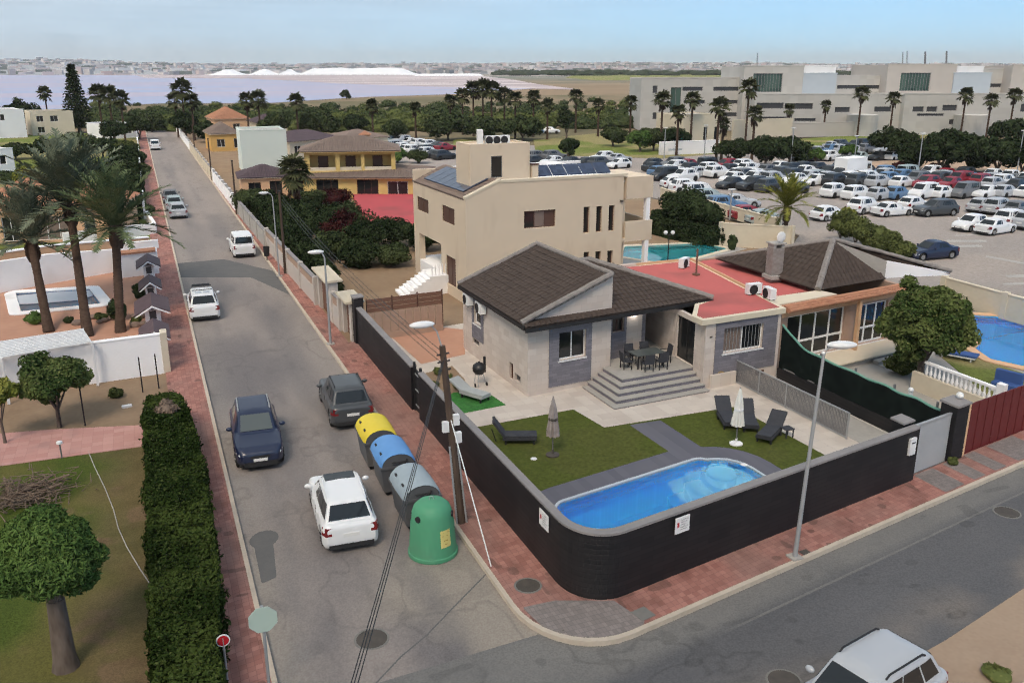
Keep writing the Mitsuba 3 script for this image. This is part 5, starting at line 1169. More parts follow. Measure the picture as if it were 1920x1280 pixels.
def crown_clumps(rng, c, r, n, size):
    out = []
    for _ in range(n):
        d = rng.normal(size=3); d /= np.linalg.norm(d); d[2] = abs(d[2]) * 0.9 - 0.25 if rng.random() < 0.75 else d[2]
        p = np.asarray(c) + d * np.asarray(r) * rng.uniform(0.45, 0.86); s = size * rng.uniform(0.65, 1.25); out.append((*p, s, s, s * 0.8))
    return out


def tree(name, label, base, h, r, seed, leaf='leaf_mid', n_leaf=3000, size=0.16, trunk_r=0.14, n_clump=18, crown_h=None, group=None, cat='tree', core=0.62, fork=0.45, clump=0.38, bark_m='bark', up=0.25, stretch=1.6, jitter=0.55):
    rng = np.random.default_rng(seed); b = np.asarray(base, float); ch = crown_h or h * 0.6; cc = b + [0, 0, h - ch / 2]; rr = (r, r, ch / 2)
    t = thing(name, label, cat, group); part(t, 'trunk', limbs(rng, b, cc, trunk_r, 6, r * 0.55, fork), bark_m, smooth=60)
    cl = crown_clumps(rng, cc, rr, n_clump, clump * r); v, f = leaf_cloud(rng, cl, n_leaf, size, jitter, up, stretch); mb = MB().add(v, f)
    if core:
        for q in cl[:: 3]:
            vv, ff = blob(seed, q[:3], np.array(q[3:]) * 0.6, 1, 0.3); mb.add(vv, ff)
        vv, ff = blob(seed + 3, cc, np.array(rr) * core, 2, 0.35); mb.add(vv, ff)
    part(t, 'crown', mb, leaf); return t


def bush(name, label, base, r, h, seed, leaf='leaf_mid', n_leaf=900, size=0.12, group=None, cat='shrub', n_clump=8):
    rng = np.random.default_rng(seed); b = np.asarray(base, float); cl = crown_clumps(rng, b + [0, 0, h * 0.5], (r * 0.8, r * 0.8, h * 0.45), n_clump, 0.45 * min(r, h * 0.7)); mb = MB().add(*leaf_cloud(rng, cl, n_leaf, size))
    for q in cl: mb.add(*blob(seed, q[:3], np.array(q[3:]) * 0.75, 2, 0.3))
    mb.add(*blob(seed + 1, b + [0, 0, h * 0.4], (r * 0.7, r * 0.7, h * 0.42), 2, 0.3))
    t = thing(name, label, cat, group); part(t, 'foliage', mb, leaf)
    part(t, 'stem', MB().tube([b - [0, 0, 0.1], b + [0, 0, h * 0.4]], [0.06, 0.03], 6), 'bark'); return t


def hedge(label, poly, h, seed, leaf='leaf_hedge', per_m2=120, size=0.10, bump=0.25, group=None, cat='hedge', z0=0.05, name='hedge'):
    """A hedge over the ground polygon poly: an uneven inner body and leaves all over its top and sides."""
    rng = np.random.default_rng(seed); P = Polygon(poly) if not isinstance(poly, Polygon) else poly
    body = MB().prism(P.buffer(-0.18), z0, z0 + h - 0.18); v, f = body.arr(); m = trimesh.Trimesh(v, f, process=True).subdivide_to_size(0.5, max_iter=9)
    v = m.vertices + (meshkit.fbm(m.vertices * 0.9, 3, seed)[:, None] - 0.5) * np.array([0.9, 0.9, 0.9]) * bump * (m.vertices[:, 2:] > z0 + 0.05)
    mb = MB().add(v, m.faces)
    full = trimesh.creation.extrude_polygon(P, h, engine='earcut'); full.vertices[:, 2] += z0
    keep = full.face_normals[:, 2] > -0.5; full = trimesh.Trimesh(full.vertices, full.faces[keep], process=False); n = int(full.area * per_m2)
    tri = full.triangles; ar = full.area_faces; i = rng.choice(len(ar), n, p=ar / ar.sum()); a, b = rng.random((2, n, 1)); fl = (a + b) > 1; a, b = np.where(fl, 1 - a, a), np.where(fl, 1 - b, b)
    c = tri[i, 0] + a * (tri[i, 1] - tri[i, 0]) + b * (tri[i, 2] - tri[i, 0]); nn = full.face_normals[i]; wob = (meshkit.fbm(c * 1.1, 3, seed + 3)[:, None] - 0.5) * 2
    c = c + nn * (wob * bump + rng.normal(size=(n, 1)) * 0.05 - 0.05); nn = nn + rng.normal(size=(n, 3)) * 0.6; nn /= np.linalg.norm(nn, axis=1, keepdims=True); mb.add(*quads(c, nn, size, rng, 1.5))
    t = thing(name, label, cat, group); return put(t, mb, leaf)


def palm(name, label, base, h, seed, kind='feather', top=None, frond=3.0, n=46, leaf='palm_green', group=None, detail=1, trunk_r=0.2, skirt=0.0, droop=1.0):
    rng = np.random.default_rng(seed); b = np.asarray(base, float); top = b + [0, 0, h] if top is None else np.asarray(top, float); t = thing(name, label, 'palm tree', group)
    s = np.linspace(0, 1, 9); pts = b + (top - b) * s[:, None] - [0, 0, 0.1] * (s[:, None] < 0.01); rad = trunk_r * (1.15 - 0.25 * s + 0.25 * (s < 0.05))
    if detail: rad = rad * (1 + 0.05 * np.sin(np.arange(9) * 2.3))
    part(t, 'trunk', MB().tube(pts, rad, 12 if detail else 6), 'palm_bark', smooth=60)
    if detail and kind == 'feather':   # the swollen boss of cut leaf bases below the crown
        boss = MB().tube([top - [0, 0, 1.3], top - [0, 0, 0.9], top - [0, 0, 0.3], top + [0, 0, 0.1]], [trunk_r * 1.15, trunk_r * 1.7, trunk_r * 1.6, trunk_r * 0.8], 12)
        for k in range(90):
            a = rng.uniform(0, 2 * math.pi); z = rng.uniform(-1.2, 0); u = np.array([math.cos(a), math.sin(a), 0]); p = top + [0, 0, z] + u * trunk_r * 1.3; boss.tube([p, p + u * 0.12 + [0, 0, 0.18]], [0.07, 0.03], 4)
        part(t, 'leaf_bases', boss, 'palm_bark')
    fr, dead = MB(), MB()
    for k in range(n):
        a = k * 2.399963 + rng.uniform(-0.2, 0.2); e = math.radians(np.interp(k / n, [0, 0.3, 0.75, 1], [86, 68, 34, -22])) + rng.normal() * 0.10; u = np.array([math.cos(a), math.sin(a), 0]); L = frond * rng.uniform(0.85, 1.12); m = 9 if detail else 4
        q = np.linspace(0, 1, m); ang = e - droop * (0.55 + 0.55 * math.cos(e)) * q ** 1.5; step = L / (m - 1); cx = np.concatenate([[0], np.cumsum(np.cos(ang[:-1]) * step)]); cz = np.concatenate([[0], np.cumsum(np.sin(ang[:-1]) * step)]); p = top + u * cx[:, None] + np.array([0, 0, 1.0]) * cz[:, None]
        side = np.array([-u[1], u[0], 0])
        if kind == 'feather':
            fr.tube(p, np.linspace(0.028, 0.006, m), 3); nl = 28 if detail else 8; V = []
            for sgn in (-1, 1):
                qq = np.linspace(0.10, 0.99, nl) + rng.uniform(-0.012, 0.012, nl); c = np.stack([np.interp(qq, q, p[:, i]) for i in range(3)], 1); tg = np.gradient(c, axis=0); tg /= np.linalg.norm(tg, axis=1, keepdims=True); up = np.cross(side, tg) * 1.0; up *= np.sign(up[:, 2:] + 1e-9)
                ll = 0.26 * frond / 3 * 2.0 * np.sin(np.pi * np.clip(0.12 + 0.80 * qq, 0, 1)) ** 0.8 * rng.uniform(0.8, 1.15, nl); tip = c + (sgn * side * 0.70 + tg * 0.62 + up * rng.uniform(0.05, 0.4, (nl, 1))) * ll[:, None]; tip[:, 2] -= 0.12 * ll
                wd = tg * (0.062 if detail else 0.09) * frond / 3; V.append(np.stack([c - wd, c + wd, tip + wd * 0.25, tip - wd * 0.25], 1))
            V = np.concatenate(V); i = np.arange(len(V))[:, None] * 4; fr.add(V.reshape(-1, 3), np.vstack([i + [0, 1, 2], i + [0, 2, 3]]))
        else:
            st, c = p[0], p[-1] * 0.55 + p[0] * 0.45; mb = fr if e > -0.35 or rng.random() < 0.4 else dead
            mb.tube([st, c], [0.02, 0.012], 3); tg = p[-1] - p[-2]; tg /= np.linalg.norm(tg); ns = 11 if detail else 6; rad_ = L * 0.55
            for j in range(ns):
                g = math.radians(np.interp(j, [0, ns - 1], [-105, 105])); d = tg * math.cos(g) + side * math.sin(g); d = d - np.array([0, 0, 0.25 + 0.25 * rng.random()]); wv = np.cross(d, np.cross(tg, side)); wv /= np.linalg.norm(wv) + 1e-9; wv *= rad_ * (0.10 if detail else 0.2)
                ln = rad_ * rng.uniform(0.8, 1.1); mb.add([c, c + d * ln * 0.6 - wv, c + d * ln, c + d * ln * 0.6 + wv], [[0, 1, 2], [0, 2, 3]])
    if kind == 'fan' and skirt:
        for k in range(26 if detail else 12):
            a = rng.uniform(0, 2 * math.pi); u = np.array([math.cos(a), math.sin(a), 0]); sd = np.array([-u[1], u[0], 0]); z = rng.uniform(0, skirt); p = top - [0, 0, z + 0.1]; dead.add([p + u * trunk_r, p + u * (trunk_r + 0.42) - [0, 0, 0.55] - sd * 0.22, p + u * (trunk_r + 0.34) - [0, 0, 1.0], p + u * (trunk_r + 0.42) - [0, 0, 0.55] + sd * 0.22], [[0, 1, 2], [0, 2, 3]])
    part(t, 'crown', fr, leaf)
    if dead.V: part(t, 'dead_fronds', dead, 'palm_bark')
    return t


# ---- left park
hedge_poly = [(-1.98, 6.0), (-0.6, 6.0), (-0.6, 14.0), (-0.28, 17.0), (-0.26, 20.0), (-0.22, 23.2), (-0.3, 26.4), (-0.55, 28.6), (-0.9, 29.1), (-1.85, 29.2), (-1.98, 27.5)]
hedge_poly = [tuple(site(*q)[:2]) for q in hedge_poly]
hedge('long clipped green hedge between the park lawn and the left pavement', hedge_poly, 1.45, 5, 'leaf_hedge', 520, 0.048, 0.34)
bush('shrub', 'dry purplish shrub growing out of the far end of the clipped hedge', site(-1.15, 27.5, 1.1), 0.5, 0.75, 12, 'dead_branch', 500, 0.06)
tb = at(133, 1252, 0.07)
tree('pepper_tree', 'low spreading green tree with a thick stout trunk on the park lawn', tb + [-0.12, 0.1, 0], 4.4, 1.28, 21, 'leaf_bright', 60000, 0.030, 0.27, 60, 2.3, core=0.5, fork=0.6, clump=0.36, up=0.0, stretch=2.8, jitter=0.9)
c = at(45, 935, 0.07); rng = np.random.default_rng(3); mb = MB()
for k in range(420):
    a = rng.uniform(0, 6.28); p = c + [rng.normal() * 0.75, rng.normal() * 0.6, abs(rng.normal()) * 0.30]; d = np.array([math.cos(a), math.sin(a), rng.uniform(-0.2, 0.45)]) * rng.uniform(0.3, 0.9); mb.tube([p - d / 2, p + d / 2 + [0, 0, 0.04]], [0.022, 0.008], 4)
for k in range(6): a = rng.uniform(-0.5, 2.2); p = c + [rng.normal() * 0.6, rng.normal() * 0.4, 0.25]; d = np.array([math.cos(a), math.sin(a), 0.25]) * 0.9; mb.tube([p - d, p + d], [0.07, 0.04], 6)
one('brush_pile', mb, 'dead_branch', 'heap of cut dry branches on the park lawn', 'branches', kind='stuff')
mb = MB(); xs = [at(px, py, 0.075) for px, py in ((165, 845), (178, 876), (197, 915), (213, 955), (222, 990), (238, 1025), (262, 1065), (284, 1098), (297, 1120))]
one('garden_pipe', MB().tube(xs, 0.018, 6), 'concrete', 'thin pale pipe lying across the park lawn', 'pipe')
tree('citrus_tree', 'dense round lemon tree in the bare yard before the white wall', at(112, 800, 0.08), 3.5, 1.55, 33, 'leaf_citrus', 26000, 0.055, 0.10, 80, 2.75, core=0.42, fork=0.4, clump=0.25)
tree('citrus_tree', 'paler small tree at the left edge below the white pergola', at(10, 830, 0.08), 3.0, 0.85, 34, 'leaf_yellow', 4000, 0.07, 0.06, 14, 1.7, core=0.5)
bush('shrub', 'small grey green weed in the bare yard by the white wall', at(218, 745, 0.08), 0.4, 0.55, 13, 'leaf_olive', 260, 0.06)
for k, (px, py) in enumerate(((160, 798), (268, 735), (298, 728), (115, 802))):
    c = at(px, py, 0.08); one('fence_post', MB().tube([c, c + [0, 0, 1.75]], 0.035, 6), 'black_paint', ('dark fence post beside the lemon tree', 'dark fence post before the white wall, left of the corner one', 'dark fence post at the corner of the white wall and the pavement', 'dark fence post under the lemon tree')[k], 'post')
c = at(116, 858, 0.09); t = thing('path_light', 'small white capped light post on the pink path', 'light'); part(t, 'post', MB().tube([c, c + [0, 0, 0.62]], 0.03, 8), 'grey_metal'); part(t, 'cap', MB().lathe([(0, 0.74), (0.11, 0.70), (0.12, 0.62), (0, 0.6)], c), 'lamp_white', smooth=40)
one('paper_bag', MB().box(at(238, 763, 0.08) + [0, 0, 0.05], (0.42, 0.18, 0.1), 0.2), 'white_plastic', 'white scrap lying in the bare yard', 'litter')
# ---- the three tall palms and their garden
for k, (bx_, by_, tx, ty, h, fl, nf, lab, lf) in enumerate(((92, 622, 58, 452, 4.6, 3.4, 40, 'leftmost of the three tall palms by the covered pool', 'palm_grey'), (165, 630, 130, 385, 6.6, 4.2, 56, 'middle and tallest of the three palms by the covered pool', 'palm_grey'), (226, 622, 216, 425, 5.8, 3.5, 48, 'right hand palm of the three, nearest the street', 'palm_green'))):
    b = at(bx_, by_, 0.1); palm('date_palm', lab, b, h, 40 + k, 'feather', at(tx, ty, h), fl * 1.1, int(nf * 1.1), lf, None, 1, 0.24, droop=0.72)
for px, py, r, h, lf, lab, sd in ((222, 600, 0.75, 1.5, 'leaf_dark', 'dark round shrub round the foot of the right hand palm', 1), (66, 608, 0.55, 0.8, 'leaf_bright', 'low bright shrub at the pool edge left of the first palm', 2), (262, 560, 0.5, 1.3, 'leaf_dark', 'dark shrub behind the little roofed pillars', 3), (190, 598, 0.6, 0.4, 'leaf_olive', 'low dry plants on the rockery between the palms', 4), (128, 605, 0.35, 0.35, 'leaf_mid', 'tiny green plant at the pool edge', 5), (255, 610, 0.4, 0.6, 'leaf_olive', 'grey green plant beside the nearest roofed pillar', 6)):
    bush('shrub', lab, at(px, py, 0.1), r, h, 50 + sd, lf, 700, 0.06)
rk = np.random.default_rng(9)
for k in range(14):
    c = at(rk.uniform(145, 285), rk.uniform(588, 612), 0.12); v, f = blob(k, c + [0, 0, 0.1], np.array([0.22, 0.18, 0.14]) * rk.uniform(0.6, 1.5), 2, 0.35); one('rock', MB().add(v, f), 'roof_tan', 'brown rockery stone between the palms and the roofed pillars', 'rock', 'rockery stones', smooth=40)
# ---- right hand side greenery
tree('round_tree', 'large round dense green tree in the yard of the house on the right', at(1722, 718, 0.06), 5.75, 2.3, 61, 'leaf_citrus', 46000, 0.068, 0.2, 110, 5.4, core=0.5, fork=0.3, clump=0.24)
bush('shrub', 'dark shrub at the foot of the large round tree', at(1690, 700, 0.06), 0.9, 1.2, 62, 'leaf_olive', 800, 0.08)
bush('weed', 'tuft of weeds at the foot of the black gate pillar', site(24.9, 12.0, 0.13), 0.28, 0.3, 63, 'leaf_olive', 200, 0.05)
bush('weed', 'tuft of grass growing in the gutter at the rounded kerb', site(7.55, 11.75, 0.0), 0.22, 0.14, 64, 'leaf_olive', 200, 0.04)
bush('weed', 'clump of dry weeds on the dirt verge behind the silver car', at(1870, 1270, 0.02), 0.5, 0.3, 65, 'leaf_olive', 400, 0.05)
for k, (px, py) in enumerate(((820, 702), (842, 716), (858, 728), (812, 728))): bush('potted_shrub' if False else 'shrub', 'small plant in the bed behind the black street wall, ' + ('farthest', 'second', 'third', 'left')[k] + ' of four', at(px, py, 0.11), 0.28, 0.4, 70 + k, 'leaf_olive', 220, 0.05)
# hedges round the beige house and along the street
hedge('low dark hedge along the street wall before the red court', [tuple(site(*q)[:2]) for q in ((8.3, 42.5), (9.6, 42.5), (9.9, 60), (9.9, 73), (8.3, 73))], 1.9, 82, 'leaf_dark', 90, 0.10, 0.6)
gs = [(470, 402, 1.9, 2.6, 'leaf_mid', 'mid green garden tree at the thin street lamp post, lowest of the row'), (500, 398, 2.0, 2.4, 'leaf_dark', 'dark garden tree left of the fan palm trunk'), (535, 410, 1.8, 2.2, 'leaf_dark', 'dark garden bush under the fan palm'), (585, 402, 1.8, 2.3, 'leaf_mid', 'green garden bush right of the fan palm'), (622, 398, 2.0, 2.6, 'leaf_wine', 'wine red garden bush left of the red court'), (640, 428, 2.0, 2.6, 'leaf_dark', 'dark tree before the corner of the red court'),
      (560, 440, 2.1, 2.8, 'leaf_dark', 'dark tree behind the second street lamp head, left'), (600, 452, 2.0, 2.6, 'leaf_dark', 'dark tree behind the second street lamp head, right'), (655, 460, 2.1, 2.7, 'leaf_wine', 'reddish dark bush between the lamp head and the beige house'), (700, 470, 2.2, 2.8, 'leaf_dark', 'dark tree nearest the pillar of the beige house'), (742, 462, 1.9, 2.4, 'leaf_dark', 'dark bush touching the pillar of the beige house'), (630, 485, 1.7, 2.0, 'leaf_mid', 'greener low bush by the farther roofed gateway'), (680, 500, 1.9, 1.9, 'leaf_dark', 'low dark bush right of the farther roofed gateway'), (735, 498, 1.5, 1.6, 'leaf_mid', 'low green bush beside the white garden stairs'), (545, 470, 1.7, 2.2, 'leaf_dark', 'dark bush just behind the pale pink street wall'), (585, 492, 1.6, 1.9, 'leaf_dark', 'low dark bush behind the middle of the pale pink street wall'), (800, 470, 1.8, 2.2, 'leaf_dark', 'dark bush seen through the open porch of the beige house')]
for k, (px, py, r, h, lf, lab) in enumerate(gs): tree('garden_tree', lab, at(px, py, 0.05), h * 1.05, r * 1.05, 500 + k, lf, 5200, 0.085, 0.12, 22, h * 0.98, core=0.6, fork=0.2, clump=0.40)
hedge('dark hedge wall right of the beige house above the turquoise pool', Polygon(pl((1228, 425), (1330, 448), (1352, 462), (1300, 458), (1225, 440))).buffer(0.3), 1.6, 85, 'leaf_dark', 90, 0.10, 0.4)
tree('conifer_shrub', 'dark bushy conifer on the tall hedge right of the beige house', at(1275, 440, 0), 4.6, 2.5, 86, 'leaf_dark', 9000, 0.10, 0.15, 26, 4.2)
tree('conifer_shrub', 'second dark bushy conifer nearer the cream wall', at(1316, 448, 0), 4.0, 1.9, 87, 'leaf_dark', 7000, 0.10, 0.15, 22, 3.7)
bush('shrub', 'narrow dark shrub before the cream wall by the turquoise pool', at(1372, 470, 0), 0.5, 1.6, 88, 'leaf_dark', 400, 0.09)
for k, (px, py, r, h, w_) in enumerate(((1575, 452, 1.5, 2.6, 'leftmost'), (1605, 462, 1.6, 2.4, 'second'), (1636, 470, 1.5, 2.2, 'third'), (1664, 482, 1.4, 2.0, 'fourth'), (1688, 492, 1.1, 1.7, 'rightmost'))): tree('climbing_bush', f'light green bush over the car park wall behind the dark hipped roof, {w_} of five', at(px, py, 0), h * 1.1, r, 530 + k, 'leaf_olive', 4500, 0.085, 0.06, 18, h, core=0.55, fork=0.2, clump=0.42)
palm('fan_palm', 'yellow green drooping palm behind the stone chimney', at(1470, 462, 0), 3.4, 90, 'feather', None, 3.0, 46, 'leaf_yellow', None, 1, 0.16)
bush('shrub', 'tall yellow green bush at the corner of the car park wall', at(1585, 440, 0), 1.0, 3.0, 91, 'leaf_yellow', 900, 0.10)
palm('fan_palm', 'stout fan palm in the garden of the yellow house', at(560, 400, 0), 5.6, 92, 'fan', at(552, 322, 5.2), 2.0, 44, 'palm_far', None, 1, 0.34, 1.6)

# ================================================================ THE BEIGE HOUSE BEHIND
GRID.on, GRID.zs = True, 1.045
def plane_hit(px, py, P, n):
    d = FWD + (px - 960) / 1660.0 * _R + (py - 640) / 1660.0 * _D; return EYE + d * (np.dot(n, np.asarray(P) - EYE) / np.dot(n, d))


def rise(px, py, ty, z=0.0):
    """Height of a thing whose foot is read at (px, py) and whose top at ty."""
    b = at(px, py, z); lo, hi = 0.0, 80.0
    for _ in range(40):
        m = (lo + hi) / 2; q = b + [0, 0, m] - EYE; lo, hi = (m, hi) if 640 + 1660 * (q @ _D) / (q @ FWD) > ty else (lo, m)
    return lo


bh = thing('beige_house', 'tall beige house with roof tower, balconies and solar panels behind the villa', 'house')
_B = frame(16.25, 37.5, -8.0, 2.0); B = lambda a, b, z=0.0: _B(a * (1.022 if a > 4 else 1.0), b, z); bp = lambda a, b: B(a, b)[:2]
mb = MB()
wall_panel(mb, bp(0, 0), bp(10.9, 0), [(0, 0), (10.77, 0), (10.77, 7.5), (2.25, 7.6), (0, 6.62)], [(3.81, 5.95, 4.58, 5.66), (7.93, 8.36, 3.98, 5.68), (8.84, 9.26, 3.98, 5.66), (9.75, 10.17, 3.98, 5.66), (5.9, 6.5, 1.75, 2.6), (8.0, 8.4, 1.9, 2.75), (8.86, 9.26, 1.85, 2.72), (9.74, 10.14, 1.8, 2.7)], 0.28)
part(bh, 'front_wall', mb, 'beige_render')
mb = MB(); wall_panel(mb, bp(0, 8.6), bp(0, 0), [(0.0, 3.12), (0, 6.62), (8.6, 6.62), (8.6, 0), (4.75, 0), (4.75, 3.12)], [(0.75, 2.75, 4.72, 5.66), (5.05, 6.95, 4.72, 5.76), (5.55, 7.0, 0.75, 2.6)], 0.28); part(bh, 'side_wall', mb, 'beige_render')
mb = MB().bx(0.0, 0.42, 7.7, 8.6, 0.0, 3.12, B); part(bh, 'corner_pillar', mb, 'beige_render')
mb = MB(); wall_panel(mb, bp(6.6, 8.6), bp(6.6, 3.9), (0, 3.1), [(1.2, 2.6, 1.3, 2.9)], 0.2); wall_panel(mb, bp(6.6, 3.85), bp(0.28, 3.85), (0, 3.1), [], 0.2); part(bh, 'porch_wall', mb, 'brown_wall')
window(bh, bp(6.6, 8.6), bp(6.6, 3.9), (1.2, 2.6, 1.3, 2.9), 2, 1, 'brown_frame', ['glass_dark'])
part(bh, 'porch_floor', MB().bx(0.02, 6.6, 3.9, 8.6, 0.0, 1.25, B), 'white_wall'); part(bh, 'porch_ceiling', MB().bx(0.29, 6.6, 3.9, 8.5, 3.0, 3.1, B), 'cream')
mb = MB(); wall_panel(mb, bp(10.9, 0.3), bp(10.9, 8.6), (0, 7.4), [(0.8, 2.8, 4.4, 6.6), (0.8, 2.8, 1.2, 3.0)], 0.25); wall_panel(mb, bp(10.9, 8.6), bp(0.0, 8.6), (3.1, 7.4), [], 0.25); part(bh, 'rear_wall', mb, 'beige_render')
for h in ((0.8, 2.8, 4.4, 6.6), (0.8, 2.8, 1.2, 3.0)): window(bh, bp(10.9, 0.3), bp(10.9, 8.6), h, 2, 1, 'brown_frame', ['glass_dark'])
F_ = (bp(0, 0), bp(10.9, 0)); S_ = (bp(0, 8.6), bp(0, 0))
window(bh, *F_, (3.81, 5.95, 4.58, 5.66), 3, 1, 'brown_frame', ['glass_dark', 'glass_curtain', 'brown_frame'])
for s0, s1, z0, z1 in ((7.93, 8.36, 3.98, 5.68), (8.84, 9.26, 3.98, 5.66), (9.75, 10.17, 3.98, 5.66), (5.9, 6.5, 1.75, 2.6), (8.0, 8.4, 1.9, 2.75), (8.86, 9.26, 1.85, 2.72), (9.74, 10.14, 1.8, 2.7)): window(bh, *F_, (s0, s1, z0, z1), 1, 1, 'brown_frame', ['glass_dark'], depth=0.2)
for h in ((0.75, 2.75, 4.72, 5.66), (5.05, 6.95, 4.72, 5.76), (5.55, 7.0, 0.75, 2.6)): window(bh, *S_, h, 2, 1, 'brown_frame', ['brown_frame'], depth=0.06)
part(bh, 'balcony', MB().bx(10.5, 12.75, 0.02, 3.6, 3.2, 3.42, B).bx(10.78, 12.75, 0.0, 0.16, 3.2, 4.52, B).bx(12.6, 12.75, 0.16, 3.6, 3.42, 4.52, B), 'beige_render')
part(bh, 'upper_canopy', MB().bx(10.775, 12.7, 0.0, 3.6, 6.0, 7.42, B), 'beige_render'); part(bh, 'balcony_wall', MB().bx(10.78, 10.95, 2.2, 2.3, 3.42, 6.0, B), 'white_wall')
for z0, z1 in ((0.0, 3.2), (4.52, 6.0)): part(bh, 'column', MB().bx(12.28, 12.56, 0.03, 0.31, z0, z1, B), 'white_wall')
part(bh, 'flat_roof', MB().bx(2.3, 10.75, 0.25, 8.5, 7.05, 7.2, B), 'white_wall')
part(bh, 'parapet', MB().bx(2.3, 12.6, 8.3, 8.5, 7.2, 7.5, B).bx(10.5, 10.7, 0.3, 8.3, 7.2, 7.48, B), 'white_wall')
sl = roof_plane(bh, 'roof_tan', [B(-0.05, 8.6, 6.62), B(-0.05, 0.28, 6.62), B(2.27, 0.28, 7.62), B(2.27, 8.6, 7.62)], None, name='sloping_roof', tiles=True, seed=9)
part(bh, 'gable_coping', MB().hexa([B(-0.04, -0.04, 6.62), B(2.25, -0.04, 7.6), B(2.25, 0.3, 7.6), B(-0.04, 0.3, 6.62), B(-0.04, -0.04, 6.74), B(2.25, -0.04, 7.72), B(2.25, 0.3, 7.72), B(-0.04, 0.3, 6.74)]).bx(2.25, 10.8, -0.04, 0.3, 7.5, 7.66, B), 'cream')
spt = lambda a, b: B(a, b, 6.74 + a * 0.431)
for k in range(6): part(bh, 'solar_panel', MB().hexa([spt(0.35, 1.1 + k * 1.06), spt(2.0, 1.1 + k * 1.06), spt(2.0, 2.1 + k * 1.06), spt(0.35, 2.1 + k * 1.06)] + [spt(a, b) + [0, 0, 0.05] for a, b in ((0.35, 1.1 + k * 1.06), (2.0, 1.1 + k * 1.06), (2.0, 2.1 + k * 1.06), (0.35, 2.1 + k * 1.06))]), 'solar')
for k in range(5): part(bh, 'solar_panel', MB().hexa([B(5.35 + k * 1.03 + e, b, z) for z, dz in ((0, 0),) for e, b, z in ((0, 1.3, 7.55), (0.98, 1.3, 7.55), (0.98, 2.0, 8.12), (0, 2.0, 8.12))] + [B(5.35 + k * 1.03 + e, b, z + 0.05) for e, b, z in ((0, 1.3, 7.55), (0.98, 1.3, 7.55), (0.98, 2.0, 8.12), (0, 2.0, 8.12))]), 'solar')
tw = part(bh, 'roof_tower', wall_panel(MB(), bp(0.9, 1.25), bp(4.75, 1.25), (7.0, 9.7), [(1.36, 2.1, 7.62, 8.95)], 0.2).bx(0.9, 1.1, 1.45, 3.3, 7.0, 9.7, B).bx(4.55, 4.75, 1.45, 3.3, 7.0, 9.7, B).bx(1.1, 4.55, 3.1, 3.3, 7.0, 9.7, B).bx(1.1, 4.55, 1.45, 3.1, 9.45, 9.6, B), 'beige_render')
window(bh, bp(0.9, 1.25), bp(4.75, 1.25), (1.36, 2.1, 7.62, 8.95), 1, 1, 'grey_metal', ['glass_dark'], name='tower_door', depth=0.05)
part(bh, 'chimney', MB().bx(4.9, 5.3, 1.2, 1.6, 7.2, 8.3, B), 'beige_render'); part(bh, 'chimney_cap', MB().bx(4.85, 5.35, 1.15, 1.65, 8.3, 8.38, B), 'brown_frame')
part(bh, 'wall_lamp', MB().bx(10.3, 10.48, -0.12, 0, 5.85, 5.97, B), 'iron')
for k, (a, b, h) in enumerate(((1.9, 2.0, 0.95), (2.5, 1.9, 0.55), (3.0, 1.9, 0.55), (3.5, 1.9, 0.55))): ac_unit(B(a, b, 9.6), math.radians(-8 + (0 if k else 80)), ('tall grey ventilation unit on the roof tower of the beige house', 'first small air conditioner on the roof tower, beside the tall unit', 'middle small air conditioner on the roof tower', 'last small air conditioner on the roof tower')[k], None, (0.6 if k else 0.8, 0.35, h))
# white stairs up to its porch
t = thing('stairs', 'white garden stairs with railing rising to the porch of the beige house', 'stairs'); s0, s1 = at(742, 548, 0.0), at(800, 508, 1.2); u = (s1 - s0) * [1, 1, 0]; L = np.linalg.norm(u); u /= L; w = np.array([u[1], -u[0], 0])
for k in range(8):
    p = s0 + u * L * k / 8; q = s0 + u * L * (k + 1) / 8; z1_ = 0.16 * (k + 1); part(t, 'step', MB().hexa([v_ + [0, 0, z] - [0, 0, v_[2]] for z in (0.0, z1_) for v_ in (p - w * 0.2, p + w * 1.7, q + w * 1.7, q - w * 0.2)]), 'white_wall')
p = s1 * [1, 1, 0]; part(t, 'landing', MB().hexa([v_ + [0, 0, z] for z in (0.0, 1.28) for v_ in (p - w * 0.2, p + w * 1.7, p + w * 1.7 + u * 1.5, p - w * 0.2 + u * 1.5)]), 'white_wall')
for k in range(6): q = p + w * 1.6 + u * (0.2 + 0.24 * k) - u * 0.3; part(t, 'baluster', MB().box(q + [0, 0, 1.65], (0.05, 0.05, 0.75)), 'white_wall')
GRID.on = False; c = at(1252, 490, 0.0); t = thing('globe_lamp', 'black garden lamp with two white globes by the turquoise pool', 'lamp'); part(t, 'post', MB().tube([c, c + [0, 0, 2.2]], [0.05, 0.035], 8), 'black_paint'); part(t, 'arm', MB().tube([c + _R * -0.28 + [0, 0, 2.15], c + _R * 0.28 + [0, 0, 2.15]], 0.025, 6), 'black_paint')
for s in (-1, 1): v = trimesh.creation.icosphere(2, 0.17); part(t, 'globe', MB().add(v.vertices + c + _R * 0.28 * s + [0, 0, 2.32], v.faces), 'lamp_white', smooth=True)

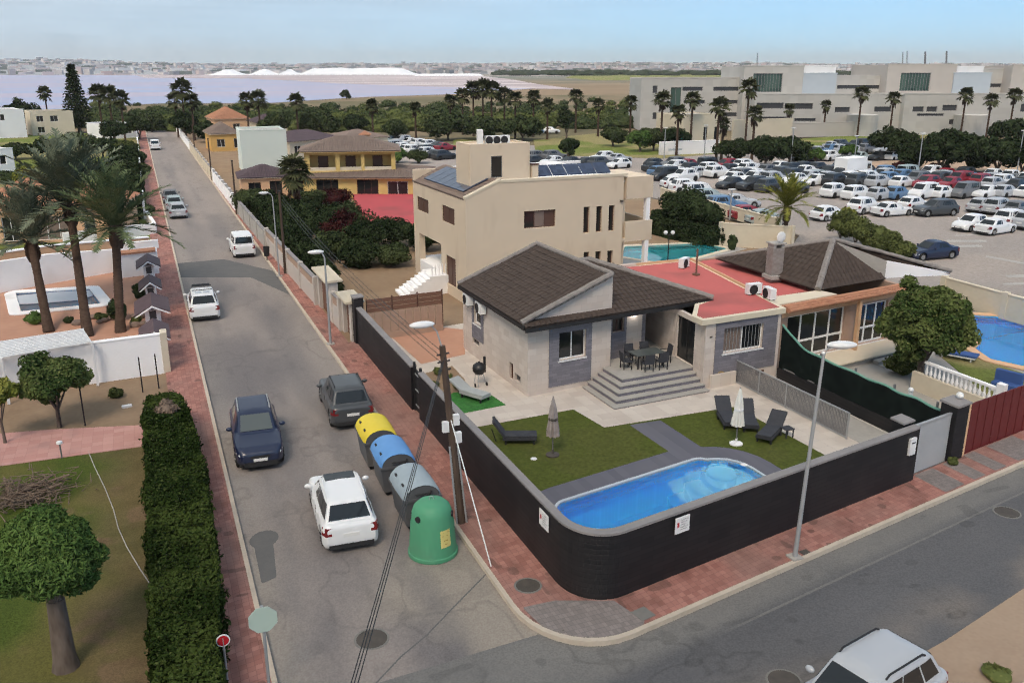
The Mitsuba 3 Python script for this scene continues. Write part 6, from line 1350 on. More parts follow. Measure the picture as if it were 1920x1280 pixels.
# ================================================================ WALLS ALONG THE STREET
GRID.on, GRID.zs = True, 1.0
def street_wall(x0, y0, x1, y1, h, mat_name, label, cap='coping', band=None, th=0.2):
    t = thing('garden_wall', label, 'wall'); L = LineString([(x0, y0), (x1, y1)]); z1_ = h - (0.55 if band else 0)
    part(t, 'wall_face', MB().prism(L.buffer(th / 2, cap_style='flat'), 0.0, z1_), mat_name)
    if band: part(t, 'upper_band', MB().prism(L.buffer(th / 2 - 0.03, cap_style='flat'), z1_, h), band)
    if cap: part(t, 'cap', MB().prism(L.buffer(th / 2 + 0.04, cap_style='flat'), h, h + 0.07), cap)
    n = max(2, int(abs(y1 - y0) / 3.2) + 1)
    for k in range(n): f = k / (n - 1); part(t, 'pier', MB().box((x0 + (x1 - x0) * f, y0 + (y1 - y0) * f, (h + 0.14) / 2), (th + 0.12, 0.32, h + 0.14)), mat_name)
    return t


street_wall(7.85, 41.9, 7.42, 57.8, 1.85, 'hospital_pink', 'pale pink wall with a brown top band along the right pavement, before the dark hedge', 'coping', 'brown_wall')
street_wall(8.15, 36.9, 8.05, 38.2, 1.9, 'hospital_pink', 'short pale wall between the two tile roofed gateways', 'coping', 'brown_wall')
street_wall(7.4, 58.2, 7.2, 74, 1.6, 'concrete', 'grey wall under the hedge on the right pavement, farther up the street')
street_wall(7.2, 74.5, 7.1, 98, 1.7, 'white_wall', 'whitewashed wall before the yellow houses on the right pavement')
street_wall(7.1, 98.5, 7.0, 138, 1.7, 'cream', 'cream wall halfway up the right side of the street')
street_wall(7.0, 138.5, 6.95, 187, 1.7, 'white_wall', 'white wall at the far end of the right side of the street')
def gateway(y0, y1, x, h, label):
    t = thing('roofed_gateway', label, 'gateway')
    for y in (y0 + 0.2, y1 - 0.2): part(t, 'pier', MB().box((x, y, h / 2), (0.5, 0.4, h)), 'hospital_pink')
    part(t, 'wooden_gate', MB().box((x, (y0 + y1) / 2, (h - 0.3) / 2), (0.07, y1 - y0 - 0.82, h - 0.36)), 'wood'); part(t, 'lintel', MB().box((x, (y0 + y1) / 2, h - 0.12), (0.45, y1 - y0 - 0.8, 0.22)), 'hospital_pink')
    k = part(t, 'roof', MB().box((x, (y0 + y1) / 2, h + 0.04), (1.05, y1 - y0 + 0.25, 0.08)), 'cream'); f = tile_field(MB(), (x - 0.52, y0 - 0.1, h + 0.085), (0, 1, 0), (-0.0, 0, 0) if False else (1, 0, 0), [(0, 0), (y1 - y0 + 0.2, 0), (y1 - y0 + 0.2, 1.04), (0, 1.04)], 0.22, 0.34)
    vv, ff = f.arr(); part(k, 'tile_courses', MB().add(np.column_stack([vv[:, 0], vv[:, 1], 2 * (h + 0.085) - vv[:, 2]]), ff[:, ::-1]), 'cream', smooth=40, kind='stuff')


gateway(38.3, 41.6, 8.15, 2.55, 'farther cream tile roofed gateway by the thin street lamp on the right pavement')
gateway(34.75, 36.8, 8.42, 2.3, 'nearer cream tile roofed gateway beside the end of the black wall')
# left side
w1 = thing('garden_wall', 'white wall behind the lemon tree running in from the left pavement', 'wall')
wl_ = LineString([(-1.05, 35.0), (-4.2, 35.25), (-9.0, 35.35), (-16, 35.4)]); part(w1, 'wall_face', MB().prism(wl_.buffer(0.12, cap_style='flat'), 0, 2.1), 'white_wall'); part(w1, 'cap', MB().prism(wl_.buffer(0.15, cap_style='flat'), 2.1, 2.15), 'white_wall'); part(w1, 'end_pier', MB().box((-0.96, 35.15, 1.1), (0.3, 0.6, 2.2)), 'cream')
pg = thing('pergola', 'white louvred pergola roof behind the white wall at the left edge', 'pergola'); c0, c1, c2, c3 = at(0, 672, 2.3), at(172, 641, 2.3), at(155, 616, 2.3), at(-20, 643, 2.3); c0 = c0 + (c0 - c1) * 0.8; c3 = c3 + (c3 - c2) * 0.8
for k in range(11): f0, f1 = k / 11 + 0.01, (k + 0.62) / 11; a, b, c, d = c0 + (c3 - c0) * f0, c1 + (c2 - c1) * f0, c1 + (c2 - c1) * f1, c0 + (c3 - c0) * f1; part(pg, 'louvre', MB().hexa([a, b, c, d, a + [0, 0, .04], b + [0, 0, .04], c + [0, 0, .04], d + [0, 0, .04]]), 'lamp_white')
for f in (0.0, 0.45, 0.72, 0.995): a, b = c0 + (c1 - c0) * f, c3 + (c2 - c3) * f; part(pg, 'beam', MB().tube([a - [0, 0, .06], b - [0, 0, .06]], 0.06, 6), 'white_plastic')
for c in (c1, c2, c0 + (c1 - c0) * 0.45): part(pg, 'post', MB().box((c[0], c[1], 1.2), (0.1, 0.1, 2.2)), 'white_plastic')
w2 = thing('garden_wall', 'high white wall behind the covered pool', 'wall'); pa, pb_2 = np.array([-16.0, 52.2]), np.array([-1.1, 57.0]); Lp = float(np.linalg.norm(pb_2 - pa)); part(w2, 'wall_face', wall_panel(MB(), pa, pb_2, [(0, 0), (Lp, 0), (Lp, 1.55), (Lp * 0.58, 2.2), (0, 2.3)], [], 0.3), 'white_wall')
of = np.array([0.0, 0.75]); part(w2, 'orange_parapet', wall_panel(MB(), pa + of, pb_2 + of, [(0, 0), (Lp, 0), (Lp, 2.1), (Lp * 0.58, 2.6), (0, 2.65)], [], 0.3), 'peach'); part(w2, 'coping', wall_panel(MB(), pa + of - [0, .06], pb_2 + of - [0, .06], [(0, 2.65), (Lp * 0.58, 2.6), (Lp, 2.1), (Lp, 2.18), (Lp * 0.58, 2.68), (0, 2.73)], [], 0.42), 'white_wall')
bwl = thing('garden_wall', 'low wall with piers along the left pavement beside the palm garden', 'wall'); part(bwl, 'wall_face', MB().prism(sbox(-1.2, 35.5, -1.05, 57), 0, 0.75), 'white_wall')
def mini_roof(y, label, s=1.0):
    t = thing('roofed_pillar', label, 'pillar'); x = -1.35; part(t, 'shaft', MB().box((x, y, 0.75), (0.55 * s, 0.75 * s, 1.5)), 'white_wall'); part(t, 'niche', MB().box((x, y - 0.376 * s, 1.2), (0.34, 0.02, 0.5)), 'window_band')
    w, d, z0, z1_ = 0.62 * s, 0.95 * s, 1.5, 1.95
    for sg in (-1, 1): part(t, 'roof_slope', MB().hexa([(x + sg * w, y - d, z0), (x, y - d, z1_), (x, y + d, z1_), (x + sg * w, y + d, z0)] + [(x + sg * w, y - d, z0 + .07), (x, y - d, z1_ + .07), (x, y + d, z1_ + .07), (x + sg * w, y + d, z0 + .07)]), 'roof_plum')
    part(t, 'bargeboard', MB().hexa([(x - w, y - d - .03, z0 - .05), (x - w + .1, y - d - .03, z0 - .05), (x, y - d - .03, z1_ - .06), (x, y - d - .03, z1_ + .05)] + [(x - w, y - d, z0 - .05), (x - w + .1, y - d, z0 - .05), (x, y - d, z1_ - .06), (x, y - d, z1_ + .05)]).hexa([(x + w, y - d - .03, z0 - .05), (x + w - .1, y - d - .03, z0 - .05), (x, y - d - .03, z1_ - .06), (x, y - d - .03, z1_ + .05)] + [(x + w, y - d, z0 - .05), (x + w - .1, y - d, z0 - .05), (x, y - d, z1_ - .06), (x, y - d, z1_ + .05)]), 'white_wall')


for y, lab, s in ((36.9, 'nearest plum tiled roofed pillar at the end of the white wall', 1.0), (41.6, 'second and largest plum tiled roofed pillar beside the left pavement', 1.25), (46.2, 'third plum tiled roofed pillar beside the palm garden', 0.9), (51.8, 'farthest plum tiled roofed pillar next to the grey road patch', 1.05)): mini_roof(y, lab, s * 1.15)
t = thing('small_tiled_roof', 'white corner kiosk with a terracotta tile edge before the high white wall', 'shed'); c = at(262, 516, 0); part(t, 'wall', MB().box(c + [0, 0, 0.9], (2.6, 1.2, 1.8)), 'white_wall'); part(t, 'tile_edge', MB().box(c + [0, -0.2, 1.86], (2.4, 1.0, 0.12)), 'roof_terracotta'); part(t, 'parapet', MB().box(c + [0, 0.6, 2.1], (2.9, 0.25, 0.6)), 'white_wall')

# ================================================================ OTHER HOUSES
GRID.on = False
def house(name, label, P, Q, depth, h, wall_m, roof_m=None, roof_h=1.5, wins=(), eave=0.4, flat=False, side_wins=(), tiles=True, seed=0):
    """A house with its front from P to Q (ground), hipped or flat roof; wins: openings in the front."""
    t = thing(name, label, 'house'); P, Q = np.asarray(P, float)[:2], np.asarray(Q, float)[:2]; L = np.linalg.norm(Q - P); W = on_wall(P, Q)
    mb = wall_panel(MB(), P, Q, (0, h), [w_[:4] for w_ in wins], 0.25); mb.bx(0, 0.25, 0.25, depth, 0, h, W).bx(L - 0.25, L, 0.25, depth, 0, h, W).bx(0.25, L - 0.25, depth - 0.25, depth, 0, h, W); part(t, 'wall', mb, wall_m)
    for w_ in wins: window(t, P, Q, w_[:4], w_[4] if len(w_) > 4 else 2, 1, w_[5] if len(w_) > 5 else 'white_frame', [w_[6] if len(w_) > 6 else 'glass_dark'])
    if flat:
        part(t, 'roof', MB().bx(0.2, L - 0.2, 0.2, depth - 0.2, h - 0.35, h - 0.2, W), roof_m or wall_m); part(t, 'parapet', MB().bx(-0.05, L + 0.05, -0.05, 0.2, h, h + 0.12, W).bx(-0.05, L + 0.05, depth - 0.2, depth + 0.05, h, h + 0.12, W), wall_m)
    else:
        e = eave; a = [W(-e, -e, h), W(L + e, -e, h), W(L + e, depth + e, h), W(-e, depth + e, h)]; r = min(L, depth) / 2
        k0, k1 = (W(r, depth / 2, h + roof_h), W(L - r, depth / 2, h + roof_h)) if L >= depth else (W(L / 2, r, h + roof_h), W(L / 2, depth - r, h + roof_h))
        pls = [[a[0], a[1], k1, k0], [a[1], a[2], k1], [a[2], a[3], k0, k1], [a[3], a[0], k0]] if L >= depth else [[a[0], a[1], k0], [a[1], a[2], k1, k0], [a[2], a[3], k1], [a[3], a[0], k0, k1]]
        for i, p in enumerate(pls): roof_plane(t, roof_m, p, None, name='roof', tiles=tiles and i in (0, 1, 3), seed=seed + i, tw=0.34, tl=0.45)
        part(t, 'eaves', MB().bx(-e + 0.03, L + e - 0.03, -e + 0.03, depth + e - 0.03, h - 0.12, h - 0.02, W), 'cream')
    return t


oh = house('orange_house', 'orange house with terracotta roof behind the three palms', at(-75, 462)[:2], at(222, 452)[:2], 9, 3.0, 'peach', 'roof_terracotta', 2.2, [(3.6, 5.0, 0.3, 2.4, 2, 'white_frame', 'glass_dark'), (6.2, 9.2, 0.3, 2.4, 3, 'white_frame', 'glass_curtain'), (10.3, 11.2, 0.2, 2.3, 1, 'white_frame', 'glass_dark')], seed=20)
one('terrace_wall', MB().prism(LineString([tuple(at(120, 460)[:2]), tuple(at(292, 440)[:2]), tuple(site(-1.1, 75)[:2])]).buffer(0.15, cap_style='flat'), 0, 1.1), 'white_wall', 'white terrace parapet beside the orange house next to the left pavement', 'wall')
# the two storey yellow house
yA, yB = at(528, 372), at(792, 372); yl = house('yellow_house', 'ground floor of the yellow villa with a wide tan tiled skirt roof', yA[:2], (yA + (yB - yA) * 1.0)[:2], 11, 2.5, 'yellow_wall', 'roof_tan', 1.0, [(1.2, 2.6, 0.4, 2.1, 2, 'brown_frame'), (4.2, 6.8, 0.3, 2.2, 3, 'brown_frame'), (9.0, 11.5, 0.3, 2.2, 3, 'brown_frame'), (12.6, 15.0, 0.4, 2.0, 2, 'white_frame')], 0.7, seed=30)
uP, uQ = at(572, 322, 3.0), at(742, 319, 3.0); W = on_wall(uP, uQ); L = np.linalg.norm((uQ - uP)[:2]); yu = thing('yellow_house', 'upper storey of the yellow villa with two arcaded loggias under a tan hipped roof', 'house')
uh = 5.35; part(yu, 'wall', wall_panel(MB(), uP, uQ, (2.6, uh), [(0.6, 3.6, 3.05, 4.9), (4.1, 6.6, 3.05, 4.9), (7.0, L - 0.5, 3.05, 4.9)], 0.25).bx(0, 0.25, 0.25, 7, 2.6, uh, W).bx(L - 0.25, L, 0.25, 7, 2.6, uh, W).bx(0.25, L - 0.25, 1.8, 2.0, 2.6, uh, W), 'yellow_wall')
for s0, s1 in ((0.6, 3.6), (4.1, 6.6), (7.0, L - 0.5)): part(yu, 'railing', MB().bx(s0, s1, 0.08, 0.16, 3.05, 3.45, W), 'cream'); part(yu, 'door', MB().bx((s0 + s1) / 2 - 0.6, (s0 + s1) / 2 + 0.6, 1.74, 1.79, 3.0, 4.6, W), 'brown_frame')
a = [W(-0.7, -0.7, uh), W(L + 0.7, -0.7, uh), W(L + 0.7, 7.7, uh), W(-0.7, 7.7, uh)]; k0, k1 = W(3.6, 3.5, uh + 1.5), W(L - 3.6, 3.5, uh + 1.5)
for i, p in enumerate(([a[0], a[1], k1, k0], [a[1], a[2], k1], [a[2], a[3], k0, k1], [a[3], a[0], k0])): roof_plane(yu, 'roof_tan', p, None, name='roof', tiles=i != 2, seed=40 + i, tw=0.34, tl=0.45)
part(yu, 'eaves', MB().bx(-0.66, L + 0.66, -0.66, 7.66, uh - 0.14, uh - 0.03, W), 'yellow_wall')
part(yu, 'chimney', MB().bx(L * 0.62, L * 0.62 + 1.2, 4.6, 5.6, uh, uh + 1.5, W), 'peach'); part(yu, 'chimney_roof', MB().hexa([W(L * 0.62 - .2, 4.4, uh + 1.5), W(L * 0.62 + 1.4, 4.4, uh + 1.5), W(L * 0.62 + 1.4, 5.8, uh + 1.5), W(L * 0.62 - .2, 5.8, uh + 1.5)] + [W(L * 0.62 + .6, 5.1, uh + 2.0)] * 4), 'roof_terracotta')
wbP, wbQ = at(449, 246, 6.0), at(536, 244, 6.0); house('white_block_house', 'plain white block shaped building with a blank gable wall up the street', (*wbP[:2],), (*wbQ[:2],), 8, 6.0, 'mint_wall', 'concrete', flat=True)
p0_, q0_ = at(455, 376), at(545, 372); house('peach_house', 'peach coloured low house with a plum lean-to roof before the white block', p0_[:2], q0_[:2], 6, 2.6, 'peach', 'roof_plum', 1.2, [(0.8, 2.2, 0.5, 2.0, 2, 'brown_frame'), (3.2, 4.6, 0.3, 2.1, 2, 'brown_frame')], seed=50)
for k, (x0, y0, x1, y1, d, h, wm, rm, rh, lab) in enumerate(((398, 285, 452, 283, 9, 3.2, 'ochre', 'roof_tan', 1.8, 'ochre house with a tan roof left of the white block'), (405, 252, 468, 250, 12, 3.4, 'peach', 'roof_terracotta', 2.4, 'peach house with a faded terracotta roof beyond the white block'),
        (485, 258, 540, 256, 9, 3.2, 'cream', 'roof_plum', 1.6, 'cream house with a dark roof beside the palms beyond the white block'), (545, 300, 640, 290, 8, 3.0, 'cream', 'roof_plum', 1.5, 'low house with a dark brown roof behind the yellow villa'), (640, 292, 728, 288, 8, 3.0, 'cream', 'roof_tan', 1.2, 'pale house with a light roof right behind the yellow villa'))):
    house('far_house', lab, at(x0, y0)[:2], at(x1, y1)[:2], d, h, wm, rm, rh, [(1.0, 2.4, 0.8, 2.2, 2), (4.0, 5.6, 0.6, 2.3, 2)], seed=60 + k, tiles=k < 3)
for k, (x0, y0, x1, y1, d, h, wm, lab) in enumerate(((-40, 262, 52, 258, 10, 6.0, 'white_wall', 'white two storey flat roofed house at the far left edge'), (62, 255, 142, 252, 9, 5.2, 'cream', 'cream flat roofed house beside the tall pointed conifer'), (205, 262, 262, 258, 8, 3.2, 'white_wall', 'low white flat roofed house near the end of the street'), (-60, 330, 30, 322, 9, 3.4, 'white_wall', 'white house at the left edge beyond the orange house'))):
    house('white_house', lab, at(x0, y0)[:2], at(x1, y1)[:2], d, h, wm, 'concrete', wins=[(1.2, 2.6, h - 2.2, h - 0.9, 2), (4.0, 5.6, h - 2.2, h - 0.9, 2), (1.2, 2.6, 0.6, 1.9, 2)], flat=True)
hedge('line of dark garden shrubs along the left pavement beyond the orange house', [tuple(site(*q)[:2]) for q in ((-1.6, 76), (-4.5, 76), (-5, 128), (-1.6, 128))], 2.4, 93, 'leaf_dark', 26, 0.2, 0.9)
for k in range(6):
    y = 80 + k * 17; one('gate_wall', MB().box(site(-1.3, y, 0.95), (0.22, 9.0, 1.9)), 'white_wall', 'white wall panel on the left pavement up the street, ' + ('nearest', 'second', 'third', 'fourth', 'fifth', 'farthest')[k] + ' of six', 'wall')

# ================================================================ THE TWIN HOUSE ON THE RIGHT
GRID.on, GRID.zs = True, 1.045
tn = thing('twin_house', 'neighbouring house with a large dark brown hipped roof, orange eave and white framed glazing', 'house')
A = np.array([25.72, 21.35]); Z = np.array([34.6, 21.0]); L = np.linalg.norm(Z - A); W = on_wall(A, Z)
op = [(0.55, 4.55, 0.45, 2.72), (5.45, 7.7, 0.45, 2.6)]
part(tn, 'wall', wall_panel(MB(), A, Z, (0, 3.2), op, 0.25).bx(L - 0.25, L, 0.25, 9, 0, 3.2, W).bx(0.1, L, 8.8, 9, 0, 3.2, W), 'brown_wall')
for h, c in ((op[0], 4), (op[1], 3)): window(tn, A, Z, h, c, 1, 'white_frame', ['glass_dark'], 'white_frame', fw=0.11); part(tn, 'transom', MB().bx(h[0], h[1], 0.09, 0.15, 1.24, 1.34, W), 'white_frame')
part(tn, 'column', MB().bx(4.98, 5.16, -0.45, -0.27, 0.1, 3.1, W), 'peach')
part(tn, 'eave', MB().bx(0.02, L + 0.2, -0.55, 0.3, 3.12, 3.24, W), 'roof_terracotta'); part(tn, 'eave_band', MB().bx(0.02, L, -0.1, -0.003, 2.75, 3.11, W), 'peach')
part(tn, 'eave_tiles', cap_row(cap_row(cap_row(MB(), W(0.05, -0.52, 3.22), W(L, -0.52, 3.22), 0.085, 0.22, 5), W(0.05, -0.36, 3.27), W(L, -0.36, 3.27), 0.085, 0.22, 6), W(0.05, -0.2, 3.32), W(L, -0.2, 3.32), 0.085, 0.22, 4), 'roof_terracotta', smooth=40, kind='stuff')
part(tn, 'low_roof', MB().prism([(25.9, 22.9), (29.6, 22.95), (30.6, 26.5), (30.0, 30.5), (27.5, 29.7)], 2.9, 3.12), 'red_roof')
v0, v1, v2, v3 = at(1342, 484, 3.55), at(1533, 544, 3.35), at(1562, 451, 5.25), at(1662, 522, 3.30)
roof_plane(tn, 'roof_brown', [v0, v1, v2], None, name='left_roof_slope', seed=71)
roof_plane(tn, 'roof_brown', [v1, v3, v2], None, name='front_roof_slope', seed=72)
e1 = at(1782, 511, 3.45); g1 = v3 + [0, 0.1, 0.95]; v3u = v3 + [0, 0.1, 0.0]
part(tn, 'gable_wall', MB().hexa([v3u, v3u + [0, .2, 0], v2 + [0, .2, -.3], v2 + [0, 0, -.3], g1, g1 + [0, .2, 0], v2 + [0, .2, 0], v2]), 'concrete')
part(tn, 'white_gable', MB().hexa([v3u, e1 - [0, 0, .15], e1 + [0, .2, -.15], v3u + [0, .2, 0], g1, e1, e1 + [0, .2, 0], g1 + [0, .2, 0]]), 'white_wall')
bk_ = np.array([36.5, 30.0, 3.3]); roof_plane(tn, 'roof_tan', [e1, bk_, v2 + [0, 0.3, 0], g1 + [0, .2, 0]], None, name='right_roof_slope', seed=73, tiles=False); roof_plane(tn, 'roof_brown', [bk_, v0, v2 + [0, .2, 0]], None, name='back_roof_slope', tiles=False)
part(tn, 'ridge_tiles', cap_row(cap_row(cap_row(MB(), v1 + [0, 0, .05], v2 + [0, 0, .05], 0.16, 0.36, 7), v0 + [0, 0, .05], v2 + [0, 0, .05], 0.1, 0.4, 8), v2 + [0, 0, .08], e1 + [0, 0, .1], 0.11, 0.4, 9), 'ridge_grey', smooth=40, kind='stuff')
part(tn, 'flat_strip', MB().prism([tuple(W(0.0, -0.3)[:2]) if False else tuple(W(0, 0.28, 0)[:2]), tuple(W(4.1, 0.28, 0)[:2]), tuple(v1[:2] + [0.2, 0.1]), tuple(W(-0.1, 1.4, 0)[:2])], 3.05, 3.3), 'cream')
GRID.on = False; c = at(1450, 520, 3.5); t = thing('stone_chimney', 'rough pale stone chimney between the red roof and the dark hipped roof', 'chimney'); part(t, 'stack', MB().box(c + [0, 0, 0.75], (0.72, 0.62, 1.9), -0.1), 'ridge_grey'); part(t, 'ledge', MB().box(c + [0.12, -0.05, 0.08], (1.2, 0.95, 0.2), -0.1), 'concrete')
for s in (-0.27, 0.27): part(t, 'cap_stone', MB().box(c + [s, 0, 1.82], (0.16, 0.6, 0.22), -0.1), 'concrete')
part(t, 'cap', MB().box(c + [0, 0, 1.97], (0.85, 0.75, 0.08), -0.1), 'concrete'); d = trimesh.creation.icosphere(2, 1.0); t = thing('satellite_dish', 'white satellite dish on the stone chimney', 'satellite dish'); part(t, 'dish', MB().add(d.vertices * [0.3, 0.07, 0.3] + c + [0.05, -0.3, 2.35], d.faces), 'lamp_white', smooth=True); part(t, 'mast', MB().tube([c + [0.05, -0.22, 1.9], c + [0.05, -0.24, 2.4]], 0.02, 6), 'steel')
GRID.on = True
part(tn, 'porch_slab', MB().bx(0.4, 8.4, -1.3, 0.0, 0.05, 0.35, W), 'concrete'); part(tn, 'porch_edge', MB().bx(0.35, 8.5, -1.4, 0.0, 0.35, 0.42, W), 'cream')
for k in range(2): part(tn, 'porch_step', MB().bx(5.2, 7.6, -1.4 - 0.32 * (k + 1), -1.4 - 0.32 * k, 0.05, 0.40 - 0.15 * (k + 1), W), 'concrete')
# green net fence
gn = thing('green_net_fence', 'black green shade net fence on a low wall beside the driveway', 'fence'); n = 40; ys = np.linspace(20.7, 12.85, n); tp = 1.85 + 0.85 * np.exp(-((20.7 - ys) / 0.8) ** 1.3) + 0.03 * np.sin(ys * 4.2); xs_ = 25.22 - 0.012 * (20.7 - ys) + 0.025 * np.sin(ys * 5.1)
V = np.vstack([np.column_stack([xs_ + d, ys, z]) for d, z in ((0, np.full(n, 0.5)), (0, tp), (0.03, tp), (0.03, np.full(n, 0.5)))]); g = np.arange(n - 1); q = np.vstack([np.stack([g + i * n, g + 1 + i * n, g + 1 + ((i + 1) % 4) * n, g + ((i + 1) % 4) * n], 1) for i in range(4)]); part(gn, 'net', MB().add(V, q), 'green_net')
part(gn, 'top_hem', MB().tube(np.column_stack([xs_ + 0.01, ys, tp + 0.03]), 0.05, 6), 'green_edge', smooth=50); part(gn, 'base_wall', MB().box((25.22, 16.75, 0.3), (0.22, 7.9, 0.6)), 'black_tile'); part(gn, 'stone_cap', MB().box((25.36, 16.75, 0.62), (0.3, 7.9, 0.06)), 'coping')
for k in range(5): part(gn, 'post', MB().box((25.30, 20.3 - 1.8 * k, 1.1), (0.07, 0.07, 1.9)), 'grey_metal')
for y, lab in ((18.5, 'white globe light on the net fence nearer the house'), (14.3, 'white globe light on the net fence nearer the gate')): t = thing('globe_light', lab, 'lamp'); v = trimesh.creation.icosphere(2, 0.1); part(t, 'globe', MB().add(v.vertices + [25.45, y, 2.02], v.faces), 'lamp_white', smooth=True); part(t, 'stem', MB().box((25.45, y, 1.85), (0.12, 0.12, 0.16)), 'white_plastic')
# balustrade and walls to its right
GRID.zs = 1.0
ba = at(1706, 728, 0.06); bb = at(1862, 792, 0.06); W = on_wall(ba, bb); L = np.linalg.norm((bb - ba)[:2]); t = thing('balustrade', 'white baluster railing on a stone wall beside the right hand pool', 'railing')
part(t, 'base_wall', MB().bx(0, L, 0, 0.22, 0.05, 0.95, W), 'cream'); part(t, 'handrail', MB().bx(0.5, L, 0.02, 0.2, 1.52, 1.62, W), 'white_wall'); part(t, 'end_pier', MB().bx(L - 0.1, L + 0.2, -0.02, 0.26, 0.05, 1.85, W), 'white_wall')
nb = 16
for k in range(nb): s = 0.6 + (L - 0.8) * k / (nb - 1); part(t, 'baluster', MB().lathe([(0.03, 0.95), (0.075, 1.1), (0.035, 1.3), (0.05, 1.52)], W(s, 0.11, 0.0), 8), 'white_wall', smooth=50)
street_wall(44.0, 24.5, 43.6, 13.0, 1.55, 'cream', 'cream wall with piers between the kidney shaped pool and the car park', 'cream')
street_wall(*at(1350, 462)[:2], *at(1482, 470)[:2], 2.0, 'cream', 'cream wall of the garden with the yellow green palm', 'cream')
street_wall(51.5, 62, 50, 44, 1.2, 'cream', 'low cream wall between the tall hedge and the car park', 'cream')
street_wall(50, 43.5, 44.3, 38.2, 1.4, 'hospital_pink', 'pale wall behind the climbing bushes at the car park edge', 'cream')
GRID.on = False; c = at(1888, 735, 0.09); t = thing('covered_lounger', 'blue cushioned garden seat beside the balustrade pier', 'seat'); part(t, 'seat', MB().box(c + [0, 0, 0.3], (0.7, 1.3, 0.3), 0.3), 'cloth_blue'); part(t, 'backrest', MB().box(c + [0.25, 0.2, 0.65], (0.25, 1.2, 0.6), 0.3), 'cloth_blue'); part(t, 'base', MB().box(c + [0, 0, 0.08], (0.65, 1.2, 0.16), 0.3), 'white_plastic')
t = thing('pool_mat', 'blue lounger by the kidney shaped pool', 'sun lounger'); c = at(1795, 672, 0.1); part(t, 'mattress', MB().box(c + [0, 0, 0.32], (0.75, 1.9, 0.1), 0.5), 'cloth_blue'); part(t, 'frame', MB().box(c + [0, 0, 0.22], (0.7, 1.8, 0.08), 0.5), 'white_plastic')
for a, b in ((-.25, -.7), (.25, -.7), (-.25, .7), (.25, .7)): part(t, 'leg', MB().box(c + [a * .9 - b * .45, a * .45 + b * .9, 0.1], (0.05, 0.05, 0.2)), 'white_plastic')

c = at(501, 488, 0.135); t = thing('litter_bin', 'dark litter bin on a post on the right pavement just behind the white van', 'bin'); part(t, 'post', MB().tube([c, c + [0, 0, 1.0]], 0.04, 8), 'black_paint'); part(t, 'basket', MB().lathe([(0, 0.35), (0.2, 0.35), (0.25, 1.1), (0.23, 1.1), (0.19, 0.4)], c, 16), 'black_paint', smooth=40)

# ================================================================ THE HOSPITAL
hs = thing('hospital', 'long pale stone hospital complex with green glass towers beyond the car park', 'hospital')
HQ = at(1500, 252); hu = np.array([math.cos(math.radians(-22.4)), math.sin(math.radians(-22.4)), 0]); hn = np.array([-hu[1], hu[0], 0])


def hblock(x0, x1, yt, dist, depth, m_, wins=(), name='block', yb=None, trim_=True):
    """A wing whose front stands dist metres behind the base line; sides and top read at photo columns x0, x1 and row yt; wins in the same rows and columns."""
    P = HQ + hn * dist; a = plane_hit(x0, yt, P, hn); b = plane_hit(x1, yt, P, hn); h = max(a[2], b[2]); s = lambda px, py: float((plane_hit(px, py, P, hn) - a) @ hu); z = lambda px, py: float(plane_hit(px, py, P, hn)[2])
    L = float((b - a) @ hu); A2 = a[:2]; B2 = (a + hu * L)[:2]; W = on_wall(A2, B2); holes = [(s(u0, v0), s(u1, v0), z(u0, v1), z(u0, v0), *r) for u0, u1, v0, v1, *r in wins]
    z0 = 0.0 if yb is None else z(x0, yb)
    mb = wall_panel(MB(), A2, B2, (z0, h), [q[:4] for q in holes], 0.5); mb.bx(0, 0.5, 0.5, depth, z0, h, W).bx(L - 0.5, L, 0.5, depth, z0, h, W).bx(0.5, L - 0.5, depth - 0.5, depth, z0, h, W).bx(0.5, L - 0.5, 0.5, depth - 0.5, h - 0.9, h - 0.6, W)
    k = part(hs, name, mb, m_)
    for q in holes:
        gm, n = (q[4], q[5]) if len(q) > 5 else ('window_band', max(1, int((q[1] - q[0]) / 4)))
        window(hs, A2, B2, q[:4], n, 1, 'grey_metal', [gm], depth=0.3, fw=0.12)
    if trim_: part(k, 'roof_edge', MB().bx(-0.1, L + 0.1, -0.1, 0.5, h, h + 0.25, W), m_)
    return k


hblock(1203, 1398, 147, 12, 22, 'hospital_stone', [(1224, 1233, 161, 175), (1224, 1232, 211, 224), (1258, 1278, 164, 226, 'green_glass', 2), (1280, 1318, 163, 171), (1338, 1390, 163, 171), (1282, 1322, 188, 195), (1340, 1390, 188, 195), (1282, 1322, 211, 219), (1340, 1390, 211, 219)], 'west_wing')
hblock(1396, 1508, 125, 8, 24, 'hospital_stone', [(1413, 1468, 138, 173, 'green_glass', 10)], 'glass_tower')
hblock(1508, 1568, 125, 9, 20, 'white_wall', [], 'white_tower'); hblock(1502, 1570, 139, 8.4, 2, 'hospital_blue', [], 'blue_bay')
hblock(1416, 1700, 178, 0, 30, 'hospital_stone', [(1419, 1470, 193, 204), (1472, 1525, 194, 205), (1566, 1594, 201, 211), (1640, 1672, 200, 210), (1426, 1480, 219, 226), (1490, 1530, 222, 228)], 'south_wing')
hblock(1568, 1668, 143, 16, 18, 'hospital_stone', [(1570, 1650, 160, 167)], 'upper_wing')
hblock(1666, 1795, 122, 12, 24, 'hospital_pink', [(1690, 1746, 137, 171, 'green_glass', 10)], 'glass_tower'); hblock(1795, 1845, 126, 12.5, 22, 'white_wall', [], 'white_tower'); hblock(1790, 1860, 138, 11.5, 2, 'hospital_blue', [], 'blue_bay')
hblock(1843, 1905, 130, 14, 18, 'hospital_stone', [(1842 + 2, 1886, 157, 164)], 'upper_wing'); hblock(1900, 2100, 123, 10, 24, 'hospital_pink', [(1930, 1990, 137, 170, 'green_glass', 8)], 'glass_tower')
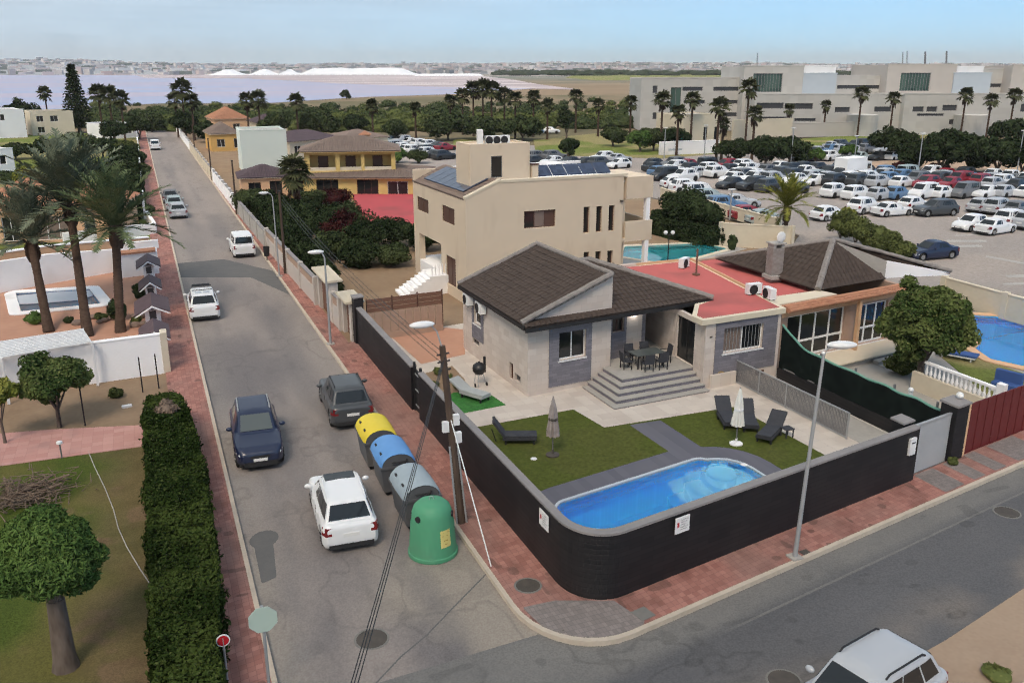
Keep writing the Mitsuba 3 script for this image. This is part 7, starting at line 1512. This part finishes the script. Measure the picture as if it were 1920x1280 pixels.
hblock(1698, 2100, 177, -2, 30, 'hospital_stone', [(1712, 1733, 200, 210), (1738, 1758, 200, 210), (1768, 1795, 197, 208), (1915, 1940, 195, 210), (1720, 1770, 213, 218), (1780, 1795, 224, 234)], 'east_wing')
for px, w_ in ((1618, 28), (1822, 30)):
    P = HQ - hn * 3; a = plane_hit(px - w_, 215, P, hn); b = plane_hit(px + w_, 215, P, hn); r = np.linalg.norm(b - a) / 2; c = (a + b) / 2; part(hs, 'round_bay', MB().lathe([(r, 0), (r, c[2]), (r - 0.4, c[2] + 0.01), (0, c[2])], (c[0], c[1], 0), 28), 'hospital_stone', smooth=40)
ha, hb = at(1278, 276), at(1348, 272); house('gatehouse', 'small cream pavilion with slit windows behind the white sign wall at the car park', ha[:2], hb[:2], 8, 6.0, 'cream', 'concrete', wins=[(5.4, 6.4, 0.5, 3.6, 1, 'grey_metal'), (8.2, 9.2, 0.5, 3.6, 1, 'grey_metal')], flat=True)
for (x0, x1, y, hh, m_, lab) in ((1236, 1346, 291, 2.2, 'white_wall', 'long low white sign wall on the grass verge by the car park'), (1372, 1482, 264, 4.2, 'cream', 'cream retaining wall before the hospital left of the palms'), (1482, 1640, 258, 3.0, 'hospital_pink', 'pale retaining wall and ramp in front of the hospital')):
    a, b = at(x0, y), at(x1, y - 4); t = thing('retaining_wall', lab, 'wall'); part(t, 'wall_face', MB().prism(LineString([a[:2], b[:2]]).buffer(0.25, cap_style='flat'), 0, hh), m_); part(t, 'cap', MB().prism(LineString([a[:2], b[:2]]).buffer(0.32, cap_style='flat'), hh, hh + 0.12), m_)
    if x0 == 1236: W = on_wall(a, b); part(t, 'sign_print', MB().bx(1.6, 4.4, -0.29, -0.26, 0.75, 1.05, W), 'hospital_blue')
for px, yt in ((1420, 100), (1693, 98), (1701, 96), (1735, 97), (1775, 96)):
    P = HQ + hn * 18; b = plane_hit(px, 128, P, hn); tp = plane_hit(px, yt, P, hn); k = part(hs, 'roof_mast', MB().tube([b - [0, 0, 1], tp], [0.25 if px > 1720 else 0.12, 0.2 if px > 1720 else 0.1], 6), 'grey_metal')

# ================================================================ THE CAR PARK'S CARS
pal = [('white', 'paint_white', 30), ('silver', 'paint_silver', 17), ('grey', 'paint_grey', 13), ('black', 'paint_dark', 18), ('dark grey', 'paint_charcoal', 11), ('blue', 'paint_blue', 6), ('pale green', 'paint_sage', 5), ('red', 'paint_red', 5)]
bag = [p for p in pal for _ in range(p[2])]; rc = random.Random(11); ORD = lambda k: ('first', 'second', 'third', 'fourth', 'fifth', 'sixth', 'seventh', 'eighth', 'ninth', 'tenth', 'eleventh', 'twelfth')[k] if k < 12 else f'{k + 1}th' if k + 1 not in (21, 22, 23, 31, 32, 33) else f'{k + 1}' + {1: 'st', 2: 'nd', 3: 'rd'}[(k + 1) % 10]
KW = {'suv': 'SUV', 'hatch': 'hatchback', 'sedan': 'saloon car', 'minivan': 'people carrier', 'van': 'van'}
GRP = 'cars in the hospital car park'


def row(name, p0, p1, step, head, skip=0.04, detail=0, z=-0.05):
    a, b = at(*p0, z), at(*p1, z); L = np.linalg.norm(b - a); n = int(L / step); k = 0
    for i in range(n + 1):
        if rc.random() < skip: rc.choice(bag); rc.random(); continue
        cn, pm, _ = rc.choice(bag); kind = rc.choices(['hatch', 'suv', 'sedan', 'minivan', 'van'], [38, 28, 20, 10, 3])[0]; p = a + (b - a) * (i * step / L) + [rc.uniform(-.2, .2), rc.uniform(-.3, .3), 0]
        car('parked_car', kind, pm, p, head + rc.uniform(-3, 3) + (180 if rc.random() < 0.4 else 0), f'{cn} {KW[kind]}, {ORD(k)} from left in the {name}', detail, GRP); k += 1


row('front car park row, left stretch', (1368, 353), (1600, 372), 2.7, 12)
row('short row behind the dark hedge', (1243, 338), (1350, 343), 2.7, 12)
row('front car park row, right stretch', (1606, 374), (1945, 368), 2.7, 12, 0.12)
row('second row of the car park', (1372, 343), (1945, 357), 2.7, 12)
row('third row of the car park', (1238, 330), (1945, 347), 2.7, 12)
row('fourth row of the car park', (1230, 321.5), (1945, 339), 2.7, 12)
row('fifth row of the car park', (1228, 314), (1585, 324), 2.7, 12)
row('extra row before the lorry', (1400, 337.5), (1945, 352), 2.7, 12)
row('row under the trees, nearest one', (1500, 302), (1690, 300), 2.7, 12)
row('row under the trees, middle one', (1530, 290), (1690, 285), 2.7, 12)
row('row under the trees, farthest one', (1560, 279), (1670, 274), 2.7, 12)
row('small left hand car park, front row', (735, 279), (838, 300), 2.9, 20)
row('small left hand car park, back row', (742, 268), (842, 283), 2.9, 20)
row('row seen over the beige house', (1005, 309), (1185, 316), 2.7, 12)
row('back row seen over the beige house', (1010, 300), (1185, 305), 2.7, 12, 0.3)
row('roadside row far behind the beige house', (968, 251), (1052, 250), 4.2, -25, 0.25)
for px, py, kind, pm, hd, lab in ((1268, 352, 'hatch', 'paint_white', -8, 'white hatchback in the edge row by the hedge, farthest'), (1290, 361, 'suv', 'paint_white', -8, 'white SUV in the edge row by the hedge, second'), (1312, 371, 'van', 'paint_white', -8, 'white van in the edge row behind the tall hedge'), (1332, 382, 'suv', 'paint_sage', -8, 'pale green SUV in the edge row behind the tall hedge'),
        (1360, 396, 'suv', 'paint_blue', -8, 'light blue SUV at the edge of the car park beside the red car'), (1386, 388, 'sedan', 'paint_silver', -20, 'silver saloon behind the red car at the car park edge'), (1404, 411, 'hatch', 'paint_red', -8, 'dark red hatchback at the car park edge left of the yellow palm'), (1437, 420, 'hatch', 'paint_sage', -12, 'pale green hatchback half hidden by the yellow palm'),
        (1554, 412, 'hatch', 'paint_white', 5, 'white hatchback just behind the climbing bushes'), (1622, 399, 'suv', 'paint_white', 12, 'white SUV alone before the front row'), (1672, 404, 'sedan', 'paint_white', -2, 'white car beside the dark SUV in the open aisle'), (1712, 393, 'hatch', 'paint_white', 10, 'white hatchback behind the white car in the aisle'),
        (1752, 404, 'suv', 'paint_charcoal', 172, 'dark grey SUV driving through the open aisle'), (1840, 396, 'hatch', 'paint_silver', 15, 'silver hatchback in the short right hand row, leftmost'), (1872, 400, 'suv', 'paint_silver', 15, 'silver SUV in the short right hand row, middle'), (1908, 402, 'hatch', 'paint_grey', 15, 'grey hatchback in the short right hand row, rightmost'),
        (1818, 431, 'hatch', 'paint_white', 190, 'white hatchback left of the nearest white pair'), (1865, 437, 'sedan', 'paint_white', 8, 'white saloon, nearest of the white pair at the right'), (1898, 424, 'suv', 'paint_white', 8, 'white SUV just behind the nearest white saloon'), (1935, 428, 'suv', 'paint_silver', 8, 'silver SUV cut by the right edge of the photo'), (1742, 484, 'sedan', 'paint_navy', 176, 'dark blue hatchback alone in the empty part of the car park')):
    car('parked_car', kind, pm, at(px, py, -0.05), hd, lab, 1, GRP)
c = at(1592, 336, -0.05); t = thing('box_lorry', 'white box lorry standing among the parked cars', 'lorry'); u = math.radians(12); W = on_wall(c[:2], (c + [math.cos(u), math.sin(u), 0])[:2])
part(t, 'box', MB().bx(-2.2, 2.2, -1.05, 1.05, 0.75, 2.95, W), 'white_wall'); part(t, 'cab', MB().hexa([W(2.25, -1.0, 0.5), W(3.9, -1.0, 0.5), W(3.9, 1.0, 0.5), W(2.25, 1.0, 0.5), W(2.25, -0.95, 2.3), W(3.3, -0.95, 2.3), W(3.3, 0.95, 2.3), W(2.25, 0.95, 2.3)]), 'paint_white'); part(t, 'chassis', MB().bx(-2.1, 3.7, -0.8, 0.8, 0.4, 0.75, W), 'trim'); part(t, 'window', MB().bx(2.5, 3.2, -1.01, -0.99, 1.35, 2.0, W), 'car_glass')
for s in (-1.4, 2.9):
    for q in (-0.95, 0.75): part(t, 'wheel', MB().tube([W(s, q, 0.4), W(s, q + 0.25, 0.4)], 0.4, 14), 'tyre')
for k, (px, py, yt) in enumerate(((1600, 318, 255), (1720, 332, 250), (1905, 333, 245), (1482, 312, 240), (1320, 300, 235), (1368, 412, 355), (1245, 297, 240))):
    c = at(px, py, 0.0); h = rise(px, py, yt); t = thing('car_park_lamp', ('lamp post left of the big dark trees', 'lamp post before the dark trees on the earth island', 'lamp post at the right edge before the dark trees', 'lamp post among the trees behind the fourth row', 'lamp post beside the white sign wall', 'thin post beside the light blue car', 'lamp post left of the white sign wall')[k], 'lamp post'); part(t, 'pole', MB().tube([c, c + [0, 0, h]], [0.09, 0.06], 6), 'steel'); part(t, 'head', MB().box(c + [0, 0, h], (0.7, 0.3, 0.12)), 'lamp_white')

# ================================================================ DISTANT TREES
def far_palm(px, py, yt, k, lab, w=1.0):
    h = rise(px, py, yt); palm('fan_palm', lab, at(px, py, 0), h - 0.9, 200 + k, 'fan', None, 1.9 * w * max(0.8, h / 9), 30, 'palm_far', None, 0, 0.2, 1.2)


pp_ = [(1238, 284, 178, 'at the left end of the hospital, before its slit windows'), (1294, 276, 178, 'before the left wing of the hospital, right of the dark glass strip'), (1268, 292, 200, 'short one by the white sign wall'), (1342, 306, 190, 'before the car park, left of the tallest hospital palm'), (1352, 300, 222, 'low one beside the trees at the back of the car park'), (1397, 270, 157, 'tallest, at the corner of the first glass tower'), (1409, 300, 203, 'below the first glass tower, nearer the car park'), (1476, 258, 197, 'before the window band right of the first tower'), (1543, 256, 190, 'on the grass strip, left of the white blue bay'), (1607, 258, 168, 'on the grass strip before the round bay'), (1667, 259, 176, 'left of the second glass tower'), (1800, 259, 170, 'below the second white tower'), (1848, 261, 180, 'right of the second round bay'), (1890, 259, 171, 'rightmost of the hospital palms')]
for k, (px, py, yt, w_) in enumerate(pp_): far_palm(px, py, yt, k, 'fan palm ' + w_)
qq_ = [(780, 258, 194), (845, 250, 182), (868, 252, 172), (888, 255, 161), (906, 250, 158), (922, 258, 161), (946, 256, 171), (966, 260, 178), (1000, 256, 176), (1026, 262, 189), (1079, 248, 173), (1121, 256, 188), (1181, 256, 184), (700, 262, 190)]
for k, (px, py, yt) in enumerate(qq_): far_palm(px, py, yt, 30 + k, f'fan palm in the row behind the beige house, {ORD(sorted(q[0] for q in qq_).index(px))} from the left', 1.15)
for k, (px, py, yt, w_) in enumerate(((93, 240, 169, 'alone left of the tall pointed conifer'), (195, 262, 168, 'in the clump right of the conifer, left'), (215, 266, 170, 'in the clump right of the conifer, middle'), (236, 270, 178, 'in the clump right of the conifer, right'), (350, 262, 160, 'tallest at the end of the street'), (335, 258, 180, 'left of the tallest at the end of the street'), (366, 264, 182, 'right of the tallest at the end of the street'), (468, 262, 180, 'beyond the white block, left one'), (490, 264, 178, 'beyond the white block, right one'), (560, 262, 182, 'behind the yellow villa'))): far_palm(px, py, yt, 60 + k, 'fan palm ' + w_, 1.2)
# the tall conifer with tiers of branches
b = at(150, 248, 0); h = rise(150, 248, 118); t = thing('norfolk_pine', 'tall pointed tiered conifer against the lake at the left', 'conifer'); part(t, 'trunk', MB().tube([b, b + [0, 0, h]], [0.45, 0.05], 8), 'bark'); mb = MB(); rng = np.random.default_rng(77)
for k in range(24):
    f = k / 24; z = h * (0.10 + 0.90 * f); R_ = (1 - f) * h * 0.245 + 0.25
    for q in range(9):
        a = q * 2 * math.pi / 9 + k * 0.4; u = np.array([math.cos(a), math.sin(a), 0]); n_ = 22; s = rng.uniform(0.12, 1.0, (n_, 1)); c = b + [0, 0, z] + u * s * R_ + np.array([0, 0, 1]) * (0.10 * R_ * s ** 2 - 0.1) + rng.normal(size=(n_, 3)) * [0.22, 0.22, 0.12]; nn = rng.normal(size=(n_, 3)) * 0.5 + [0, 0, 1]; mb.add(*quads(c, nn / np.linalg.norm(nn, axis=1, keepdims=True), 0.26, rng, 1.5))
part(t, 'crown', mb, 'leaf_dark')
ft = [(40, 245, 182, 5.5, 'leaf_dark', 'dark broad tree behind the white houses at the left'), (5, 240, 198, 4.5, 'leaf_dark', 'dark tree at the left edge by the lake'), (390, 268, 222, 3.6, 'leaf_dark', 'dense dark tree at the right of the street end'), (350, 262, 200, 4.0, 'leaf_dark', 'dark tree round the tall palm at the street end'), (285, 248, 205, 4.2, 'leaf_mid', 'dark green tree closing the end of the street'), (262, 262, 212, 3.5, 'leaf_mid', 'tree over the white wall at the end of the street'), (215, 275, 220, 3.8, 'leaf_dark', 'tree beside the low white house'), (520, 268, 200, 4.5, 'leaf_mid', 'green tree left of the palm behind the yellow villa'), (600, 258, 205, 6, 'leaf_mid', 'wide scrub tree behind the yellow villa'), (650, 186, 168, 4.0, 'leaf_dark', 'small dark tree alone on the lake shore'), (668, 256, 208, 4, 'leaf_dark', 'dark tree right of the yellow villa'), (740, 268, 218, 3.4, 'leaf_mid', 'slender green tree by the small car park'), (745, 305, 274, 2.6, 'leaf_bright', 'bright green shrubbery before the small car park'), (785, 306, 280, 2.4, 'leaf_mid', 'green shrubbery right of the bright one before the small car park'), (1066, 306, 245, 2.2, 'leaf_dark', 'slim dark conifer seen over the roof of the beige house'), (1062, 262, 190, 2.6, 'leaf_dark', 'taller dark conifer in the palm row'), (1150, 275, 235, 3.4, 'leaf_mid', 'green tree on the verge behind the roof'), (1200, 285, 235, 3.2, 'leaf_bright', 'bright green tree left of the dark rounded trees'), (1225, 283, 232, 3.6, 'leaf_mid', 'dark rounded tree at the left of the hospital'), (1262, 285, 232, 4.2, 'leaf_dark', 'broad dark tree under the left hospital palms'), (1365, 306, 258, 3.2, 'leaf_dark', 'dark tree behind the second row, left'), (1385, 309, 254, 3.0, 'leaf_dark', 'dark tree behind the second row, right'), (1435, 312, 252, 4.4, 'leaf_dark', 'broad dark tree at the back of the car park'), (1480, 308, 250, 4.0, 'leaf_dark', 'broad dark tree touching the lamp post'), (1530, 306, 276, 2.0, 'leaf_bright', 'light green young tree among the parked cars, left'), (1590, 300, 268, 2.0, 'leaf_bright', 'light green young tree among the parked cars, right'), (1672, 300, 234, 4.6, 'leaf_dark', 'flat topped dark pine above the parked cars'), (1712, 320, 258, 4.0, 'leaf_dark', 'dense dark tree on the earth island, leftmost'), (1762, 326, 250, 5.0, 'leaf_dark', 'dense dark tree on the earth island, second'), (1815, 326, 248, 5.2, 'leaf_dark', 'dense dark tree on the earth island, with thick trunk'), (1868, 328, 250, 4.6, 'leaf_dark', 'dense dark tree on the earth island, fourth'), (1915, 330, 252, 4.6, 'leaf_dark', 'dense dark tree on the earth island at the right edge'), (1895, 275, 222, 5.5, 'leaf_dark', 'flat dark pine before the right end of the hospital'), (1780, 285, 240, 5.0, 'leaf_dark', 'dark pine behind the earth island'), (900, 262, 215, 6, 'leaf_mid', 'wide low tree under the middle of the palm row'), (980, 262, 218, 6, 'leaf_mid', 'wide low tree under the right half of the palm row'), (840, 262, 210, 6, 'leaf_mid', 'wide low tree at the left of the palm row')]
for k, (px, py, yt, r, lf, lab) in enumerate(ft): h = rise(px, py, yt) * 0.93; tree('distant_tree', lab, at(px, py, 0), h, r * 0.76, 300 + k, lf, 4200, 0.19 * max(0.6, r / 4), 0.22, 24, h * 0.8, core=0.55, fork=0.25)
for k, (px, py, r, h) in enumerate(((50, 330, 1.8, 2.2), (20, 345, 1.6, 1.8), (262, 305, 1.4, 2.2), (270, 330, 1.2, 1.8), (250, 395, 1.6, 2.2), (268, 408, 1.2, 1.8), (1160, 268, 1.5, 1.6), (1690, 315, 2.0, 1.0), (1760, 317, 2.4, 1.0), (1850, 333, 2.0, 1.0))): bush('shrub', ('garden shrub behind the left palm crown', 'low garden shrub at the left edge beyond the orange house', 'shrub at the white wall up the left pavement', 'shrub before the grey gate up the left pavement', 'green shrub beside the orange house', 'round shrub inside the white terrace parapet', 'shrub on the verge behind the roof', 'dark clipped hedge bush on the earth island, left', 'dark clipped hedge bush on the earth island, middle', 'dark clipped hedge bush on the earth island, right')[k], at(px, py, 0), r, h, 400 + k, 'leaf_mid' if k < 7 else 'leaf_wine', 500, 0.16)
# scrub and reeds of the marsh
rng = np.random.default_rng(5); mb = MB(); md = MB()
for k in range(900):
    px = rng.uniform(150, 1220); py = rng.uniform(197, 246) if px < 1000 else rng.uniform(190, 240); d = meshkit.fbm(np.array([[px * 0.012, py * 0.05, 2]]), 3, 4)[0]
    if rng.random() > (py - 186) / 52 * (0.5 + d): continue
    c = at(px, py, 0); s = rng.uniform(1.0, 3.2) * (1.2 if py > 220 else 0.7); v, f = blob(k % 40, c + [0, 0, s * 0.2], (s * 1.3, s * 1.0, s * 0.6), 2, 0.5, 2.2); (md if d < 0.5 else mb).add(v, f)
    n_ = 110; dd = rng.normal(size=(n_, 3)); dd /= np.linalg.norm(dd, axis=1, keepdims=True); (md if d < 0.5 else mb).add(*quads(c + [0, 0, s * 0.35] + dd * [s * 1.5, s * 1.2, s * 0.75], dd, 0.24, rng))
k = thing('scrub', 'belt of green scrub between the houses and the salt lake', 'scrub', kind='stuff'); put(k, mb, 'leaf_mid'); k = thing('scrub', 'olive reed beds and low bushes along the marsh', 'scrub', kind='stuff'); put(k, md, 'leaf_olive')
mb = MB()
for k in range(420):
    px = rng.uniform(930, 1640) if k < 300 else rng.uniform(-50, 900); py = rng.uniform(134, 142) if k < 300 else rng.uniform(133, 136.5)
    c = at(px, py, 0); s = rng.uniform(5, 11); mb.add(*blob(k % 40, c + [0, 0, s * 0.3], (s * 2.2, s * 1.6, s * 0.6), 1, 0.5, 2.0))
k = thing('woodland', 'dark line of far woods behind the marsh and below the town', 'woodland', kind='stuff'); put(k, mb, 'leaf_dark')

# gardens up the left side of the street
for k, (px, py, yt, r, lf, lab) in enumerate(((30, 300, 272, 2.6, 'leaf_mid', 'garden tree between the white houses at the left, leftmost'), (95, 300, 262, 2.8, 'leaf_dark', 'dark garden tree just below the cream house'), (150, 290, 250, 3.0, 'leaf_mid', 'garden tree under the tall pointed conifer'), (195, 300, 262, 2.8, 'leaf_dark', 'dark garden tree below the low white house'), (235, 300, 266, 2.4, 'leaf_olive', 'olive garden tree near the left pavement far up the street'), (130, 340, 300, 2.6, 'leaf_olive', 'olive tree behind the middle palm crown'), (190, 350, 306, 2.4, 'leaf_mid', 'green tree behind the right palm crown'), (60, 350, 318, 2.2, 'leaf_yellow', 'yellow green tree behind the orange house'), (240, 372, 335, 2.0, 'leaf_dark', 'dark tree beside the orange house near the pavement'))):
    tree('garden_tree', lab, at(px, py, 0), rise(px, py, yt), r, 560 + k, lf, 4200, 0.15, 0.14, 20, None, core=0.55)
# ---------------------------------------------------------------- the air
scene['air'] = {'type': 'homogeneous', 'albedo': rgb(0.95, 0.95, 0.96), 'sigma_t': {'type': 'rgb', 'value': [6e-5, 7.5e-5, 9.5e-5]}} if False else {'type': 'homogeneous', 'albedo': 0.95, 'sigma_t': 9e-5}
scene['haze'] = {'type': 'cube', 'to_world': T().translate([1500, 5500, 100]).scale([13500, 8000, 101.5]), 'bsdf': {'type': 'null'}, 'interior': {'type': 'ref', 'id': 'air'}}
scene['camera']['medium'] = {'type': 'ref', 'id': 'air'}
labels['haze'] = {'kind': 'stuff', 'label': 'thin pale haze in the air over the whole scene', 'category': 'haze'}
